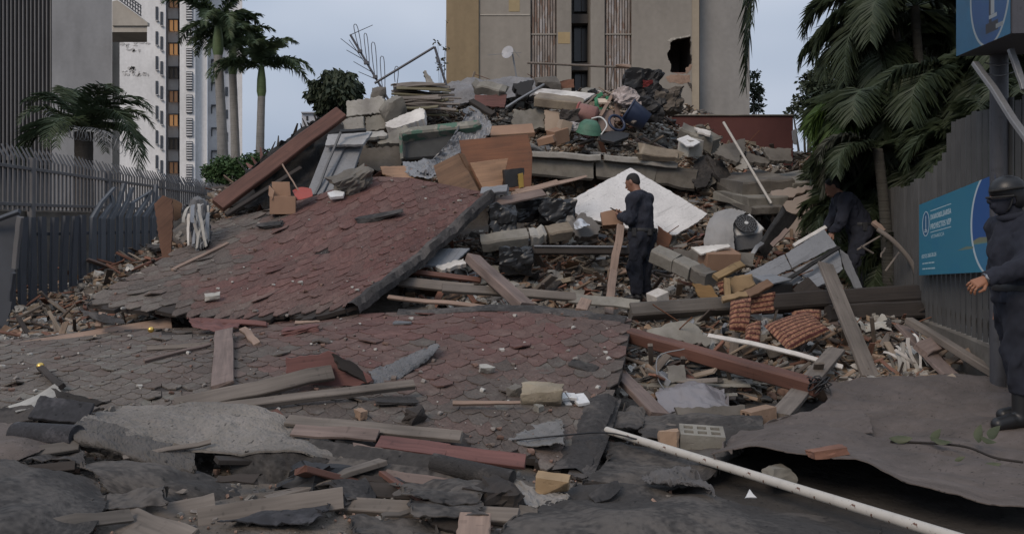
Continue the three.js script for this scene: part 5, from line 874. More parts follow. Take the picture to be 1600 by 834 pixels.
C('grey_sheet', 'grey metal sheet bent over the air conditioner', 'sheet', [[[1116, 334, 13.4], [1140, 326, 13.4], [1168, 330, 13.3]], [[1106, 350, 13], [1124, 344, 12.95], [1148, 346, 12.85]], [[1100, 372, 12.8], [1122, 372, 12.7], [1148, 372, 12.7]], [[1100, 388, 12.7], [1124, 390, 12.6], [1150, 392, 12.6]]], mat([0.30, 0.29, 0.28], TX.stain, 0.85), { amp: 0.03, rag: 0.04, fine: 0.006 });
B('gutter', 'dark upright gutter piece right of the air conditioner', 'gutter', [1184, 402, 12.6], [1238, 326, 12.6], 0.17, 0.08, MT.rubber, { f: [0.5, 0, 1], rag: 0.1, taper: 1.5 });
B('gutter', 'grey curved bracket below the dark gutter piece', 'bracket', [1166, 412, 12.2], [1192, 380, 12.4], 0.06, 0.05, MT.metalGrey, { bend: 0.06 });
B('wood_strip', 'brown lath lying in the dark gutter piece', 'wood strip', [1206, 384, 12.4], [1232, 358, 12.4], 0.07, 0.03, MT.woodPink);
// white board, floor of the middle hollow
S('white_board', 'large tilted white board behind the standing man', 'board', [[883, 317], [940, 286], [985, 262], [1046, 297], [1106, 334], [1092, 346], [1048, 372], [960, 352], [905, 338]], 13.7, [0.05, 0.5, 0.86], 0.05, MT.whiteBoard, 0.008);
S('wooden_board', 'brown panel under the right corner of the white board', 'panel', [[1028, 352], [1050, 368], [1046, 386], [1026, 388]], 13, [-0.2, 0.1, 1], 0.04, MT.woodOrange, 0.006);
S('cardboard_box', 'flat tan carton just left of the man hands', 'box', [[938, 332], [964, 326], [976, 334], [974, 350], [942, 352]], 12.9, [-0.1, 0.3, 1], 0.2, MT.card, 0.004);
for (const [lab, a, b, w, t, m, o] of [
  ['long tan plank pointing right over the black bags', [806, 300, 12.9], [918, 276, 13.2], 0.16, 0.03, MT.woodPale, { f: [-0.2, 0.8, 0.5], taper: 0.35 }],
  ['second tan plank beside the long pointed one', [800, 304, 12.85], [872, 284, 13.1], 0.08, 0.04, MT.woodPale, {}],
  ['brown board end under the tan planks', [770, 318, 12.6], [850, 300, 12.9], 0.2, 0.03, MT.woodPink, { f: [0, 0.8, 0.5] }]]) B('plank', lab, 'plank', a, b, w, t, m, o);
const bag = (lab, x, y, d, s) => one('garbage_bag', lab, 'garbage bag', null, { geo: lump(s[0], s[1], s[2], { cuts: 4, rough: 0.2, seg: 14, hf: 0.25 }), pos: P(x, y, d) }, MT.bagBlack);
bag('peaked black garbage bag below the white board', 870, 334, 13, [0.5, 0.4, 0.4]); bag('round black garbage bag against the roof edge', 786, 342, 12.5, [0.36, 0.4, 0.36]); bag('black bag in the hollow above the pinkish timber', 806, 408, 11.9, [0.42, 0.36, 0.4]); bag('black bag deep in the gap under the tan planks', 826, 328, 13.2, [0.6, 0.34, 0.4]);
{
  const g = T('concrete_lintel', 'broken concrete lintel lying across the middle of the rubble', 'beam', null, P(815, 385, 12.2));
  for (const [a, b, m] of [[[750, 380, 12.2], [826, 370, 12.25], MT.concrete], [[827, 370, 12.27], [852, 367, 12.3], MT.concreteLight], [[853, 366, 12.3], [892, 360, 12.4], MT.mortar]]) { const q = bar(a, b, 0.22, 0.18, { f: [0, 0.8, 0.6], rag: 0.04, wob: 0.02 }); M('piece', q.geo, m, g, q.pos); }
}
B('steel_channel', 'dark steel channel lying level left of the standing man', 'channel', [832, 391, 12.1], [984, 391, 12], 0.12, 0.07, MT.woodDark, { f: [0, 0.4, 0.9], wob: 0.002 });
B('steel_channel', 'thin light flange strip on the dark steel channel', 'channel', [834, 385, 12.06], [980, 386, 11.96], 0.02, 0.03, MT.metalGrey, { wob: 0.001 });
{ const g = T('propped_lath', 'pale bent lath propped upright beside the standing man', 'lath', null, P(952, 492, 10.6)); for (const [a, b] of [[[971, 352, 11.9], [958, 424, 11.5]], [[958, 424, 11.5], [951, 492, 10.6]]]) { const q = bar(a, b, 0.1, 0.05, { f: [0.1, 0.2, 1] }); M('length', q.geo, MT.woodPale, g, q.pos); } }
B('timber', 'thick pinkish timber slanting onto the lower roof', 'timber', [738, 404, 11], [824, 482, 9.8], 0.2, 0.12, MT.woodPink, { f: [0.5, 0.6, 0.6] });
S('crushed_box', 'crushed open carton with silver lining left of the pale lath', 'box', [[884, 352], [912, 332], [940, 352], [936, 366], [906, 372]], 12.7, [0.1, 0.4, 0.9], 0.16, mat([0.2, 0.19, 0.18], TX.dust, 0.8), 0.02);
C('foil_scrap', 'crumpled silver foil inside the crushed carton', 'foil', [[[896, 350, 12.6], [908, 342, 12.6], [920, 346, 12.6]], [[900, 360, 12.5], [912, 354, 12.4], [922, 352, 12.5]]], mat([0.55, 0.56, 0.58], null, 0.35, null, 0, { metalness: 0.5 }), { amp: 0.05, freq: 6, rag: 0.06, nu: 16, nv: 10 });
S('grey_board', 'small smooth grey board under the roof edge', 'board', [[664, 415], [684, 388], [734, 388], [706, 415]], 11.3, [0, 0.9, 0.45], 0.02, MT.greyPanel, 0.006);
S('plaster_flake', 'white broken plaster strip right of the small grey board', 'plaster', [[680, 416], [724, 404], [728, 412], [690, 422]], 11.1, [0, 0.85, 0.5], 0.05, MT.plasterWhite, 0.02);
for (const [lab, a, b, w, t, m, o] of [
  ['long reddish lath along the foot of the roof edge', [640, 424, 10.9], [752, 438, 10.8], 0.07, 0.04, MT.woodRed, {}],
  ['long pale split lath on the back edge of the lower roof', [606, 464, 9.9], [796, 484, 9.55], 0.05, 0.03, MT.woodPale, {}],
  ['grey board below the reddish lath', [624, 440, 10.6], [740, 452, 10.4], 0.14, 0.04, MT.woodGrey, {}],
  ['dusty board at the foot of the thick timber', [690, 450, 10.3], [900, 464, 10.6], 0.12, 0.05, MT.woodGrey, {}],
  ['short brown peg standing behind the lower roof', [916, 470, 10.2], [908, 486, 9.9], 0.13, 0.05, MT.woodPale, {}],
  ['grey board behind the lower roof corner', [890, 466, 10.6], [1000, 476, 10.3], 0.14, 0.03, MT.concrete, {}]]) B('lath', lab, 'lath', a, b, w, t, m, o);
// right of the man
{
  const g = T('concrete_lintel', 'long concrete lintel slanting down right of the standing man', 'beam', null, P(1070, 425, 11.6));
  for (const [a, b, m] of [[[1022, 396, 11.9], [1058, 412, 11.7], MT.concrete], [[1059, 412, 11.7], [1086, 426, 11.5], MT.concrete], [[1087, 426, 11.5], [1112, 438, 11.3], MT.concreteDark]]) { const q = bar(a, b, 0.24, 0.2, { f: [0.3, 0.7, 0.6], rag: 0.02, wob: 0.015 }); M('piece', q.geo, m, g, q.pos); }
}
S('concrete_plate', 'flat greenish-grey plate behind the long lintel', 'plate', [[1052, 388], [1110, 396], [1114, 416], [1104, 422], [1060, 402]], 12.2, [0, 0.4, 0.9], 0.1, MT.concreteDark, 0.02);
blockAt('cardboard_box', 'long brown carton right of the slanting lintel', 'box', 1124, 405, 12, [0.48, 0.24, 0.3], [0.2, 0.25, -0.02], MT.card, { b: 0.01 });
S('carton_flap', 'pale open flap on the long brown carton', 'board', [[1080, 386], [1138, 381], [1142, 385], [1096, 397]], 11.95, [0, 0.9, 0.45], 0.02, MT.plasterWhite, 0.01);
S('grey_board', 'grey flat sheet between the carton and the grey roof panel', 'board', [[1142, 392], [1180, 396], [1176, 416], [1148, 412]], 12.1, [0, 0.7, 0.7], 0.03, MT.concreteDark, 0.01);
blockAt('hollow_block', 'pale block lying at the standing man feet', 'block', 1028, 464, 11.6, [0.22, 0.14, 0.2], [0.6, 0.2, 0.3], MT.plasterWhite, { b: 0.012 });
S('wooden_board', 'mustard-yellow wooden board right of the block at the man feet', 'panel', [[1082, 442], [1112, 446], [1126, 470], [1098, 474]], 11, [0, 0.3, 1], 0.03, mat([0.34, 0.205, 0.08], TX.wood, 0.75), 0.008);
// grey metal roof panel
{
  const g = T('folded_roof_sheet', 'big folded grey metal panel with dark seams at the right of the heap', 'panel', null, P(1260, 440, 11.5));
  const n = [-0.12, 0.5, 0.86];
  for (const [pts, d, m] of [[[[1163, 429], [1226, 397], [1237, 420], [1196, 437]], 11.5, MT.greyPanel], [[[1228, 396], [1288, 358], [1308, 384], [1238, 419]], 11.62, MT.greyPanel], [[[1310, 386], [1240, 422], [1258, 433], [1284, 446], [1318, 420]], 11.5, MT.greyPanel], [[[1312, 388], [1320, 420], [1336, 450], [1350, 453], [1326, 398]], 11.48, MT.greyPanelDark], [[[1200, 438], [1238, 424], [1256, 435], [1240, 446]], 11.4, MT.greyPanelDark]]) { const q = panel(pts, d, n, 0.02, 0.006, 0.003); M('panel', q.geo, m, g, q.pos); }
  for (const [a, b] of [[[1226, 440, 11.25], [1312, 386, 11.5]]]) { const q = bar(a, b, 0.05, 0.03, { rag: 0.02, wob: 0.02 }); M('seam', q.geo, MT.rubber, g, q.pos); }
  { const q = bar([1240, 384, 11.7], [1292, 354, 11.8], 0.05, 0.03, {}); M('edge_strip', q.geo, MT.plasterWhite, g, q.pos); }
}
S('tile_board', 'loose square grey board under the metal panel', 'board', [[1246, 442], [1280, 426], [1296, 440], [1270, 452]], 10.9, [-0.1, 0.6, 0.75], 0.02, MT.greyPanel, 0.006);
blockAt('black_console', 'black flat box with a pale top below the metal panel', 'box', 1204, 446, 10.9, [0.44, 0.12, 0.3], [0.15, 0.2, 0.02], MT.black, { b: 0.01 });
S('console_lid', 'pale lid on the black flat box', 'board', [[1178, 432], [1206, 428], [1238, 436], [1204, 444]], 10.8, [0, 0.9, 0.4], 0.015, MT.greyPanel, 0.003);
S('dark_board', 'dark triangular board beside the black flat box', 'board', [[1240, 452], [1262, 432], [1290, 458], [1250, 462]], 10.6, [0, 0.5, 0.9], 0.03, MT.woodDark, 0.01);
// beams of the right foreground
B('timber', 'long level dark beam with a dusty top across the right middle', 'timber', [984, 488, 10.3], [1192, 474, 10.5], 0.17, 0.2, MT.woodSlate, { f: [0, 0.5, 0.85] });
B('timber', 'long level black beam running to the blue sign', 'timber', [1188, 476, 10.5], [1456, 458, 10.7], 0.2, 0.2, MT.woodDark, { f: [0, 0.4, 0.9], rag: 0.05 });
B('timber', 'second black beam under the one running to the sign', 'timber', [1290, 492, 10.3], [1440, 484, 10.5], 0.2, 0.2, MT.woodDark, { f: [0, 0.3, 0.95], rag: 0.06 });
B('plank', 'tall spotted grey plank leaning against the black beam', 'plank', [1290, 412, 10.3], [1362, 592, 8.5], 0.18, 0.04, MT.woodGrey, { f: [0.1, 0.4, 0.9] });
B('timber', 'long red-brown beam slanting from the lower roof to the tarp', 'timber', [984, 524, 8.9], [1278, 606, 7.5], 0.13, 0.13, MT.woodRed, { f: [0.1, 0.9, 0.35] });
B('white_strip', 'long thin white strip over the striped cushions', 'strip', [1106, 524, 9], [1318, 574, 8.4], 0.05, 0.02, MT.plasterWhite, { bend: 0.04 });
B('plank', 'pinkish plank slanting off the right corner of the lower roof', 'plank', [950, 566, 8.1], [1034, 652, 6.9], 0.17, 0.05, MT.woodPink, { f: [0.3, 0.8, 0.5], rag: 0.06 });
B('plank', 'short splintered pale piece on the pinkish plank', 'plank', [946, 564, 8.0], [976, 586, 7.75], 0.09, 0.06, MT.woodPale, { rag: 0.06 });
B('plank', 'grey plank crossing under the red-brown beam', 'plank', [1218, 650, 7], [1308, 546, 8.8], 0.16, 0.04, MT.woodGrey, { f: [-0.3, 0.7, 0.6] });
B('plank', 'grey plank under the folded white slats', 'plank', [1412, 512, 9.4], [1490, 590, 8.3], 0.19, 0.04, MT.woodPink, { f: [0.2, 0.7, 0.6] });
B('plank', 'long grey plank leaning down towards the helmeted man', 'plank', [1420, 500, 9.2], [1562, 588, 8.2], 0.1, 0.07, MT.woodGrey, { f: [0.2, 0.8, 0.5] });
B('plank', 'short block of plank by the folded white slats', 'plank', [1438, 548, 8.7], [1470, 534, 8.9], 0.16, 0.06, MT.woodPink, {});
// broken lump of wall on the red beam
S('concrete_plate', 'crumbling lump of wall resting behind the red-brown beam', 'wall fragment', [[1010, 516], [1040, 506], [1080, 504], [1112, 530], [1104, 542], [1060, 532], [1020, 526]], 9, [0, 0.6, 0.8], 0.14, MT.concrete, 0.03);
// striped armchair remains
{
  const st = mat([1, 1, 1], tex(256, (u, v) => { const k = (v * 8) % 1, w = pf(u * 30, v * 30, 30, 3, 401); return k < 0.36 ? [0.10 * w + 0.03, 0.045 * w, 0.035 * w] : k < 0.5 ? [0.42 * w, 0.25 * w, 0.12 * w] : [0.44 * w, 0.21 * w, 0.13 * w]; }, 2.3), 0.95, TX.feltB, 0.004);
  const gold = mat([0.34, 0.235, 0.13], TX.fabric, 0.95);
  const cush = (lab, a, b, c, d, th, depth) => { const q = [a, b, c, d].map((p) => P(...p)), N = 14, vs = [], ix = [], nn = q[1].clone().sub(q[0]).cross(q[3].clone().sub(q[0])).normalize(), uv = []; if (nn.z < 0) nn.negate(); for (let k = 0; k < 2; k++) for (let j = 0; j <= N; j++) for (let i = 0; i <= N; i++) { const u = i / N, v = j / N, p = q[0].clone().multiplyScalar((1 - u) * (1 - v)).addScaledVector(q[1], u * (1 - v)).addScaledVector(q[2], u * v).addScaledVector(q[3], (1 - u) * v), e = Math.pow(Math.max(0, 16 * u * (1 - u) * v * (1 - v)), 0.32); vs.push(p.addScaledVector(nn, (k ? -1 : 1) * th * e + 0.012 * n3(u * 4, v * 4, k + depth))); uv.push(u * q[0].distanceTo(q[1]), v * q[0].distanceTo(q[3])); } const id = (i, j, k) => k * (N + 1) * (N + 1) + j * (N + 1) + i; for (let k = 0; k < 2; k++) for (let j = 0; j < N; j++) for (let i = 0; i < N; i++) { const A = id(i, j, k), Bq = id(i + 1, j, k), Cq = id(i, j + 1, k), Dq = id(i + 1, j + 1, k); k ? ix.push(A, Cq, Bq, Bq, Cq, Dq) : ix.push(A, Bq, Cq, Bq, Dq, Cq); } const g = new THREE.BufferGeometry(); g.setAttribute('position', new THREE.Float32BufferAttribute(vs.flatMap((p) => [p.x, p.y, p.z]), 3)); g.setAttribute('uv', new THREE.Float32BufferAttribute(uv, 2)); g.setIndex(ix); g.computeVertexNormals(); const c0 = centred(g); return one('striped_cushion', lab, 'cushion', null, { geo: g, pos: c0 }, st); };
  cush('large brown striped cushion lying right of the armchair remains', [1193, 508, 9.2], [1262, 488, 9.5], [1298, 516, 9.1], [1232, 548, 8.8], 0.07, 3);
  cush('narrow striped cushion standing upright with gold piping', [1142, 470, 9.4], [1174, 464, 9.5], [1170, 520, 9.2], [1140, 516, 9.2], 0.07, 5);
  cush('striped cushion behind the large one', [1236, 488, 9.7], [1284, 484, 9.8], [1282, 506, 9.6], [1250, 502, 9.6], 0.06, 8);
  cush('small gold striped cushion end below the armchair remains', [1166, 508, 9.2], [1190, 500, 9.3], [1188, 540, 9], [1164, 532, 9], 0.05, 9);
  const g = T('armchair_remains', 'torn striped armchair with bare yellow wood frame in the right rubble', 'armchair', null, P(1165, 470, 9.8));
  for (const [a, b, w, m] of [[[1118, 434, 10], [1160, 412, 10.2], 0.09, mat([0.36, 0.25, 0.125], TX.wood, 0.8)], [[1136, 436, 10], [1138, 468, 9.8], 0.07, mat([0.36, 0.25, 0.125], TX.wood, 0.8)], [[1128, 468, 9.7], [1168, 460, 9.7], 0.07, gold], [[1166, 462, 9.7], [1204, 442, 9.9], 0.1, MT.plyBrown]]) { const q = bar(a, b, w, 0.05, {}); M('frame', q.geo, m, g, q.pos); }
  for (const [pts, d, m, n] of [[[[1140, 432], [1176, 428], [1182, 446], [1150, 462], [1140, 456]], 10.1, gold, [0, 0.3, 1]], [[[1172, 462], [1212, 456], [1210, 488], [1176, 490]], 9.8, st, [0, 0.2, 1]], [[[1122, 440], [1134, 438], [1134, 460], [1124, 458]], 10, st, [-0.3, 0.2, 1]]]) { const q = panel(pts, d, n, 0.12, 0.01, 0.02); M('upholstery', q.geo, m, g, q.pos); }
}
// white pipe
one('white_pipe', 'long white pipe slanting across the bottom right foreground', 'pipe', null, (() => { const q = rod([948, 672, 6.3], [1520, 848, 4.25], 0.026, 0.03, 14), u = q.geo.attributes.uv; for (let k = 0; k < u.count; k++) u.setXY(k, u.getX(k) * 0.17, u.getY(k) * 3.4); return q; })(), MT.pipeWhite);
// ---------- foreground: felt, tarps, planks, bricks ----------
const feltT = mat([0.30, 0.277, 0.25], TX.dust, 0.97, TX.feltB, 0.02);
C('roof_felt', 'wide dusty torn felt sheet lying over the left foreground boards', 'roofing felt', [[[190, 634, 6.25], [290, 628, 6.3], [400, 636, 6.25], [470, 662, 6.0], [530, 694, 5.8]], [[150, 644, 5.95], [270, 652, 5.95], [380, 656, 5.95], [470, 680, 5.8], [534, 706, 5.6]], [[126, 654, 5.66], [230, 678, 5.62], [340, 698, 5.5], [450, 700, 5.48], [536, 716, 5.5]], [[122, 660, 5.58], [226, 686, 5.53], [344, 706, 5.42], [452, 706, 5.4], [536, 722, 5.45]]], feltT, { amp: 0.014, freq: 2.4, rag: 0.03, nu: 100, nv: 60, fine: 0.006, crease: 0.05, cf: 2.2, thick: 0.012 });
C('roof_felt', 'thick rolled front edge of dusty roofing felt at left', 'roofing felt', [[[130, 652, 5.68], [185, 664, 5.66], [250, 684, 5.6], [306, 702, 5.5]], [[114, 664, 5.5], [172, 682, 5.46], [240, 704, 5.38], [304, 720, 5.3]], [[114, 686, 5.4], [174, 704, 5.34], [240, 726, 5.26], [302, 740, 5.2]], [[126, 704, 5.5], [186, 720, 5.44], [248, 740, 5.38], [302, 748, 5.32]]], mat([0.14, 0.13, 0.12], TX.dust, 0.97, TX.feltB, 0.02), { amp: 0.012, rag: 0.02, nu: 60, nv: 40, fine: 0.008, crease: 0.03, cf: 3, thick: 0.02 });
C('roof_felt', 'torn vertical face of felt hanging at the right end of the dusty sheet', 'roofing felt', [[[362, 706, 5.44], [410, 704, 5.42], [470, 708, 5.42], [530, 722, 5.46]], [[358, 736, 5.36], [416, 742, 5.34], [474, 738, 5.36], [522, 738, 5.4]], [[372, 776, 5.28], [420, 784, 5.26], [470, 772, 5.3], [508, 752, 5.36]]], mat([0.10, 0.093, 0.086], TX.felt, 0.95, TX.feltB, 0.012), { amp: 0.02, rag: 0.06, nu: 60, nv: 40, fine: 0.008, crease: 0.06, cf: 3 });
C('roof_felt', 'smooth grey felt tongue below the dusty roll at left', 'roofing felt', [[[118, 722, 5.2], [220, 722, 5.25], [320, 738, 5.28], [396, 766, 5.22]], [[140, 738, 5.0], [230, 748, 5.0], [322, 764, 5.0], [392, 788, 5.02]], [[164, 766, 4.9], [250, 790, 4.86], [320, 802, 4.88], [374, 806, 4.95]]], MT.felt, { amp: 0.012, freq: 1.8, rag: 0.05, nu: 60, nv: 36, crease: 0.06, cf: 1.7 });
C('roof_felt', 'broad dark felt sheet filling the bottom left corner', 'roofing felt', [[[-60, 726, 5.2], [20, 720, 5.2], [90, 736, 5.08], [150, 752, 4.98]], [[-60, 756, 4.85], [40, 748, 4.88], [110, 760, 4.82], [166, 778, 4.75]], [[-60, 800, 4.45], [50, 795, 4.48], [110, 802, 4.5], [158, 806, 4.52]], [[-60, 860, 4.1], [40, 860, 4.1], [100, 850, 4.2], [135, 840, 4.3]]], mat([0.085, 0.08, 0.076], TX.felt, 0.95, TX.feltB, 0.005), { amp: 0.01, freq: 2.4, rag: 0.04, nu: 70, nv: 60, fine: 0.003, crease: 0.07, cf: 1.5 });
C('roof_felt', 'brownish felt scrap at the left edge above the corner sheet', 'roofing felt', [[[-50, 664, 5.8], [20, 662, 5.8], [78, 674, 5.7]], [[-50, 690, 5.4], [30, 690, 5.4], [76, 698, 5.4]], [[-50, 724, 5.2], [15, 722, 5.2], [50, 712, 5.3]]], MT.tarp, { amp: 0.02, rag: 0.04 });
C('roof_felt', 'pale dusty felt scrap pointing up at the left edge', 'roofing felt', [[[10, 636, 6.1], [50, 618, 6.3], [86, 598, 6.5]], [[24, 646, 5.9], [60, 634, 6], [96, 612, 6.3]]], MT.concreteLight, { amp: 0.015, rag: 0.05, nu: 20, nv: 10 });
one('felt_roll', 'dark blue-grey roll of felt at the left edge', 'felt roll', null, rod([24, 678, 5.6], [120, 682, 5.45], 0.075, 0.07, 18), MT.feltBlue);
S('slate_board', 'flat dark grey board on the felt roll', 'board', [[62, 618], [146, 630], [132, 662], [42, 652]], 5.8, [0, 0.75, 0.65], 0.02, MT.feltBlue, 0.006);
S('slate_board', 'black triangular sliver behind the rolled felt edge', 'board', [[78, 606], [100, 612], [162, 628], [150, 634], [92, 624]], 6.1, [0, 0.5, 0.85], 0.02, MT.feltDark, 0.008);
S('slate_board', 'dark board half under the roll at the left edge', 'board', [[-20, 640], [48, 632], [70, 650], [20, 664], [-20, 664]], 5.9, [0, 0.8, 0.6], 0.02, MT.feltDark, 0.01);
for (const [lab, a, b, w, t, m, o] of [
  ['thin grey plank below the dusty roll at left', [-20, 718, 5.3], [124, 696, 5.4], 0.07, 0.03, MT.woodSlate, {}],
  ['short grey plank end bottom left of centre', [158, 800, 4.75], [290, 850, 4.25], 0.17, 0.03, MT.woodGrey, { f: [0.1, 0.8, 0.6] }],
  ['grey plank under the smooth felt tongue', [228, 810, 4.7], [336, 790, 4.85], 0.13, 0.03, MT.woodGrey, { f: [0, 0.7, 0.7] }],
  ['scratched grey plank along the bottom left of centre', [306, 812, 4.65], [538, 778, 4.85], 0.12, 0.03, MT.woodGrey, { f: [0.1, 0.6, 0.8] }],
  ['long grey plank along the bottom centre', [526, 788, 4.9], [812, 808, 4.65], 0.09, 0.04, MT.woodGrey, { f: [0, 0.8, 0.6] }],
  ['long dark plank behind the bottom centre plank', [500, 762, 5.15], [800, 782, 4.95], 0.1, 0.04, MT.woodDark, { f: [0, 0.8, 0.6] }],
  ['pale stub of plank at the bottom edge', [742, 806, 4.55], [738, 850, 4.2], 0.16, 0.04, MT.woodPale, { f: [0, 0.8, 0.6] }],
  ['long dusty plank beside the maroon gutter box', [272, 634, 6.35], [520, 582, 6.9], 0.12, 0.05, MT.woodGrey, { f: [0, 0.6, 0.8] }],
  ['long thin grey plank crossing below the maroon gutter box', [300, 642, 6.2], [648, 600, 6.7], 0.07, 0.05, MT.woodGrey, { f: [0, 0.8, 0.6] }],
  ['upright pinkish plank lying up the left of the lower roof', [350, 516, 8.85], [347, 602, 6.8], 0.17, 0.03, MT.woodPink, { f: [0, 0.8, 0.6] }],
  ['long plank right of the dusty felt sheet', [446, 657, 5.95], [722, 682, 5.7], 0.09, 0.03, MT.woodGrey, { f: [0, 0.9, 0.5] }],
  ['pinkish board under the long plank', [456, 672, 5.8], [592, 680, 5.7], 0.1, 0.02, MT.woodPink, { f: [0, 0.9, 0.5] }],
  ['grey crusted board left of the dark barrel roll', [470, 700, 5.6], [684, 730, 5.4], 0.16, 0.03, MT.felt, { f: [0, 0.9, 0.5], rag: 0.08 }],
  ['lower crusted board left of the dark barrel roll', [480, 722, 5.45], [720, 750, 5.25], 0.12, 0.03, MT.felt, { f: [0, 0.9, 0.5], rag: 0.08 }],
  ['maroon board right of the crusted boards', [694, 706, 5.55], [822, 722, 5.45], 0.1, 0.03, MT.woodMaroon, { f: [0, 0.8, 0.6] }],
  ['pinkish plank under the dark barrel roll', [600, 742, 5.3], [806, 772, 5.1], 0.07, 0.03, MT.woodPink, { f: [0, 0.8, 0.6] }],
  ['thin brown board beside the crusted boards', [590, 690, 5.65], [700, 704, 5.55], 0.12, 0.02, MT.woodMaroon, { f: [0, 0.9, 0.4] }],
  ['big dusty plank at the foot of the left fence', [-30, 556, 9.3], [268, 506, 9.9], 0.22, 0.05, MT.woodPale, { f: [0, 0.85, 0.5] }],
  ['white painted short board by the left plank', [44, 572, 8.7], [122, 556, 8.9], 0.1, 0.05, mat([0.33, 0.34, 0.37], TX.paint, 0.7), { f: [0, 0.7, 0.7] }],
  ['thin stick on the left of the lower roof', [224, 564, 7.75], [328, 538, 8.3], 0.03, 0.03, MT.woodPink, {}],
  ['short pale stick right of the upright pinkish plank', [380, 514, 8.85], [402, 538, 8.25], 0.07, 0.04, MT.woodPale, {}],
  ['pale lath on the upper edge of the roof at left', [268, 422, 11.0], [356, 380, 11.9], 0.045, 0.03, MT.woodPale, {}],
  ['grey lath under the upper roof edge at left', [290, 424, 11.0], [320, 412, 11.3], 0.07, 0.03, MT.woodGrey, {}],
  ['short propped stub under the upper roof edge', [152, 512, 9.6], [160, 488, 9.7], 0.07, 0.05, MT.woodPale, { f: [0, 0, 1] }],
  ['orange stick lying beside the big stone on the roof', [706, 630, 6.45], [814, 629, 6.5], 0.035, 0.03, MT.woodPale, { taper: 0.6 }]]) B('plank', lab, 'plank', a, b, w, t, m, o);
one('dark_barrel_roll', 'dark rolled felt tube in the centre foreground', 'felt roll', null, rod([676, 722, 5.35], [800, 752, 5.15], 0.055, 0.065, 18), MT.feltDark);
one('felt_roll', 'short dark red roll at the far left edge', 'felt roll', null, rod([-30, 574, 8.7], [42, 562, 8.8], 0.06, 0.06, 14), mat([0.10, 0.035, 0.032], TX.felt, 0.9));
for (const [lab, x, y, d] of [['small gold ball on the dusty plank end', 235, 515, 9.2], ['small gold ball on a stick at the far left', 62, 572, 7.6]]) one('gold_ball', lab, 'ball', null, { geo: new THREE.SphereGeometry(0.032, 18, 12), pos: P(x, y, d) }, MT.gold);
B('stick', 'short dark stick below the gold ball at the far left', 'stick', [63, 574, 7.6], [96, 606, 7.0], 0.05, 0.04, MT.woodDark);
{
  const g = T('gutter_box', 'broken maroon gutter box on the lower roof', 'gutter', null, P(510, 600, 7));
  for (const [pts, d, n, m] of [[[[446, 558], [520, 550], [548, 566], [582, 594], [560, 604], [450, 604]], 6.95, [0.05, 0.1, 1], MT.woodMaroon], [[[446, 558], [520, 549], [530, 554], [455, 562]], 7.1, [0, 0.9, 0.4], MT.woodDark], [[[520, 552], [552, 566], [582, 595], [575, 600], [530, 575]], 6.92, [0.6, 0.3, 0.8], MT.woodDark]]) { const q = panel(pts, d, n, 0.03, 0.012); M('board', q.geo, m, g, q.pos); }
}
C('felt_strip', 'rough grey felt strip pointing up right on the lower roof', 'roofing felt', [[[574, 582, 7.3], [628, 558, 7.6], [680, 538, 8]], [[580, 594, 7.1], [630, 578, 7.3], [688, 542, 7.8]], [[584, 602, 7.0], [620, 594, 7.1], [664, 566, 7.5]]], mat([0.22, 0.225, 0.235], TX.dust, 0.95, TX.feltB, 0.02), { amp: 0.03, rag: 0.06, fine: 0.015 });
C('felt_flap', 'curled grey felt flap near the lower right of the roof', 'roofing felt', [[[748, 672, 6.25], [820, 664, 6.3], [878, 652, 6.3]], [[770, 682, 6.1], [830, 684, 6.05], [882, 676, 6.05]], [[800, 690, 6.0], [850, 696, 5.85], [882, 698, 5.85]]], mat([0.26, 0.26, 0.26], TX.dust, 0.95, TX.feltB, 0.01), { amp: 0.03, rag: 0.07, fine: 0.01 });
C('felt_flap', 'ragged grey felt tongue under the yellow brick', 'roofing felt', [[[790, 742, 5.3], [812, 756, 5.2], [840, 768, 5.2]], [[806, 766, 5.1], [840, 776, 5.05], [890, 772, 5.1]], [[826, 798, 4.85], [850, 796, 4.9], [878, 784, 5]]], MT.feltDust, { amp: 0.03, rag: 0.09, fine: 0.02 });
C('felt_flap', 'small dark folded felt piece right of the yellow brick', 'roofing felt', [[[918, 770, 5.1], [948, 756, 5.2], [966, 752, 5.25]], [[930, 782, 5], [955, 776, 5.05], [970, 764, 5.15]]], MT.feltDark, { amp: 0.02, rag: 0.05, nu: 14, nv: 10 });
C('felt_flap', 'torn pointed felt pieces left of the white pipe', 'roofing felt', [[[1000, 744, 5.4], [1040, 738, 5.45], [1078, 730, 5.5]], [[1020, 750, 5.25], [1050, 750, 5.25], [1090, 742, 5.35]], [[1060, 752, 5.2], [1090, 760, 5.1], [1122, 776, 5]]], mat([0.16, 0.155, 0.155], TX.dust, 0.95, TX.feltB, 0.01), { amp: 0.05, freq: 5, rag: 0.1, fine: 0.015 });
C('felt_flap', 'upright felt strip by the roof corner', 'roofing felt', [[[936, 625, 6.9], [955, 618, 7], [972, 622, 7.0]], [[910, 690, 6.1], [932, 690, 6.1], [950, 690, 6.15]], [[886, 746, 5.6], [908, 748, 5.55], [926, 744, 5.6]]], MT.ridge, { amp: 0.03, rag: 0.04, fine: 0.01, thick: 0.02 });
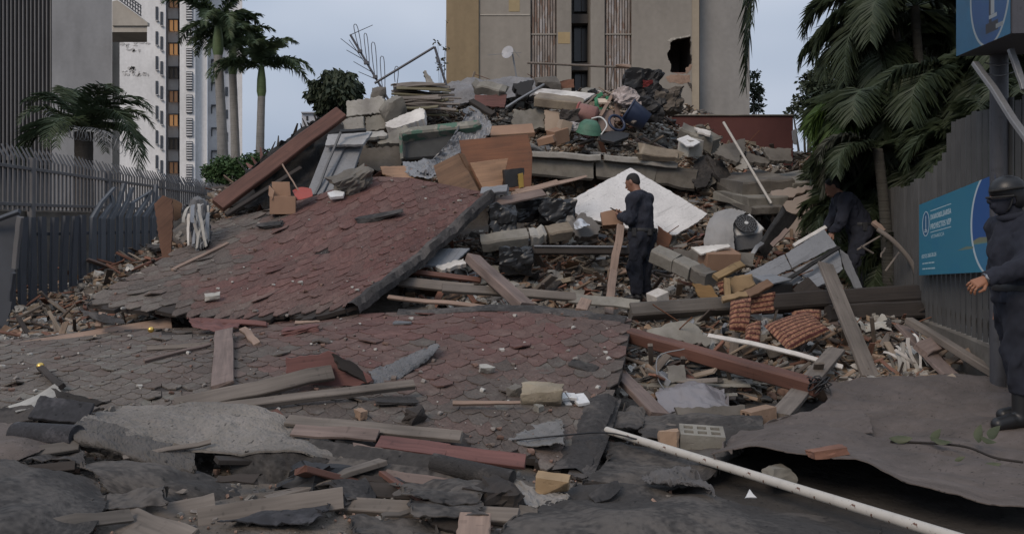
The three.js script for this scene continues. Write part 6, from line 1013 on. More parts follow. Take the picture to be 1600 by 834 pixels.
// ground sheet in front of the pipe, and tarps on the right
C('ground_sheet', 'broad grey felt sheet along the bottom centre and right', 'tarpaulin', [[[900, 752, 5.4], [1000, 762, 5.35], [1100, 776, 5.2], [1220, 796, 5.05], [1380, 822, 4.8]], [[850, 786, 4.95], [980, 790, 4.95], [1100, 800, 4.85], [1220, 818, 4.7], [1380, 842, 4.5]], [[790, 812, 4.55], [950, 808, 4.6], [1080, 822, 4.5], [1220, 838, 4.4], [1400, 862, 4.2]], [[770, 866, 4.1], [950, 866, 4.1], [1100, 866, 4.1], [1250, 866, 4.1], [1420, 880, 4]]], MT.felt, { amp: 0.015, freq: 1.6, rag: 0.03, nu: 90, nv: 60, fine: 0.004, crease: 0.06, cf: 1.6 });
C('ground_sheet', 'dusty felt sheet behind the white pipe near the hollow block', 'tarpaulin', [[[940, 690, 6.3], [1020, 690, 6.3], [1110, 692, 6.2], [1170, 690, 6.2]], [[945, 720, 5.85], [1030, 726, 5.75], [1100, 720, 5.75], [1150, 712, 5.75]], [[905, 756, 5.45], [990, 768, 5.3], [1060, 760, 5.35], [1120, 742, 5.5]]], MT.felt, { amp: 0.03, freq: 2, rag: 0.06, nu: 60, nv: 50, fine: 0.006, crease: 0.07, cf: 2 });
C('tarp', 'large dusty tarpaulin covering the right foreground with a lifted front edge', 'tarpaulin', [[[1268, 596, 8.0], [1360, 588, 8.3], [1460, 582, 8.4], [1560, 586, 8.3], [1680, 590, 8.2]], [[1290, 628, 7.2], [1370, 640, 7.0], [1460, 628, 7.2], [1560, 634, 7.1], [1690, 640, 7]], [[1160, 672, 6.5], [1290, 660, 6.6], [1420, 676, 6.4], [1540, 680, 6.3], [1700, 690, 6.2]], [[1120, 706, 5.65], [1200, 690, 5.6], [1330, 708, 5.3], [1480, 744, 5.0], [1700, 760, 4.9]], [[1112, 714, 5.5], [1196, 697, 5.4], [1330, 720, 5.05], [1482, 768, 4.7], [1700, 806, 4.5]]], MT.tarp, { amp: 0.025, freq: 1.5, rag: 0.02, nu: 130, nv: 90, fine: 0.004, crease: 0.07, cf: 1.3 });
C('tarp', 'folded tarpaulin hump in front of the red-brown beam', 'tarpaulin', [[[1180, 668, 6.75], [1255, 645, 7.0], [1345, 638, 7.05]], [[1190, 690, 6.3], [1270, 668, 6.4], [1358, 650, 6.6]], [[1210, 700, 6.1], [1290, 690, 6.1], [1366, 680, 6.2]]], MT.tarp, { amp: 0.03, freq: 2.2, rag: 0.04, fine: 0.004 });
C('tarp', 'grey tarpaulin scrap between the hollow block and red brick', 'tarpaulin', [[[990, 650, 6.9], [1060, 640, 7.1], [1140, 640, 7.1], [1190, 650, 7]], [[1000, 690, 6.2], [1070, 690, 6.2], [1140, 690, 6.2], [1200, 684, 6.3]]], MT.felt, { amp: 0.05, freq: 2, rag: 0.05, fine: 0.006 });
C('plastic_bag', 'grey crumpled plastic sack left of the hollow red brick', 'bag', [[[1032, 604, 7.9], [1075, 596, 8.1], [1130, 612, 7.9]], [[1026, 622, 7.5], [1080, 606, 7.5], [1140, 624, 7.5]], [[1036, 648, 7.1], [1090, 640, 7.1], [1168, 646, 7.2]]], mat([0.20, 0.185, 0.19], null, 0.45), { amp: 0.07, freq: 2.6, rag: 0.05, fine: 0.012 });
S('grey_sheet_metal', 'bent grey plate in front of the plastic sack', 'plate', [[1054, 636], [1164, 632], [1168, 650], [1062, 656]], 6.95, [0, 0.5, 0.86], 0.03, MT.concreteDark, 0.012);
S('grey_tile', 'small upright grey plate behind the plastic sack', 'plate', [[1042, 572], [1070, 570], [1074, 594], [1046, 598]], 8.1, [0, 0.6, 0.8], 0.03, MT.concrete, 0.008);
// pile of grey slats below the red beam
{
  const g = T('slat_pile', 'flattened pile of grey plastic slats under the red-brown beam', 'slats', null, P(1070, 590, 8.6));
  for (let k = 0; k < 34; k++) { const y = lerp(562, 612, k / 34), x0 = rr(985, 1010), q = bar([x0, y + rr(-3, 3), 8.7 - k * 0.02], [x0 + rr(120, 220), y + rr(-4, 16), 8.7 - k * 0.02 + rr(-0.3, 0.2)], rr(0.04, 0.08), 0.012, { f: [0, 1, rr(0.1, 0.6)], seg: 4, bend: rr(-0.03, 0.03), wob: 0.01 }); M('slat', q.geo, pick([MT.concreteDark, MT.concrete, MT.felt, MT.woodGrey]), g, q.pos); }
}
// folded white fan of slats on the right
{
  const g = T('slat_fan', 'crumpled fan of white slats at the right below the black beam', 'slats', null, P(1410, 585, 8.9));
  for (let k = 0; k < 16; k++) { const t = k / 15, x = lerp(1384, 1436, t), q = bar([x + rr(4, 26), 574 + rr(-8, 16), 8.75 + rr(-0.1, 0.1)], [x + rr(-14, 8), lerp(545, 524, t) + rr(-6, 14), 9.0 + rr(-0.2, 0.15)], rr(0.02, 0.045), 0.01, { f: [rr(-0.4, 0.6), 0.4, 1], seg: 5, bend: rr(-0.03, 0.09), twist: rr(-0.8, 0.8) }); M('slat', q.geo, pick([MT.plasterWhite, MT.concreteLight, MT.concreteLight, MT.concrete]), g, q.pos); }
}
// hollow blocks
function hollow(w, h, l, nx, ny, wall) { const s = new THREE.Shape([[-w / 2, -l / 2], [w / 2, -l / 2], [w / 2, l / 2], [-w / 2, l / 2]].map((p) => new THREE.Vector2(...p))); const cw = (w - wall * (nx + 1)) / nx, cl = (l - wall * (ny + 1)) / ny; for (let i = 0; i < nx; i++) for (let j = 0; j < ny; j++) { const x = -w / 2 + wall + i * (cw + wall), y = -l / 2 + wall + j * (cl + wall); s.holes.push(new THREE.Path([[x, y], [x + cw, y], [x + cw, y + cl], [x, y + cl]].map((p) => new THREE.Vector2(...p)))); } const g = new THREE.ExtrudeGeometry(s, { depth: h, bevelEnabled: false }); g.translate(0, 0, -h / 2); g.rotateX(-Math.PI / 2); return boxUV(g); }
{ const o = one('hollow_block', 'grey concrete block with six holes in its top by the white pipe', 'block', null, { geo: hollow(0.3, 0.17, 0.17, 3, 2, 0.028), pos: P(1096, 690, 6.15) }, MT.concrete); o.rotation.set(0.22, -0.12, -0.02);
  const b = one('hollow_brick', 'red hollow clay brick showing its end holes beside the tarpaulin', 'brick', null, { geo: hollow(0.12, 0.28, 0.11, 2, 2, 0.016), pos: P(1186, 650, 6.95) }, MT.brickPale); b.rotation.set(Math.PI / 2, 0, 0); b.rotation.set(0, 0.55, Math.PI / 2 + 0.05, 'YXZ'); }
const stone = (lab, x, y, d, s, r, m, o = {}) => blockAt('stone', lab, 'stone', x, y, d, s, r, m, { lump: 1, cuts: 4, rough: 0.07, seg: 6, ...o });
blockAt('yellow_brick', 'pale yellow broken brick on the felt tongue', 'brick', 863, 757, 5.15, [0.19, 0.1, 0.11], [-0.15, 0.1, -0.1], mat([0.40, 0.28, 0.165], TX.concrete, 0.95, TX.concreteB, 0.01), { lump: 1, cuts: 3, rough: 0.05, seg: 6 });
stone('brown round stone left of the hollow block', 1045, 686, 6.1, [0.14, 0.13, 0.12], [0, 0, 0], MT.brickPale);
stone('reddish flat stone on the lifted tarpaulin edge', 1292, 706, 5.2, [0.2, 0.06, 0.13], [0.1, 0, 0.1], MT.brick);
stone('grey stone in the dark gap under the tarpaulin', 1216, 740, 5.4, [0.17, 0.09, 0.13], [0.3, 0, -0.1], MT.concrete);
S('white_shard', 'small white triangular shard on the grey sheet by the pipe', 'shard', [[1172, 764], [1184, 778], [1165, 778]], 5.0, [0, 0.5, 0.9], 0.02, MT.tileWhite, 0.004);
// branch with leaves on the tarp
{
  const g = T('leafy_branch', 'small leafy branch lying on the tarpaulin at the right', 'branch', null, P(1480, 700, 5.9)), lm = mat([0.065, 0.075, 0.04], TX.leaf, 0.6);
  const q = tube([[1392, 690, 5.95], [1450, 692, 5.85], [1510, 698, 5.6], [1560, 716, 5.3], [1600, 722, 5.25]], 0.008, 30, 5); M('stem', q.geo, MT.woodDark, g, q.pos);
  for (let [x, y, d, w, a] of [[1408, 689, 6.2, 0.11, 0.1], [1462, 684, 6.15, 0.1, 0.7], [1470, 692, 6, 0.1, -0.3], [1530, 682, 6, 0.11, 1.1], [1552, 680, 6, 0.12, 0.5], [1542, 690, 5.9, 0.09, 2.6], [1550, 730, 5.5, 0.08, 0.2], [1500, 720, 5.5, 0.05, 0.4]]) { w *= 0.68; const s = new THREE.Shape(); s.moveTo(-w, 0); s.quadraticCurveTo(0, w * 0.75, w, 0); s.quadraticCurveTo(0, -w * 0.75, -w, 0); const e = new THREE.ShapeGeometry(s, 8), p = e.attributes.position; for (let k = 0; k < p.count; k++) p.setZ(k, -0.9 * p.getY(k) ** 2 / w + 0.25 * p.getX(k) ** 2 / w); e.computeVertexNormals(); const m = M('leaf', boxUV(e), lm, g, P(x, y - 3, d - 0.28)); m.rotation.set(-0.75 + rr(-0.3, 0.3), rr(-0.4, 0.4), a, 'YXZ'); }
}
// left: leaning board, crumpled sheeting, carton
S('wooden_board', 'brown wooden board leaning at the end of the dark fence', 'board', [[240, 318], [254, 305], [268, 310], [270, 330], [266, 416], [254, 418]], 12.2, [0.2, 0.1, 1], 0.04, mat([0.22, 0.115, 0.075], TX.wood, 0.8), 0.01);
S('wooden_board', 'second brown board behind the leaning one by the fence', 'board', [[268, 310], [284, 318], [282, 340], [272, 345]], 12.5, [0.4, 0.1, 1], 0.04, MT.plyBrown, 0.01);
C('torn_sheeting', 'hanging strips of pale torn sheeting right of the leaning board', 'sheeting', [[[286, 320, 12.3], [304, 312, 12.4], [326, 318, 12.5]], [[292, 345, 12.1], [310, 340, 12.2], [328, 345, 12.3]], [[300, 375, 11.9], [314, 370, 12], [330, 372, 12.1]], [[304, 388, 11.7], [316, 390, 11.7], [326, 388, 11.8]]], mat([0.14, 0.14, 0.145], TX.stain, 0.7), { amp: 0.14, freq: 3.6, rag: 0.14, fine: 0.04 });
for (const [lab, a, b] of [['pale strip drooping left of the torn sheeting', [297, 322, 12.1], [312, 380, 11.8]], ['second pale strip in the torn sheeting', [310, 318, 12.1], [322, 386, 11.7]], ['short pale strip at the foot of the torn sheeting', [326, 340, 12.2], [306, 388, 11.7]]]) B('pale_strip', lab, 'strip', a, b, 0.04, 0.012, MT.concreteLight, { bend: 0.1, twist: 1.2 });
{ const g = T('strip_bunch', 'bunch of curled pale strips hanging from the torn sheeting', 'strips', null, P(308, 385, 11.8)); for (let k = 0; k < 12; k++) { const x = rr(288, 326), y = rr(318, 345), q = bar([x, y, 12.0 + rr(-0.1, 0.2)], [x + rr(-14, 16), y + rr(24, 56), 11.8 + rr(-0.1, 0.2)], rr(0.02, 0.05), 0.008, { f: [rr(-0.5, 0.5), 0.2, 1], seg: 6, bend: rr(-0.1, 0.12), twist: rr(-1.5, 1.5) }); M('strip', q.geo, pick([MT.concreteLight, MT.plasterWhite, MT.greyPanel]), g, q.pos); } }
{
  const g = T('cardboard_box', 'upright open cardboard box on the top left of the red roof', 'box', null, P(442, 336, 12.9)), b = new RoundedBoxGeometry(0.36, 0.26, 0.28, 1, 0.008); boxUV(b);
  const q = M('carton', boxUV(new RoundedBoxGeometry(0.36, 0.26, 0.28, 1, 0.008)), MT.card, g); q.position.set(0, 0.14, 0); q.rotation.y = 0.2;
  for (const [pts, d, n] of [[[[424, 284], [452, 284], [454, 306], [426, 308]], 13, [0, 0.2, 1]], [[[420, 290], [428, 298], [424, 312], [419, 305]], 12.85, [-0.8, 0.3, 0.5]]]) { const f = panel(pts, d, n, 0.008, 0.004); M('flap', f.geo, MT.card, g, f.pos); }
}
S('white_tray', 'white foam tray beside the grey doors', 'tray', [[511, 301], [524, 297], [538, 300], [536, 306], [516, 308]], 12.9, [0, 0.8, 0.5], 0.04, MT.tileWhite, 0.002);
// things lying on the roof slopes
function onRoof(r, x, y) { let best = 1e9, bu = 0, bv = 0; for (let i = 0; i <= 60; i++) for (let j = 0; j <= 60; j++) { const p = r.wob(i / 60, j / 60), px = W / 2 + p.x / -p.z * F, py = HY - (p.y - CY) / -p.z * F, e = (px - x) ** 2 + (py - y) ** 2; if (e < best) { best = e; bu = i / 60; bv = j / 60; } } return [r.wob(bu, bv), r.nrm(bu, bv)]; }
const lay = (r, name, lab, cat, x, y, s, m, o = {}, grp) => { const [p, n] = onRoof(r, x, y), q = one(name, lab, cat, grp, { geo: lump(s[0], s[1], s[2], { cuts: 3, rough: 0.08, seg: 6, ...o }), pos: p.addScaledVector(n, s[1] * 0.38 + 0.012) }, m); q.quaternion.setFromUnitVectors(UP, n).multiply(new THREE.Quaternion().setFromAxisAngle(UP, o.yaw ?? R() * 6)); return q; };
lay(lower, 'stone', 'big pale sandstone lump on the lower roof', 'stone', 846, 632, [0.3, 0.15, 0.16], mat([0.36, 0.31, 0.235], TX.concrete, 0.95, TX.concreteB, 0.02), { yaw: -0.1 });
lay(lower, 'stone', 'grey stone right of the upper middle of the lower roof', 'stone', 758, 580, [0.12, 0.06, 0.09], MT.concreteLight, { yaw: 0.2 });
lay(lower, 'stone', 'small grey stone in front of the sandstone lump', 'stone', 842, 641, [0.06, 0.05, 0.05], MT.concrete);
lay(lower, 'stone', 'dark small stone left of the sandstone lump', 'stone', 798, 618, [0.09, 0.08, 0.08], MT.concreteDark);
lay(lower, 'felt_scrap', 'oval grey felt scrap near the right edge of the lower roof', 'roofing felt', 905, 576, [0.24, 0.02, 0.13], MT.felt, { yaw: -0.5 });
lay(lower, 'brick_piece', 'small pink brick cube behind the long foreground plank', 'brick', 560, 656, [0.08, 0.06, 0.06], MT.brickPale, { cuts: 1 });
lay(lower, 'slate_scrap', 'thin grey slate scrap at the top of the lower roof', 'slate', 622, 506, [0.18, 0.015, 0.1], MT.greyPanelDark, { yaw: 0 });
lay(lower, 'felt_scrap', 'dark curled scrap below the top left roof gap', 'roofing felt', 462, 520, [0.34, 0.05, 0.16], MT.woodMaroon, { yaw: 0.2, rough: 0.2 });
lay(lower, 'felt_scrap', 'grey flake below the rough felt strip', 'roofing felt', 612, 628, [0.3, 0.02, 0.16], MT.ridge, { yaw: 0.3 });
lay(lower, 'mud_clump', 'muddy clump behind the centre foreground plank', 'rubble', 646, 660, [0.14, 0.09, 0.11], MT.woodDark, { rough: 0.2 });
lay(upper, 'felt_scrap', 'long black curled scrap in the middle of the upper roof', 'roofing felt', 592, 342, [0.62, 0.06, 0.16], MT.feltDark, { yaw: 0, rough: 0.15 });
lay(upper, 'felt_scrap', 'black curled scrap on the left of the upper roof', 'roofing felt', 420, 356, [0.36, 0.05, 0.14], MT.feltDark, { yaw: 0, rough: 0.15 });
lay(upper, 'debris_lump', 'dark crumbled debris lump at the top of the upper roof', 'rubble', 556, 296, [0.55, 0.28, 0.4], MT.concreteDark, { rough: 0.22, seg: 9 });
lay(upper, 'stone', 'pale stone near the lower edge of the upper roof', 'stone', 332, 470, [0.16, 0.08, 0.1], MT.concreteLight);
{ const g = T('tile_piece', 'cracked white tiles stuck together beside the sandstone lump', 'tiles', null, onRoof(lower, 896, 622)[0]); for (const pts of [[[868, 614], [882, 613], [888, 621], [876, 623]], [[884, 613], [898, 614], [902, 622], [889, 621]], [[876, 624], [889, 623], [894, 631], [884, 632]], [[896, 616], [912, 614], [922, 628], [904, 631], [897, 624]]]) { const q = panel(pts, 6.72, [0, 0.97, 0.3], 0.02, 0.004, 0.002); M('tile', q.geo, MT.tileWhite, g, q.pos); } }
one('black_wire', 'thin black wire arching over the felt flap to the pipe', 'wire', null, tube([[800, 688, 6], [880, 680, 6], [950, 676, 6.1], [1010, 690, 6]], 0.006, 30, 5), MT.black);
one('loose_wire', 'thin looped wire hanging by the plastic sack', 'wire', null, tube([[1070, 545, 8.2], [1030, 556, 8.2], [1028, 590, 8], [1042, 615, 7.7], [1034, 640, 7.3]], 0.006, 30, 5), MT.metalGrey);
one('wire_knot', 'tangle of dark wire at the lower end of the red-brown beam', 'wire', null, tube(Array.from({ length: 26 }, (_, k) => V3([1278, 600, 7.5]).add(V(0.1 * Math.sin(k * 1.9), 0.07 * Math.sin(k * 2.7), 0.08 * Math.cos(k * 2.3)))), 0.007, 120, 5), MT.black);
one('palm_stem', 'bare arched stem left of the blue sign', 'stem', null, tube([[1440, 450, 10.8], [1425, 410, 10.9], [1395, 375, 11], [1372, 358, 11.1]], 0.03, 24, 7), MT.woodGrey);
B('wood_strip', 'pale broken stick end under the palms', 'wood strip', [1365, 346, 11.6], [1382, 362, 11.5], 0.07, 0.05, MT.woodPale);
for (const [lab, a, b] of [['twisted pale stick in front of the dark figure', [1340, 390, 11.5], [1378, 368, 11.6]], ['thin pale twig below the twisted stick', [1346, 384, 11.4], [1366, 396, 11.4]], ['upright shard left of the arched stem', [1376, 402, 11.3], [1384, 386, 11.3]], ['small slanting lath left of the blue sign', [1384, 424, 11.1], [1406, 394, 11.2]]]) B('wood_strip', lab, 'wood strip', a, b, 0.022, 0.02, MT.woodGrey, { seg: 3 });
// splintered boards and felt scraps layered through the foreground
for (const [lab, a, b, w, t, m, o] of [
  ['thin splintered lath across the dusty felt roll', [190, 716, 5.3], [330, 690, 5.5], 0.03, 0.02, MT.woodGrey, {}],
  ['dark board edge under the dusty felt at left', [-20, 742, 5.1], [118, 728, 5.2], 0.06, 0.03, MT.woodDark, {}],
  ['split grey board below the torn felt face', [330, 790, 5.0], [520, 762, 5.1], 0.06, 0.03, MT.woodSlate, { rag: 0.08 }],
  ['long dark lath under the crusted boards', [520, 742, 5.3], [760, 776, 5.05], 0.04, 0.03, MT.woodDark, { rag: 0.05 }],
  ['splintered pale lath on the crusted boards', [548, 694, 5.6], [640, 712, 5.5], 0.03, 0.02, MT.woodPink, { rag: 0.05, taper: 0.4 }],
  ['grey broken board end left of the yellow brick', [770, 790, 4.9], [846, 808, 4.75], 0.08, 0.03, MT.woodSlate, { rag: 0.06 }],
  ['short dark stub beside the bottom pale stub', [676, 812, 4.6], [728, 828, 4.5], 0.07, 0.03, MT.woodDark, { rag: 0.06 }],
  ['warped grey board at the bottom left', [20, 832, 4.35], [210, 806, 4.55], 0.07, 0.02, MT.woodSlate, { bend: 0.03, rag: 0.05 }],
  ['narrow board bridging the two roof slopes at left', [300, 500, 9.4], [420, 506, 9.3], 0.06, 0.03, MT.woodMaroon, { rag: 0.05 }],
  ['thin lath on the lower roof beside the upright plank', [225, 545, 8.35], [330, 538, 8.4], 0.05, 0.02, MT.woodGrey, { rag: 0.05 }],
  ['pale sliver on the lower roof right of centre', [460, 504, 9.0], [500, 502, 9.0], 0.04, 0.02, MT.woodPale, { taper: 0.4 }]]) B('plank', lab, 'plank', a, b, w, t, m, o);
for (const [lab, grid, m] of [
  ['dark flap of felt between the crusted boards', [[[520, 690, 5.75], [580, 686, 5.8], [640, 694, 5.75]], [[530, 704, 5.6], [590, 708, 5.55], [650, 710, 5.55]]], MT.feltDark],
  ['curled felt flap left of the maroon gutter box', [[[236, 545, 8.6], [290, 540, 8.7], [334, 538, 8.7]], [[240, 552, 8.4], [290, 550, 8.4], [336, 544, 8.5]]], MT.ridge],
  ['felt scrap hanging off the left end of the upper roof', [[[118, 478, 9.9], [150, 486, 9.7], [190, 494, 9.6]], [[130, 490, 9.6], [160, 500, 9.5], [196, 508, 9.4]]], MT.ridge],
  ['felt scrap curling under the upper roof edge', [[[290, 496, 9.45], [330, 498, 9.4], [380, 500, 9.4]], [[300, 512, 9.2], [340, 518, 9.1], [372, 512, 9.2]]], MT.woodMaroon],
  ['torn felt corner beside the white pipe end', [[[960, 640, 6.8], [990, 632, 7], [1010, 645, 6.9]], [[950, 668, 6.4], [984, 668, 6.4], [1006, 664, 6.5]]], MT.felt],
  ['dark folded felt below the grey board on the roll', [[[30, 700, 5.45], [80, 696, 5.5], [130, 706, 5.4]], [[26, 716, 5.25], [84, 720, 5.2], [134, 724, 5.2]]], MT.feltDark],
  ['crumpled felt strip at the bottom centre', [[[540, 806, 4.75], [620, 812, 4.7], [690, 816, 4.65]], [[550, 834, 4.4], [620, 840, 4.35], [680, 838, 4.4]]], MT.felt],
]) C('felt_scrap', lab, 'roofing felt', grid, m, { amp: 0.02, rag: 0.1, nu: 30, nv: 16, crease: 0.06, cf: 4, fine: 0.006 });
// ---------- loose rubble ----------
const KINDS = {
  concrete: { n: 'concrete_chunk', c: 'rubble', g: () => lump(rr(0.14, 0.34), rr(0.09, 0.2), rr(0.12, 0.28), { cuts: 5, rough: 0.08 }), m: [MT.concrete, MT.concreteDark, MT.concreteLight, MT.mortar], w: 'angular concrete chunk' },
  brick: { n: 'brick_piece', c: 'brick', g: () => lump(rr(0.14, 0.24), rr(0.07, 0.1), rr(0.1, 0.12), { cuts: 2, rough: 0.04 }), m: [MT.brick, MT.brickPale, MT.mortar], w: 'broken clay brick piece' },
  wood: { n: 'wood_piece', c: 'wood piece', g: () => bar(V(-rr(0.15, 0.45), 0, 0), V(rr(0.15, 0.45), 0, 0), rr(0.05, 0.12), rr(0.02, 0.05), { f: [0, 1, 0], rag: 0.03, seg: 3 }).geo, m: [MT.woodPale, MT.woodPink, MT.woodGrey, MT.woodDark, MT.woodRed], w: 'broken piece of wood' },
  plaster: { n: 'plaster_piece', c: 'plaster', g: () => lump(rr(0.14, 0.3), rr(0.02, 0.05), rr(0.1, 0.24), { cuts: 4, rough: 0.06 }), m: [MT.plasterWhite, MT.concreteLight, MT.concrete], w: 'flat plaster piece' },
  scrap: { n: 'dark_scrap', c: 'scrap', g: () => lump(rr(0.2, 0.4), rr(0.05, 0.14), rr(0.15, 0.3), { cuts: 3, rough: 0.25, seg: 6 }), m: [MT.feltDark, MT.felt, MT.black, MT.woodDark], w: 'crumpled scrap' },
  card: { n: 'card_scrap', c: 'scrap', g: () => lump(rr(0.18, 0.36), rr(0.012, 0.03), rr(0.14, 0.26), { cuts: 3, rough: 0.1 }), m: [MT.card, MT.plyTan, MT.plyBrown], w: 'flat card scrap' },
};
const VAR = {};
for (const k in KINDS) VAR[k] = Array.from({ length: 9 }, () => KINDS[k].g());
const ZONES = [
  ['in the hollow left of the standing man', 640, 975, 402, 474, 62, 'concrete brick wood plaster scrap concrete brick card'],
  ['on top of the long floor slab', 840, 1120, 192, 240, 52, 'concrete plaster brick concrete wood scrap'],
  ['right of the standing man', 1020, 1165, 378, 474, 26, 'concrete brick wood plaster scrap'],
  ['around the slats in the right foreground', 990, 1300, 545, 640, 22, 'scrap concrete wood plaster'],
  ['along the heap skyline', 600, 1060, 128, 178, 52, 'concrete scrap wood plaster concrete brick'],
  ['at the head of the upper roof', 350, 600, 296, 338, 14, 'scrap wood concrete'],
  ['between the mattress and the slab', 570, 860, 215, 305, 34, 'concrete wood scrap plaster card'],
  ['on the slope under the maroon wall', 1090, 1250, 225, 330, 34, 'concrete scrap concrete plaster'],
  ['under the white board', 830, 1110, 330, 400, 36, 'concrete brick scrap wood plaster'],
  ['around the metal roof sheet', 1150, 1430, 395, 480, 26, 'concrete scrap wood plaster'],
  ['at the foot of the blue sign', 1370, 1540, 455, 585, 20, 'scrap wood concrete'],
  ['at the foot of the left fences', 0, 330, 395, 535, 20, 'concrete scrap wood'],
  ['among the boards in the centre foreground', 420, 900, 690, 800, 14, 'scrap wood'],
];
const TONE = new Map([[MT.concrete, 'grey'], [MT.concreteDark, 'dark grey'], [MT.concreteLight, 'light grey'], [MT.mortar, 'sandy'], [MT.brick, 'red'], [MT.brickPale, 'pale red'], [MT.woodPale, 'pale tan'], [MT.woodPink, 'pinkish'], [MT.woodGrey, 'grey'], [MT.woodDark, 'blackish'], [MT.woodRed, 'reddish'], [MT.plasterWhite, 'white'], [MT.feltDark, 'charcoal'], [MT.felt, 'grey'], [MT.black, 'black'], [MT.card, 'brown'], [MT.plyTan, 'tan'], [MT.plyBrown, 'dark brown'], [MT.woodMaroon, 'maroon']]);
const MARKS = [['the cardboard box on the red roof', 442, 310], ['the grey door leaves', 525, 260], ['the block wall fragment', 568, 180], ['the lath heap', 655, 152], ['the mattress', 685, 222], ['the plastic sheet over the mattress', 740, 200], ['the orange-brown panel', 790, 255], ['the cabinet side', 705, 275], ['the maroon board on the heap top', 766, 156], ['the white-topped slab', 880, 152], ['the tipped red basin', 908, 182], ['the green basket', 920, 200], ['the blue bucket', 992, 178], ['the black clothes heap', 1004, 136], ['the dusty sack', 1042, 160], ['the pale hollow block', 1079, 228], ['the maroon wall', 1150, 215], ['the long floor slab', 920, 255], ['the slab end flaps', 1105, 270], ['the thin pale rod', 1175, 265], ['the cracked wall', 1245, 335], ['the air conditioner', 1166, 352], ['the white board', 990, 320], ['the standing man', 1000, 380], ['the concrete lintel in the hollow', 815, 375], ['the peaked garbage bag', 870, 334], ['the crushed carton', 910, 352], ['the steel channel', 890, 392], ['the thick pinkish timber', 780, 442], ['the small grey board', 700, 402], ['the pale upright lath', 955, 440], ['the slanting lintel', 1066, 418], ['the long brown carton', 1124, 402], ['the mustard board', 1104, 458], ['the armchair remains', 1165, 450], ['the large striped cushion', 1245, 518], ['the grey roof sheet', 1262, 410], ['the tall spotted plank', 1326, 500], ['the white slat fan', 1410, 560], ['the blue sign', 1490, 360], ['the helmeted man', 1570, 470], ['the red-brown beam', 1130, 565], ['the plastic sack', 1085, 620], ['the slat pile', 1060, 585], ['the dark bent fence', 190, 400], ['the leaning brown board', 258, 360], ['the torn sheeting', 312, 352], ['the dusty plank by the fence', 120, 532], ['the felt roll', 70, 680], ['the dusty felt sheet', 400, 690], ['the dark barrel roll', 738, 736], ['the yellow brick', 863, 757], ['the scratched bottom plank', 420, 795], ['the maroon foreground board', 758, 712], ['the crusted boards', 590, 725], ['the corner felt sheet', 60, 780], ['the antenna', 585, 120], ['the satellite dish', 800, 95], ['the black eave', 440, 260], ['the red dustpan', 472, 303], ['the black beam to the sign', 1330, 468], ['the cracked slab layers', 1165, 305]];
const NTH = ['', 'second ', 'third ', 'fourth ', 'fifth ', 'sixth ', 'seventh ', 'eighth ', 'ninth ', 'tenth '], seenL = new Map();
// what a loose piece lies beside, so that its label finds it
function beside(o, what) {
  const p = o.position, x = W / 2 + p.x / -p.z * F, y = HY - (p.y - CY) / -p.z * F; let best = 1e9, m = null;
  for (const k of MARKS) { const e = Math.hypot(k[1] - x, (k[2] - y) * 1.2); if (e < best) { best = e; m = k; } }
  const dx = x - m[1], dy = y - m[2], where = best < 14 ? 'right at' : Math.abs(dx) > Math.abs(dy) * 1.3 ? (dx > 0 ? 'right of' : 'left of') : dy > 0 ? 'just below' : 'just above';
  const l = what + ' ' + where + ' ' + m[0], k = seenL.get(l) ?? 0; seenL.set(l, k + 1);
  o.userData.label = (NTH[k] ?? 'further ') + l;
}
for (const [where, x0, x1, y0, y1, n, kinds] of ZONES) for (let k = 0; k < n; k++) {
  const kind = kinds.split(' ')[k % kinds.split(' ').length], K = KINDS[kind], p = G(rr(x0, x1), rr(y0, y1));
  if (!p) continue;
  const m = pick(K.m), sc = rr(0.5, 1.15), q = one(K.n, 'x', K.c, 'loose rubble ' + where, { geo: pick(VAR[kind]), pos: p }, m);
  q.scale.setScalar(sc); q.position.y += 0.04 * sc + 0.04; q.rotation.set(rr(-0.5, 0.5), rr(0, 6.28), rr(-0.5, 0.5));
  beside(q, TONE.get(m) + ' ' + K.w);
}
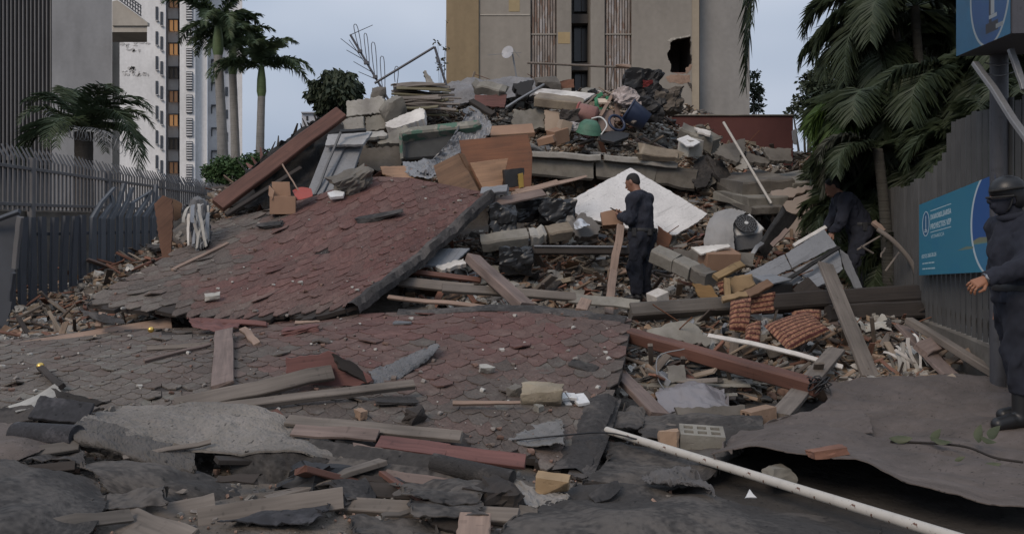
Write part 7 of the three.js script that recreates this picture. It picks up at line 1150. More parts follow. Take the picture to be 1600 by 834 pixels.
// broken boards, plates, reinforcing rods and cloth thrown about the heap
const XZ = [[600, 1080, 130, 190, 34], [830, 1130, 190, 245, 30], [560, 860, 205, 300, 22], [1060, 1270, 215, 340, 30], [640, 985, 380, 474, 44], [1020, 1180, 370, 470, 24], [830, 1110, 318, 385, 16], [1160, 1440, 390, 480, 24], [990, 1330, 500, 630, 30], [1340, 1540, 470, 590, 14], [340, 560, 290, 335, 10]];
for (const [x0, x1, y0, y1, n] of XZ) for (let k = 0; k < n; k++) {
  const p = G(rr(x0, x1), rr(y0, y1)); if (!p) continue;
  const kind = k % 6, d = V(rr(-1, 1), rr(-0.25, 0.3), rr(-0.6, 0.6)).normalize(); p.y += rr(0.04, 0.12);
  let o, m, what;
  if (kind < 2) { m = pick([MT.woodPale, MT.woodPink, MT.woodGrey, MT.woodDark, MT.woodRed, MT.woodPale]); const L = rr(0.25, 0.75), q = bar(p.clone().addScaledVector(d, -L / 2), p.clone().addScaledVector(d, L / 2), rr(0.04, 0.13), rr(0.015, 0.04), { f: [rr(-0.5, 0.5), 1, rr(0, 0.8)], rag: 0.06, bend: rr(-0.03, 0.03), twist: rr(-0.3, 0.3), seg: 4 }); o = one('broken_board', 'x', 'board', 'broken boards on the heap', q, m); what = 'splintered board'; }
  else if (kind < 4) { m = pick([MT.concreteLight, MT.concrete, MT.plasterWhite, MT.mortar, MT.concrete, MT.greyPanel]); const r = rr(0.14, 0.34), c = Math.round(rr(4, 6)), a0 = R() * 6, nn = V(rr(-0.6, 0.6), 1, rr(-0.2, 0.9)).normalize(), u = nn.clone().cross(V(0.3, 0.1, 1)).normalize(), w = nn.clone().cross(u), sh = []; for (let i = 0; i < c; i++) { const a = a0 + i / c * 6.283 + rr(-0.3, 0.3), e = r * rr(0.6, 1.1); sh.push(p.clone().addScaledVector(u, Math.cos(a) * e).addScaledVector(w, Math.sin(a) * e * 0.75)); } const pts = sh.map((v) => [W / 2 + v.x / -v.z * F, HY - (v.y - CY) / -v.z * F, -v.z]); o = one('broken_plate', 'x', 'plate', 'broken plates on the heap', panel(pts, 0, 0, rr(0.02, 0.09), 0.02), m); what = 'broken plate'; }
  else if (kind === 4) { m = MT.rust; const L = rr(0.4, 1.0), e = V(rr(-0.2, 0.2), rr(0.05, 0.3), rr(-0.1, 0.2)); o = one('steel_rod', 'x', 'rod', 'bent rods on the heap', tube([p.clone().addScaledVector(d, -L / 2), p.clone().add(e.clone().multiplyScalar(0.6)), p.clone().addScaledVector(d, L / 2).add(e)], 0.007, 14, 5), m); what = 'bent thin rusty rod'; }
  else { m = pick([MT.felt, MT.feltDark, MT.greyPanel, MT.card, MT.concreteLight, MT.woodMaroon]); const r = rr(0.12, 0.26), g = [-1, 0, 1].map((j) => [-1, 0, 1].map((i) => p.clone().add(V(i * r, rr(-0.06, 0.1), j * r * 0.7)))); o = one('cloth_scrap', 'x', 'cloth', 'crumpled sheets on the heap', sheet(g, { amp: 0.06, freq: 5, rag: 0.12, nu: 14, nv: 12, crease: 0.1, cf: 5 }), m); what = 'crumpled thin sheet'; }
  beside(o, (TONE.get(m) ?? '') + (TONE.get(m) ? ' ' : '') + what);
}
// thin boards and felt shards layered through the near ground
for (let k = 0; k < 34; k++) {
  const far = k % 3 === 2, p = far ? G(rr(930, 1180), rr(650, 760)) : G(rr(-10, 900), rr(655, 830)); if (!p) continue;
  p.y += rr(0.03, 0.11); const d = V(rr(0.6, 1) * (R() < 0.5 ? 1 : -1), rr(-0.1, 0.12), rr(-0.5, 0.5)).normalize(); let o, m, what;
  if (k % 3) { m = pick([MT.woodSlate, MT.woodSlate, MT.woodGrey, MT.woodDark, MT.woodPink]); const L = rr(0.2, 0.62); o = one('broken_board', 'x', 'board', 'broken boards in the near ground', bar(p.clone().addScaledVector(d, -L / 2), p.clone().addScaledVector(d, L / 2), rr(0.025, 0.08), rr(0.01, 0.02), { f: [rr(-0.3, 0.3), 1, rr(0.2, 0.9)], rag: 0.05, bend: rr(-0.02, 0.02), twist: rr(-0.3, 0.3), taper: rr(0.4, 1) }), m); what = 'thin splintered board'; }
  else { m = pick([MT.felt, MT.feltDark, MT.ridge, MT.feltBlue, MT.felt]); const r = rr(0.1, 0.24), g = [-1, 0, 1].map((j) => [-1, 0, 1].map((i) => p.clone().add(V(i * r * rr(0.9, 1.4), rr(-0.015, 0.03), j * r * 0.6)))); o = one('felt_shard', 'x', 'roofing felt', 'felt shards in the near ground', sheet(g, { amp: 0.03, freq: 4, rag: 0.14, nu: 20, nv: 14, crease: 0.03, cf: 4 }), m); what = 'torn felt shard'; }
  beside(o, (TONE.get(m) ?? 'slate-grey') + ' ' + what);
}
for (const o of scene.children) if (o.name.startsWith('splinter') && o.isMesh && !o.isInstancedMesh) beside(o, (TONE.get(o.material) ?? 'dark') + ' splinter sticking up');
// fine fragments: nobody could count them
function litter(name, geos, m, n, zones, s0, s1, tones, up = 0.01) {
  geos.forEach((ge, gi) => {
    const list = [];
    for (let k = 0; k < n / geos.length; k++) { const z = zones[k % zones.length], p = G(rr(z[0], z[1]), rr(z[2], z[3])); if (p) list.push(p.add(V(rr(-0.15, 0.15), 0, rr(-0.15, 0.15)))); }
    const im = new THREE.InstancedMesh(ge, m, list.length), d = new THREE.Object3D();
    list.forEach((p, i) => { d.position.set(p.x, hAt(p.x, p.z) + up, p.z); d.rotation.set(rr(-0.7, 0.7), rr(0, 6.28), rr(-0.7, 0.7)); d.scale.setScalar(s0 + (s1 - s0) * R() ** 2.2); d.updateMatrix(); im.setMatrixAt(i, d.matrix); im.setColorAt(i, new THREE.Color().setRGB(...pick(tones)).multiplyScalar(rr(0.8, 1.35))); });
    im.name = numbered(name); im.castShadow = im.receiveShadow = true; im.userData.kind = 'stuff'; scene.add(im);
  });
}
const HZ = [[600, 1110, 125, 250], [640, 980, 385, 480], [560, 900, 210, 320], [1000, 1320, 350, 480], [1050, 1260, 200, 330], [830, 1110, 320, 400], [980, 1450, 460, 620], [0, 350, 380, 560], [330, 620, 280, 345]];
const chipM = mat([1, 1, 1], TX.concrete, 0.95);
litter('rubble_fragments', Array.from({ length: 4 }, () => lump(1, 0.7, 0.85, { cuts: 5, rough: 0.1, seg: 3 })), chipM, 26000, HZ, 0.015, 0.13, [[0.26, 0.24, 0.215], [0.2, 0.18, 0.16], [0.36, 0.34, 0.31], [0.27, 0.16, 0.11], [0.33, 0.25, 0.18], [0.12, 0.11, 0.1], [0.55, 0.53, 0.5], [0.4, 0.37, 0.33]]);
litter('flat_chips', Array.from({ length: 2 }, () => lump(1, 0.12, 0.7, { cuts: 4, rough: 0.1, seg: 3 })), chipM, 11000, HZ, 0.03, 0.2, [[0.26, 0.24, 0.22], [0.42, 0.4, 0.38], [0.1, 0.095, 0.09], [0.24, 0.15, 0.1], [0.3, 0.21, 0.14]], 0.03);
litter('splinters', [bar(V(-0.5, 0, 0), V(0.5, 0, 0), 0.07, 0.05, { f: [0, 1, 0], seg: 2 }).geo, bar(V(-0.5, 0, 0), V(0.5, 0, 0), 0.13, 0.03, { f: [0, 1, 0], seg: 2 }).geo], mat([1, 1, 1], TX.wood, 0.9), 4600, HZ, 0.12, 0.7, [[0.3, 0.22, 0.16], [0.2, 0.17, 0.145], [0.1, 0.08, 0.07], [0.26, 0.13, 0.09], [0.4, 0.33, 0.26]], 0.05);
litter('plaster_crumbs', [lump(1, 0.35, 0.8, { cuts: 5, rough: 0.1, seg: 3 })], chipM, 9000, [[640, 980, 385, 480], [830, 1110, 190, 250], [600, 1080, 130, 190], [1020, 1180, 370, 470], [560, 860, 205, 300], [1060, 1260, 215, 330]], 0.015, 0.12, [[0.6, 0.57, 0.53], [0.48, 0.45, 0.41], [0.42, 0.35, 0.29], [0.36, 0.33, 0.3]], 0.04);
litter('pebbles', [lump(1, 0.6, 0.8, { cuts: 4, seg: 3 })], chipM, 2200, [[0, 560, 640, 834], [560, 1100, 690, 834], [1100, 1600, 600, 834]], 0.01, 0.05, [[0.26, 0.24, 0.22], [0.2, 0.18, 0.17], [0.3, 0.2, 0.16]]);
// grit on the two roof slopes and the sheets
{
  const im = new THREE.InstancedMesh(lump(1, 0.6, 0.8, { cuts: 4, seg: 3 }), chipM, 1100), d = new THREE.Object3D();
  for (let i = 0; i < 1100; i++) { const r = i % 3 ? lower : upper, u = rr(0.02, 0.98), v = rr(0.02, 0.97), p = r.wob(u, v).addScaledVector(r.nrm(u, v), 0.012); d.position.copy(p); d.rotation.set(rr(-0.3, 0.3), rr(0, 6.28), rr(-0.3, 0.3)); d.scale.setScalar(0.006 + 0.045 * R() ** 5); d.updateMatrix(); im.setMatrixAt(i, d.matrix); im.setColorAt(i, new THREE.Color().setRGB(...pick([[0.3, 0.27, 0.25], [0.2, 0.16, 0.14], [0.55, 0.53, 0.5], [0.24, 0.15, 0.12]]))); }
  im.name = 'roof_grit'; im.userData.kind = 'stuff'; scene.add(im);
}
// ---------- people: joints, tapered limbs joined smoothly, meshed ----------
function nets(f, lo, hi, cell) {                                   // surface of f = 0 (f < 0 inside) on a grid
  const n = [0, 1, 2].map((k) => Math.ceil((hi.getComponent(k) - lo.getComponent(k)) / cell) + 1), [nx, ny, nz] = n, v = new Float32Array(nx * ny * nz), id = (i, j, k) => (k * ny + j) * nx + i;
  for (let k = 0; k < nz; k++) for (let j = 0; j < ny; j++) for (let i = 0; i < nx; i++) v[id(i, j, k)] = f(lo.x + i * cell, lo.y + j * cell, lo.z + k * cell);
  const map = new Int32Array(nx * ny * nz).fill(-1), ps = [], ix = [];
  for (let k = 0; k < nz - 1; k++) for (let j = 0; j < ny - 1; j++) for (let i = 0; i < nx - 1; i++) {
    let sx = 0, sy = 0, sz = 0, c = 0;
    const q = (a, b, e) => v[id(i + a, j + b, k + e)];
    const edge = (a, b, e, d, g, h) => { const p = q(a, b, e), r = q(d, g, h); if ((p < 0) !== (r < 0)) { const t = p / (p - r); sx += a + (d - a) * t; sy += b + (g - b) * t; sz += e + (h - e) * t; c++; } };
    for (const a of [0, 1]) for (const b of [0, 1]) { edge(0, a, b, 1, a, b); edge(a, 0, b, a, 1, b); edge(a, b, 0, a, b, 1); }
    if (c) { map[id(i, j, k)] = ps.length / 3; ps.push(lo.x + (i + sx / c) * cell, lo.y + (j + sy / c) * cell, lo.z + (k + sz / c) * cell); }
  }
  const quad = (a, b, c, d, flip) => { if (a < 0 || b < 0 || c < 0 || d < 0) return; flip ? ix.push(a, c, b, a, d, c) : ix.push(a, b, c, a, c, d); };
  for (let k = 1; k < nz - 1; k++) for (let j = 1; j < ny - 1; j++) for (let i = 1; i < nx - 1; i++) {
    const s = v[id(i, j, k)] < 0;
    if (s !== v[id(i + 1, j, k)] < 0) quad(map[id(i, j - 1, k - 1)], map[id(i, j, k - 1)], map[id(i, j, k)], map[id(i, j - 1, k)], !s);
    if (s !== v[id(i, j + 1, k)] < 0) quad(map[id(i - 1, j, k - 1)], map[id(i - 1, j, k)], map[id(i, j, k)], map[id(i, j, k - 1)], !s);
    if (s !== v[id(i, j, k + 1)] < 0) quad(map[id(i - 1, j - 1, k)], map[id(i, j - 1, k)], map[id(i, j, k)], map[id(i - 1, j, k)], !s);
  }
  const g = new THREE.BufferGeometry(); g.setAttribute('position', new THREE.Float32BufferAttribute(ps, 3)); g.setIndex(ix); g.computeVertexNormals();
  const uv = new Float32Array(ps.length / 3 * 2); for (let i = 0; i < ps.length / 3; i++) { uv[i * 2] = ps[i * 3] + ps[i * 3 + 2]; uv[i * 2 + 1] = ps[i * 3 + 1]; } g.setAttribute('uv', new THREE.BufferAttribute(uv, 2));
  return g;
}
const cap = (a, b, ra, rb) => { const A = a.isVector3 ? a : V(...a), Bv = b.isVector3 ? b : V(...b), d = Bv.clone().sub(A), L = Math.max(1e-6, d.lengthSq()); return (x, y, z) => { const px = x - A.x, py = y - A.y, pz = z - A.z, t = clamp((px * d.x + py * d.y + pz * d.z) / L, 0, 1), qx = px - d.x * t, qy = py - d.y * t, qz = pz - d.z * t; return Math.sqrt(qx * qx + qy * qy + qz * qz) - lerp(ra, rb, t); }; };
const ell = (c, r, rot = null) => { const C0 = c.isVector3 ? c : V(...c), inv = rot ? rot.clone().invert() : null, p = V(), m = Math.min(...r); return (x, y, z) => { p.set(x - C0.x, y - C0.y, z - C0.z); if (inv) p.applyQuaternion(inv); const k = Math.sqrt((p.x / r[0]) ** 2 + (p.y / r[1]) ** 2 + (p.z / r[2]) ** 2); return (k - 1) * m; }; };
const blend = (fs, k) => (x, y, z) => { let d = 9; for (const f of fs) { const e = f(x, y, z), h = clamp(0.5 + 0.5 * (d - e) / k, 0, 1); d = lerp(d, e, h) - k * h * (1 - h); } return d; };
const grow = (f, r, fold = 0, s = 9) => (x, y, z) => f(x, y, z) - r - (fold ? fold * fbm(x * s, y * s * 0.6, z * s, 3) : 0);
// five separate fingers on a palm; w wrist, d direction, up = back of the hand, curl in radians, side puts the thumb
function hand(w, d, up, curl, side, s = 1) {
  const D = d.clone().normalize(), N = up.clone().addScaledVector(D, -up.dot(D)).normalize(), X = D.clone().cross(N).multiplyScalar(side), fs = [];
  const at = (a, b, c) => w.clone().addScaledVector(D, a * s).addScaledVector(X, b * s).addScaledVector(N, c * s);
  for (const b of [-0.03, -0.01, 0.01, 0.03]) fs.push(cap(at(0.0, b * 0.6, 0), at(0.085, b, 0), 0.016 * s, 0.0135 * s));
  const palm = blend(fs, 0.02 * s), fing = [];
  [[0.033, 0.062, 0.0085], [0.011, 0.074, 0.009], [-0.011, 0.069, 0.0085], [-0.033, 0.052, 0.0075]].forEach(([b, L, r]) => {
    let p = at(0.088, b, 0), a = 0.1; const seg = [0.45, 0.31, 0.24];
    for (let k = 0; k < 3; k++) { a += curl * [0.7, 1, 0.7][k]; const q = p.clone().addScaledVector(D, Math.cos(a) * L * seg[k] * s).addScaledVector(N, -Math.sin(a) * L * seg[k] * s).addScaledVector(X, b * 0.1 * s); fing.push(cap(p, q, r * s, r * 0.9 * s)); p = q; }
  });
  const t0 = at(0.02, 0.03, -0.008), t1 = at(0.06, 0.058, -0.02), t2 = at(0.09, 0.05, -0.035);
  fing.push(cap(t0, t1, 0.013 * s, 0.011 * s), cap(t1, t2, 0.0105 * s, 0.009 * s));
  return (x, y, z) => { let m = palm(x, y, z); for (const f of fing) { const e = f(x, y, z), k = 0.006 * s, h = clamp(0.5 + 0.5 * (m - e) / k, 0, 1); m = lerp(m, e, h) - k * h * (1 - h); } return m; };
}
// a head of height 0.23 around c, looking along -x in its own frame, turned by q
function headField(c, q) {
  const at = (x, y, z) => V(x, y, z).applyQuaternion(q).add(c), E = (x, y, z, r) => ell(at(x, y, z), r, q);
  const skull = blend([E(0.012, 0.028, 0, [0.098, 0.092, 0.075]), E(-0.03, -0.035, 0, [0.066, 0.082, 0.058]), cap(at(-0.055, -0.09, 0), at(-0.045, -0.095, 0), 0.03, 0.03)], 0.04);
  const add = [cap(at(-0.098, 0.012, 0), at(-0.118, -0.028, 0), 0.009, 0.0155), cap(at(-0.085, 0.026, -0.034), at(-0.085, 0.026, 0.034), 0.012, 0.012), cap(at(-0.1, -0.061, -0.018), at(-0.1, -0.061, 0.018), 0.009, 0.009), cap(at(-0.098, -0.073, -0.015), at(-0.098, -0.073, 0.015), 0.009, 0.009), E(0.012, -0.004, 0.076, [0.02, 0.034, 0.009]), E(0.012, -0.004, -0.076, [0.02, 0.034, 0.009])];
  const eyes = [E(-0.1, 0.006, 0.031, [0.016, 0.011, 0.017]), E(-0.1, 0.006, -0.031, [0.016, 0.011, 0.017])];
  return (x, y, z) => { let d = skull(x, y, z); for (const f of add) { const e = f(x, y, z), k = 0.012, h = clamp(0.5 + 0.5 * (d - e) / k, 0, 1); d = lerp(d, e, h) - k * h * (1 - h); } for (const f of eyes) { const e = -f(x, y, z), k = 0.008, h = clamp(0.5 - 0.5 * (d - e) / k, 0, 1); d = lerp(d, e, h) + k * h * (1 - h); } return d; };
}
function figure(label, pos, turn, J, { skin, shirt, trousers, boots, hair, helmet, patch, handCurl = [0.5, 0.5], handDir, handUp, watch, mask }) {
  const g = T('person', label, 'person', null, pos); g.rotation.y = turn;
  const q = new THREE.Quaternion().setFromEuler(new THREE.Euler(J.headTilt[2] ?? 0, J.headTilt[1], J.headTilt[0], 'YZX')), hd = headField(V(...J.head), q);
  const limb = (a, b, ra, rb) => cap(J[a], J[b], ra, rb);
  const arms = (r) => ['L', 'R'].flatMap((s) => [limb('sh' + s, 'el' + s, 0.062 + r, 0.05 + r), limb('el' + s, 'wr' + s, 0.05 + r, 0.036 + r)]);
  const legs = (r) => ['L', 'R'].flatMap((s) => [limb('hip' + s, 'kn' + s, 0.098 + r, 0.068 + r), limb('kn' + s, 'an' + s, 0.066 + r, 0.048 + r)]);
  const P2 = V(...J.pelvis), CH = V(...J.chest), NK = V(...J.neck), sq = J.sq ?? 0;
  const torso = (r) => [cap(P2, P2.clone().lerp(CH, 0.5), 0.145 + r, 0.15 + r), cap(P2.clone().lerp(CH, 0.5), CH, 0.15 + r, 0.165 + r), cap(J.shL, J.shR, 0.085 + r, 0.085 + r), cap(CH, NK, 0.13 + r, 0.075 + r), cap(V(...J.hipL), V(...J.hipR), 0.11 + r, 0.11 + r)];
  const hands = ['L', 'R'].map((s, i) => hand(V(...J['wr' + s]), V(...handDir[i]), V(...handUp[i]), handCurl[i], i ? 1 : -1));
  const feet = ['L', 'R'].map((s) => cap(V(...J['an' + s]), V(...J['to' + s]), 0.036, 0.026));
  const neck = cap(NK, V(...J.head).add(V(0.02, -0.06, 0).applyQuaternion(q)), 0.062, 0.058);
  const bodyCore = blend([...torso(-0.012), ...arms(-0.008), ...legs(-0.01), ...feet, neck], 0.05);
  const body = (x, y, z) => Math.min(bodyCore(x, y, z), hd(x, y, z), hands[0](x, y, z), hands[1](x, y, z));
  const box = (pts, r) => { const b = new THREE.Box3(); pts.forEach((p) => b.expandByPoint(p.isVector3 ? p : V(...p))); return [b.min.subScalar(r), b.max.addScalar(r)]; };
  const H0 = V(...J.head), fine = [[H0, 0.19, 0.005], [V(...J.wrL).addScaledVector(V(...handDir[0]).normalize(), 0.08), 0.15, 0.004], [V(...J.wrR).addScaledVector(V(...handDir[1]).normalize(), 0.08), 0.15, 0.004]];
  // the body in one mesh: coarse trunk and limbs, fine head and hands
  const parts = [];
  { const [lo, hi] = box(Object.values(J).filter((p) => Array.isArray(p) && p.length === 3 && p !== J.headTilt), 0.24); parts.push(nets(blend([bodyCore], 0.01), lo, hi, 0.014)); }
  for (const [c, r, cell] of fine) parts.push(nets(c === H0 ? blend([hd, neck], 0.03) : c.distanceTo(V(...J.wrL)) < 0.12 ? (x, y, z) => Math.min(hands[0](x, y, z), cap(J.elL, J.wrL, 0.042, 0.028)(x, y, z)) : (x, y, z) => Math.min(hands[1](x, y, z), cap(J.elR, J.wrR, 0.042, 0.028)(x, y, z)), c.clone().subScalar(r), c.clone().addScalar(r), cell));
  M('body', mergeGeometries(parts), skin, g);
  { const f = grow(blend([...torso(0.014), ...arms(0.018)], 0.06), 0.004, 0.055, 9), wy = J.pelvis[1] - 0.06, nk = NK.y + 0.03; const [lo, hi] = box([J.shL, J.shR, J.elL, J.elR, J.wrL, J.wrR, J.pelvis, J.chest, J.neck], 0.24); const wr = [V(...J.wrL), V(...J.wrR)], dl = [V(...J.wrL).sub(V(...J.elL)).normalize(), V(...J.wrR).sub(V(...J.elR)).normalize()]; M('shirt', nets((x, y, z) => { let d = f(x, y, z); d = Math.max(d, wy - y, y - nk - 0.03); for (let k = 0; k < 2; k++) { const s = (x - wr[k].x) * dl[k].x + (y - wr[k].y) * dl[k].y + (z - wr[k].z) * dl[k].z, rr2 = Math.hypot(x - wr[k].x, y - wr[k].y, z - wr[k].z); if (rr2 < 0.16) d = Math.max(d, s); } return d; }, lo, hi, 0.011), shirt, g); }
  { const f = grow(blend([...legs(0.03), cap(P2, V(P2.x, P2.y + 0.05, P2.z), 0.165, 0.165), cap(V(...J.hipL), V(...J.hipR), 0.13, 0.13)], 0.05), 0.006, 0.08, 7), ty = J.pelvis[1] + 0.03; const [lo, hi] = box([J.hipL, J.hipR, J.knL, J.knR, J.anL, J.anR, J.pelvis], 0.24), by = Math.min(J.anL[1], J.anR[1]) + (J.cuff ?? 0.02); M('trousers', nets((x, y, z) => Math.max(f(x, y, z), y - ty, by - y), lo, hi, 0.012), trousers, g); }
  for (const s of ['L', 'R']) { const a = V(...J['an' + s]), t = V(...J['to' + s]), mid = a.clone().lerp(t, 0.5), k = V(...J['kn' + s]); const f = blend([cap(a, a.clone().lerp(k, 0.42), 0.056, 0.064), cap(a.clone().add(V(0.03, -0.03, 0)), t, 0.048, 0.04), cap(mid, t, 0.044, 0.042)], 0.03), [lo, hi] = box([a, t, a.clone().lerp(k, 0.42)], 0.12), fl = Math.min(a.y, t.y) - 0.072; M('boot', nets((x, y, z) => Math.max(f(x, y, z), fl - y), lo, hi, 0.008), boots, g); }
  { const c = V(...J.belt ?? J.pelvis).add(V(0, 0.05, 0)); const b = lathe([[0.175, -0.028], [0.192, -0.024], [0.192, 0.024], [0.175, 0.028]]); const m = M('belt', b, MT.black, g); m.position.copy(c); m.scale.set(0.98, 1, 1.05); }
  { const nb = V(...J.neck).add(V(-0.012, 0.028, 0)), c = M('collar', new THREE.TorusGeometry(0.078, 0.02, 8, 24).rotateX(Math.PI / 2), shirt, g); c.position.copy(nb); c.rotation.z = 0.25; c.scale.set(1, 1.3, 1.05); }
  for (const [x, z, h] of [[0.0, 0.2, 0.12], [0.12, -0.16, 0.1], [0.17, 0.08, 0.09]]) { const q2 = M('belt_pouch', boxUV(new RoundedBoxGeometry(0.07, h, 0.06, 2, 0.012)), MT.black, g); q2.position.set(J.pelvis[0] + x, J.pelvis[1] + 0.02, J.pelvis[2] + z); }
  for (const s of [1, -1]) { const q2 = M('thigh_pocket', boxUV(new RoundedBoxGeometry(0.12, 0.16, 0.03, 2, 0.012)), trousers, g), k = V(...J[s > 0 ? 'hipL' : 'hipR']).lerp(V(...J[s > 0 ? 'knL' : 'knR']), 0.62); q2.position.copy(k).add(V(0, 0, s * 0.105)); q2.rotation.x = s * -0.06; }
  if (hair) { const at = (x, y, z) => V(x, y, z).applyQuaternion(q).add(H0), hf = blend([ell(at(0.02, 0.036, 0), [0.1, 0.09, 0.079], q), ell(at(0.06, -0.02, 0), [0.045, 0.06, 0.06], q)], 0.03), cut = at(-0.055, 0.055, 0), cn = V(-0.75, -0.55, 0).applyQuaternion(q).normalize(); M('hair', nets((x, y, z) => Math.max(hf(x, y, z) - 0.003 * n3(x * 90, y * 90, z * 90), (x - cut.x) * cn.x + (y - cut.y) * cn.y + (z - cut.z) * cn.z), H0.clone().subScalar(0.17), H0.clone().addScalar(0.17), 0.006), hair, g); }
  if (helmet) {
    const at = (x, y, z) => V(x, y, z).applyQuaternion(q).add(H0), cut = at(0, -0.012, 0), cn = V(-0.12, -1, 0).applyQuaternion(q).normalize();
    const f = blend([ell(at(0.012, 0.035, 0), [0.127, 0.112, 0.104], q), ell(at(0.05, -0.04, 0), [0.08, 0.075, 0.094], q)], 0.04);
    const hm = M('helmet', nets((x, y, z) => { const s = (x - cut.x) * cn.x + (y - cut.y) * cn.y + (z - cut.z) * cn.z, px = V(x, y, z).sub(H0).applyQuaternion(q.clone().invert()); return Math.max(f(x, y, z), -(f(x, y, z) + 0.022), px.x < 0.02 ? s : -px.y - 0.1); }, H0.clone().subScalar(0.2), H0.clone().addScalar(0.2), 0.007), helmet, g);
    const tr = M('rim', boxUV(new THREE.TorusGeometry(0.118, 0.008, 6, 40, Math.PI).rotateX(Math.PI / 2)), MT.rubber, hm); tr.position.copy(at(0.0, -0.004, 0)); tr.quaternion.copy(q).multiply(new THREE.Quaternion().setFromAxisAngle(UP, Math.PI / 2 + Math.PI)); tr.scale.set(0.97, 1, 1.12);
    const st = tube([at(0.0, -0.02, 0.098), at(-0.02, -0.09, 0.075), at(-0.035, -0.125, 0.0), at(-0.02, -0.09, -0.075), at(0.0, -0.02, -0.098)], 0.007, 30, 6); M('chin_strap', st.geo, MT.black, g).position.copy(st.pos);
    const go = tube([at(-0.128, 0.04, 0.03), at(-0.09, 0.045, 0.095), at(0.02, 0.05, 0.122), at(0.1, 0.05, 0.08)], 0.011, 30, 6); M('goggle_band', go.geo, MT.rubber, hm).position.copy(go.pos);
  }
  if (mask) { const iq = q.clone().invert(), p = V(); M('added_face_mask', nets((x, y, z) => { p.set(x, y, z).sub(H0).applyQuaternion(iq); return Math.max(Math.min(hd(x, y, z), neck(x, y, z)) - 0.008, p.y - (p.x < -0.04 ? -0.012 : 0.03), -0.16 - p.y); }, H0.clone().subScalar(0.2), H0.clone().addScalar(0.2), 0.006), shirt, g); }  // dark mask added to make the face read darker
  if (patch) for (const [p, s, r] of patch) { const m = M('name_patch', boxUV(new RoundedBoxGeometry(s[0], s[1], 0.006, 1, 0.002)), mat([0.6, 0.6, 0.58], TX.fabric, 0.9), g); m.position.set(...p); m.rotation.set(...r); }
  if (watch) { const w = V(...J['wr' + watch]), e = V(...J['el' + watch]), d = w.clone().sub(e).normalize(), m = M('wrist_watch', new THREE.TorusGeometry(0.036, 0.011, 8, 22), mat([0.16, 0.16, 0.17], null, 0.3, null, 0, { metalness: 0.7 }), g); m.position.copy(w).addScaledVector(d, 0.0); m.quaternion.setFromUnitVectors(V(0, 0, 1), d); const f = M('watch_face', new THREE.CylinderGeometry(0.022, 0.022, 0.012, 18), mat([0.3, 0.31, 0.33], null, 0.2), g); f.position.copy(w).add(V(0, 0.02, 0.036)); f.rotation.x = Math.PI / 2 - 0.6; }
  return g;
}
const PM = { skin: mat([0.23, 0.115, 0.075], null, 0.55), skinWarm: mat([0.27, 0.12, 0.065], null, 0.55), navy: mat([0.019, 0.022, 0.036], TX.fabric, 0.9), navyT: mat([0.017, 0.0195, 0.031], TX.fabric, 0.92), boot: mat([0.013, 0.013, 0.014], null, 0.45), hair: mat([0.012, 0.011, 0.011], null, 0.8), helm: mat([0.02, 0.02, 0.022], TX.paint, 0.4) };
{
  // man in the middle, head bent over a phone held in both hands
  const foot = P(1000, 471, 12.5);
  figure('person in dark navy uniform standing amid the rubble looking down at a phone', foot, -0.62, {
    headTilt: [0.42, 0.0, 0], head: [-0.115, 1.665, 0], neck: [-0.03, 1.49, 0], chest: [0.0, 1.28, 0], pelvis: [0.03, 0.95, 0],
    shL: [0.0, 1.43, 0.185], shR: [0.0, 1.43, -0.185], elL: [-0.03, 1.14, 0.24], elR: [-0.04, 1.14, -0.22], wrL: [-0.25, 1.185, 0.09], wrR: [-0.26, 1.2, -0.07],
    hipL: [0.03, 0.92, 0.09], hipR: [0.03, 0.92, -0.09], knL: [-0.01, 0.5, 0.12], knR: [-0.0, 0.5, -0.12], anL: [0.03, 0.09, 0.13], anR: [0.0, 0.09, -0.12], toL: [-0.13, 0.035, 0.16], toR: [-0.17, 0.035, -0.14] },
  { skin: PM.skin, shirt: PM.navy, trousers: PM.navyT, boots: PM.boot, hair: PM.hair, handDir: [[-0.9, 0.25, -0.3], [-0.9, 0.3, 0.3]], handUp: [[-0.2, -0.5, 0.8], [-0.2, -0.5, -0.8]], handCurl: [0.75, 0.75] });
  const g = T('mobile_phone', 'dark mobile phone in the hands of the standing man', 'phone', null, foot.clone().add(V(-0.325, 1.275, -0.22)));
  const b = M('case', boxUV(new RoundedBoxGeometry(0.145, 0.009, 0.072, 2, 0.004)), MT.black, g), s = M('screen', boxUV(new THREE.BoxGeometry(0.13, 0.002, 0.064)), mat([0.03, 0.03, 0.035], null, 0.1), g); s.position.y = 0.0055; g.rotation.set(0, 0.1, -0.5);
}
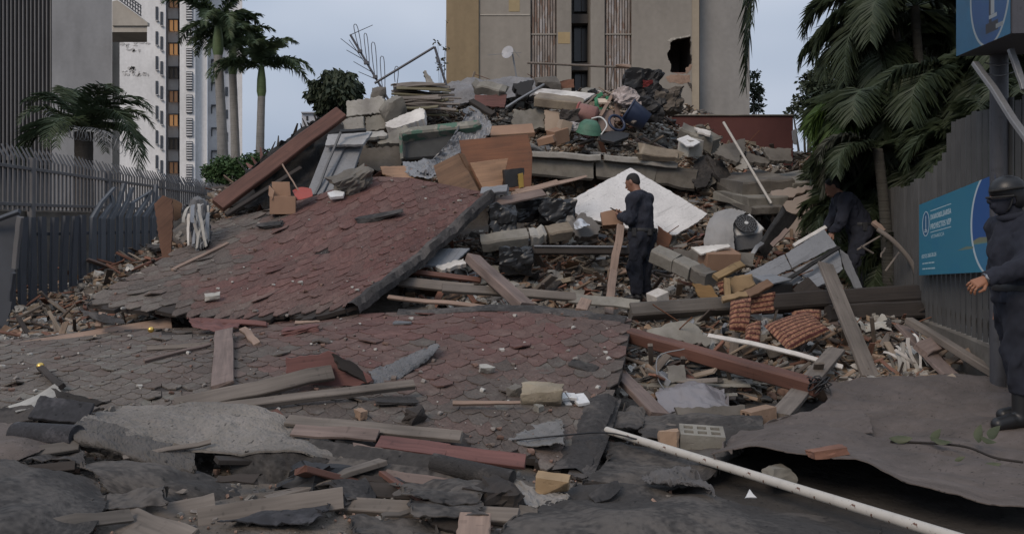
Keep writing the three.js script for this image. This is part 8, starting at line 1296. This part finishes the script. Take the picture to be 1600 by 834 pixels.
{
  // helmeted man at the right edge, reaching left
  const foot = P(1584, 664, 6.5);
  figure('person in dark uniform and black helmet reaching out a hand at the right edge', foot, 0.06, {
    headTilt: [0.10, -0.15, 0], head: [-0.05, 1.665, 0], neck: [0.0, 1.49, 0], chest: [0.03, 1.28, 0], pelvis: [0.06, 0.95, 0], cuff: 0.16,
    shL: [0.05, 1.42, 0.2], shR: [0.03, 1.42, -0.2], elL: [-0.1, 1.15, 0.27], elR: [0.06, 1.12, -0.27], wrL: [-0.35, 1.075, 0.24], wrR: [0.08, 0.86, -0.28],
    hipL: [0.05, 0.92, 0.09], hipR: [0.05, 0.92, -0.09], knL: [-0.0, 0.5, 0.11], knR: [0.12, 0.5, -0.12], anL: [-0.02, 0.09, 0.12], anR: [0.2, 0.09, -0.13], toL: [-0.2, 0.04, 0.14], toR: [0.02, 0.04, -0.15] },
  { skin: PM.skinWarm, shirt: PM.navy, trousers: PM.navyT, boots: PM.boot, helmet: PM.helm, watch: 'L', mask: true, handDir: [[-0.9, -0.35, 0.05], [-0.1, -1, 0]], handUp: [[-0.25, 0.75, 0.55], [0.3, 0.1, -0.9]], handCurl: [0.6, 0.4], patch: [[[-0.02, 1.335, 0.302], [0.11, 0.032], [-0.15, -0.15, 0.35]], [[0.0, 1.405, 0.29], [0.08, 0.02], [-0.3, -0.1, 0.4]]] });
}
{
  // third man, stooping in the shade of the palms
  const foot = P(1340, 480, 12.3); foot.y = hAt(foot.x, foot.z) + 0.02;
  figure('person in dark clothes stooping in the deep shade under the palms', foot, -0.1, {
    headTilt: [0.5, 0, 0], head: [-0.34, 1.49, 0], neck: [-0.22, 1.36, 0], chest: [-0.12, 1.2, 0], pelvis: [0.05, 0.93, 0],
    shL: [-0.19, 1.31, 0.185], shR: [-0.19, 1.31, -0.185], elL: [-0.26, 1.04, 0.22], elR: [-0.28, 1.05, -0.2], wrL: [-0.36, 0.86, 0.12], wrR: [-0.4, 0.9, -0.1],
    hipL: [0.05, 0.9, 0.09], hipR: [0.05, 0.9, -0.09], knL: [-0.06, 0.5, 0.12], knR: [0.02, 0.5, -0.12], anL: [0.0, 0.09, 0.13], anR: [0.1, 0.09, -0.12], toL: [-0.16, 0.035, 0.15], toR: [-0.06, 0.035, -0.14] },
  { skin: PM.skin, shirt: PM.navy, trousers: PM.navyT, boots: PM.boot, hair: PM.hair, handDir: [[-0.6, -0.75, 0], [-0.7, -0.6, 0]], handUp: [[-0.6, 0.4, 0.5], [-0.6, 0.4, -0.5]], handCurl: [0.5, 0.5] });
}
scene.traverse((o) => { if (o.isMesh) { o.castShadow = true; o.receiveShadow = true; } });
renderer.render(scene, camera);
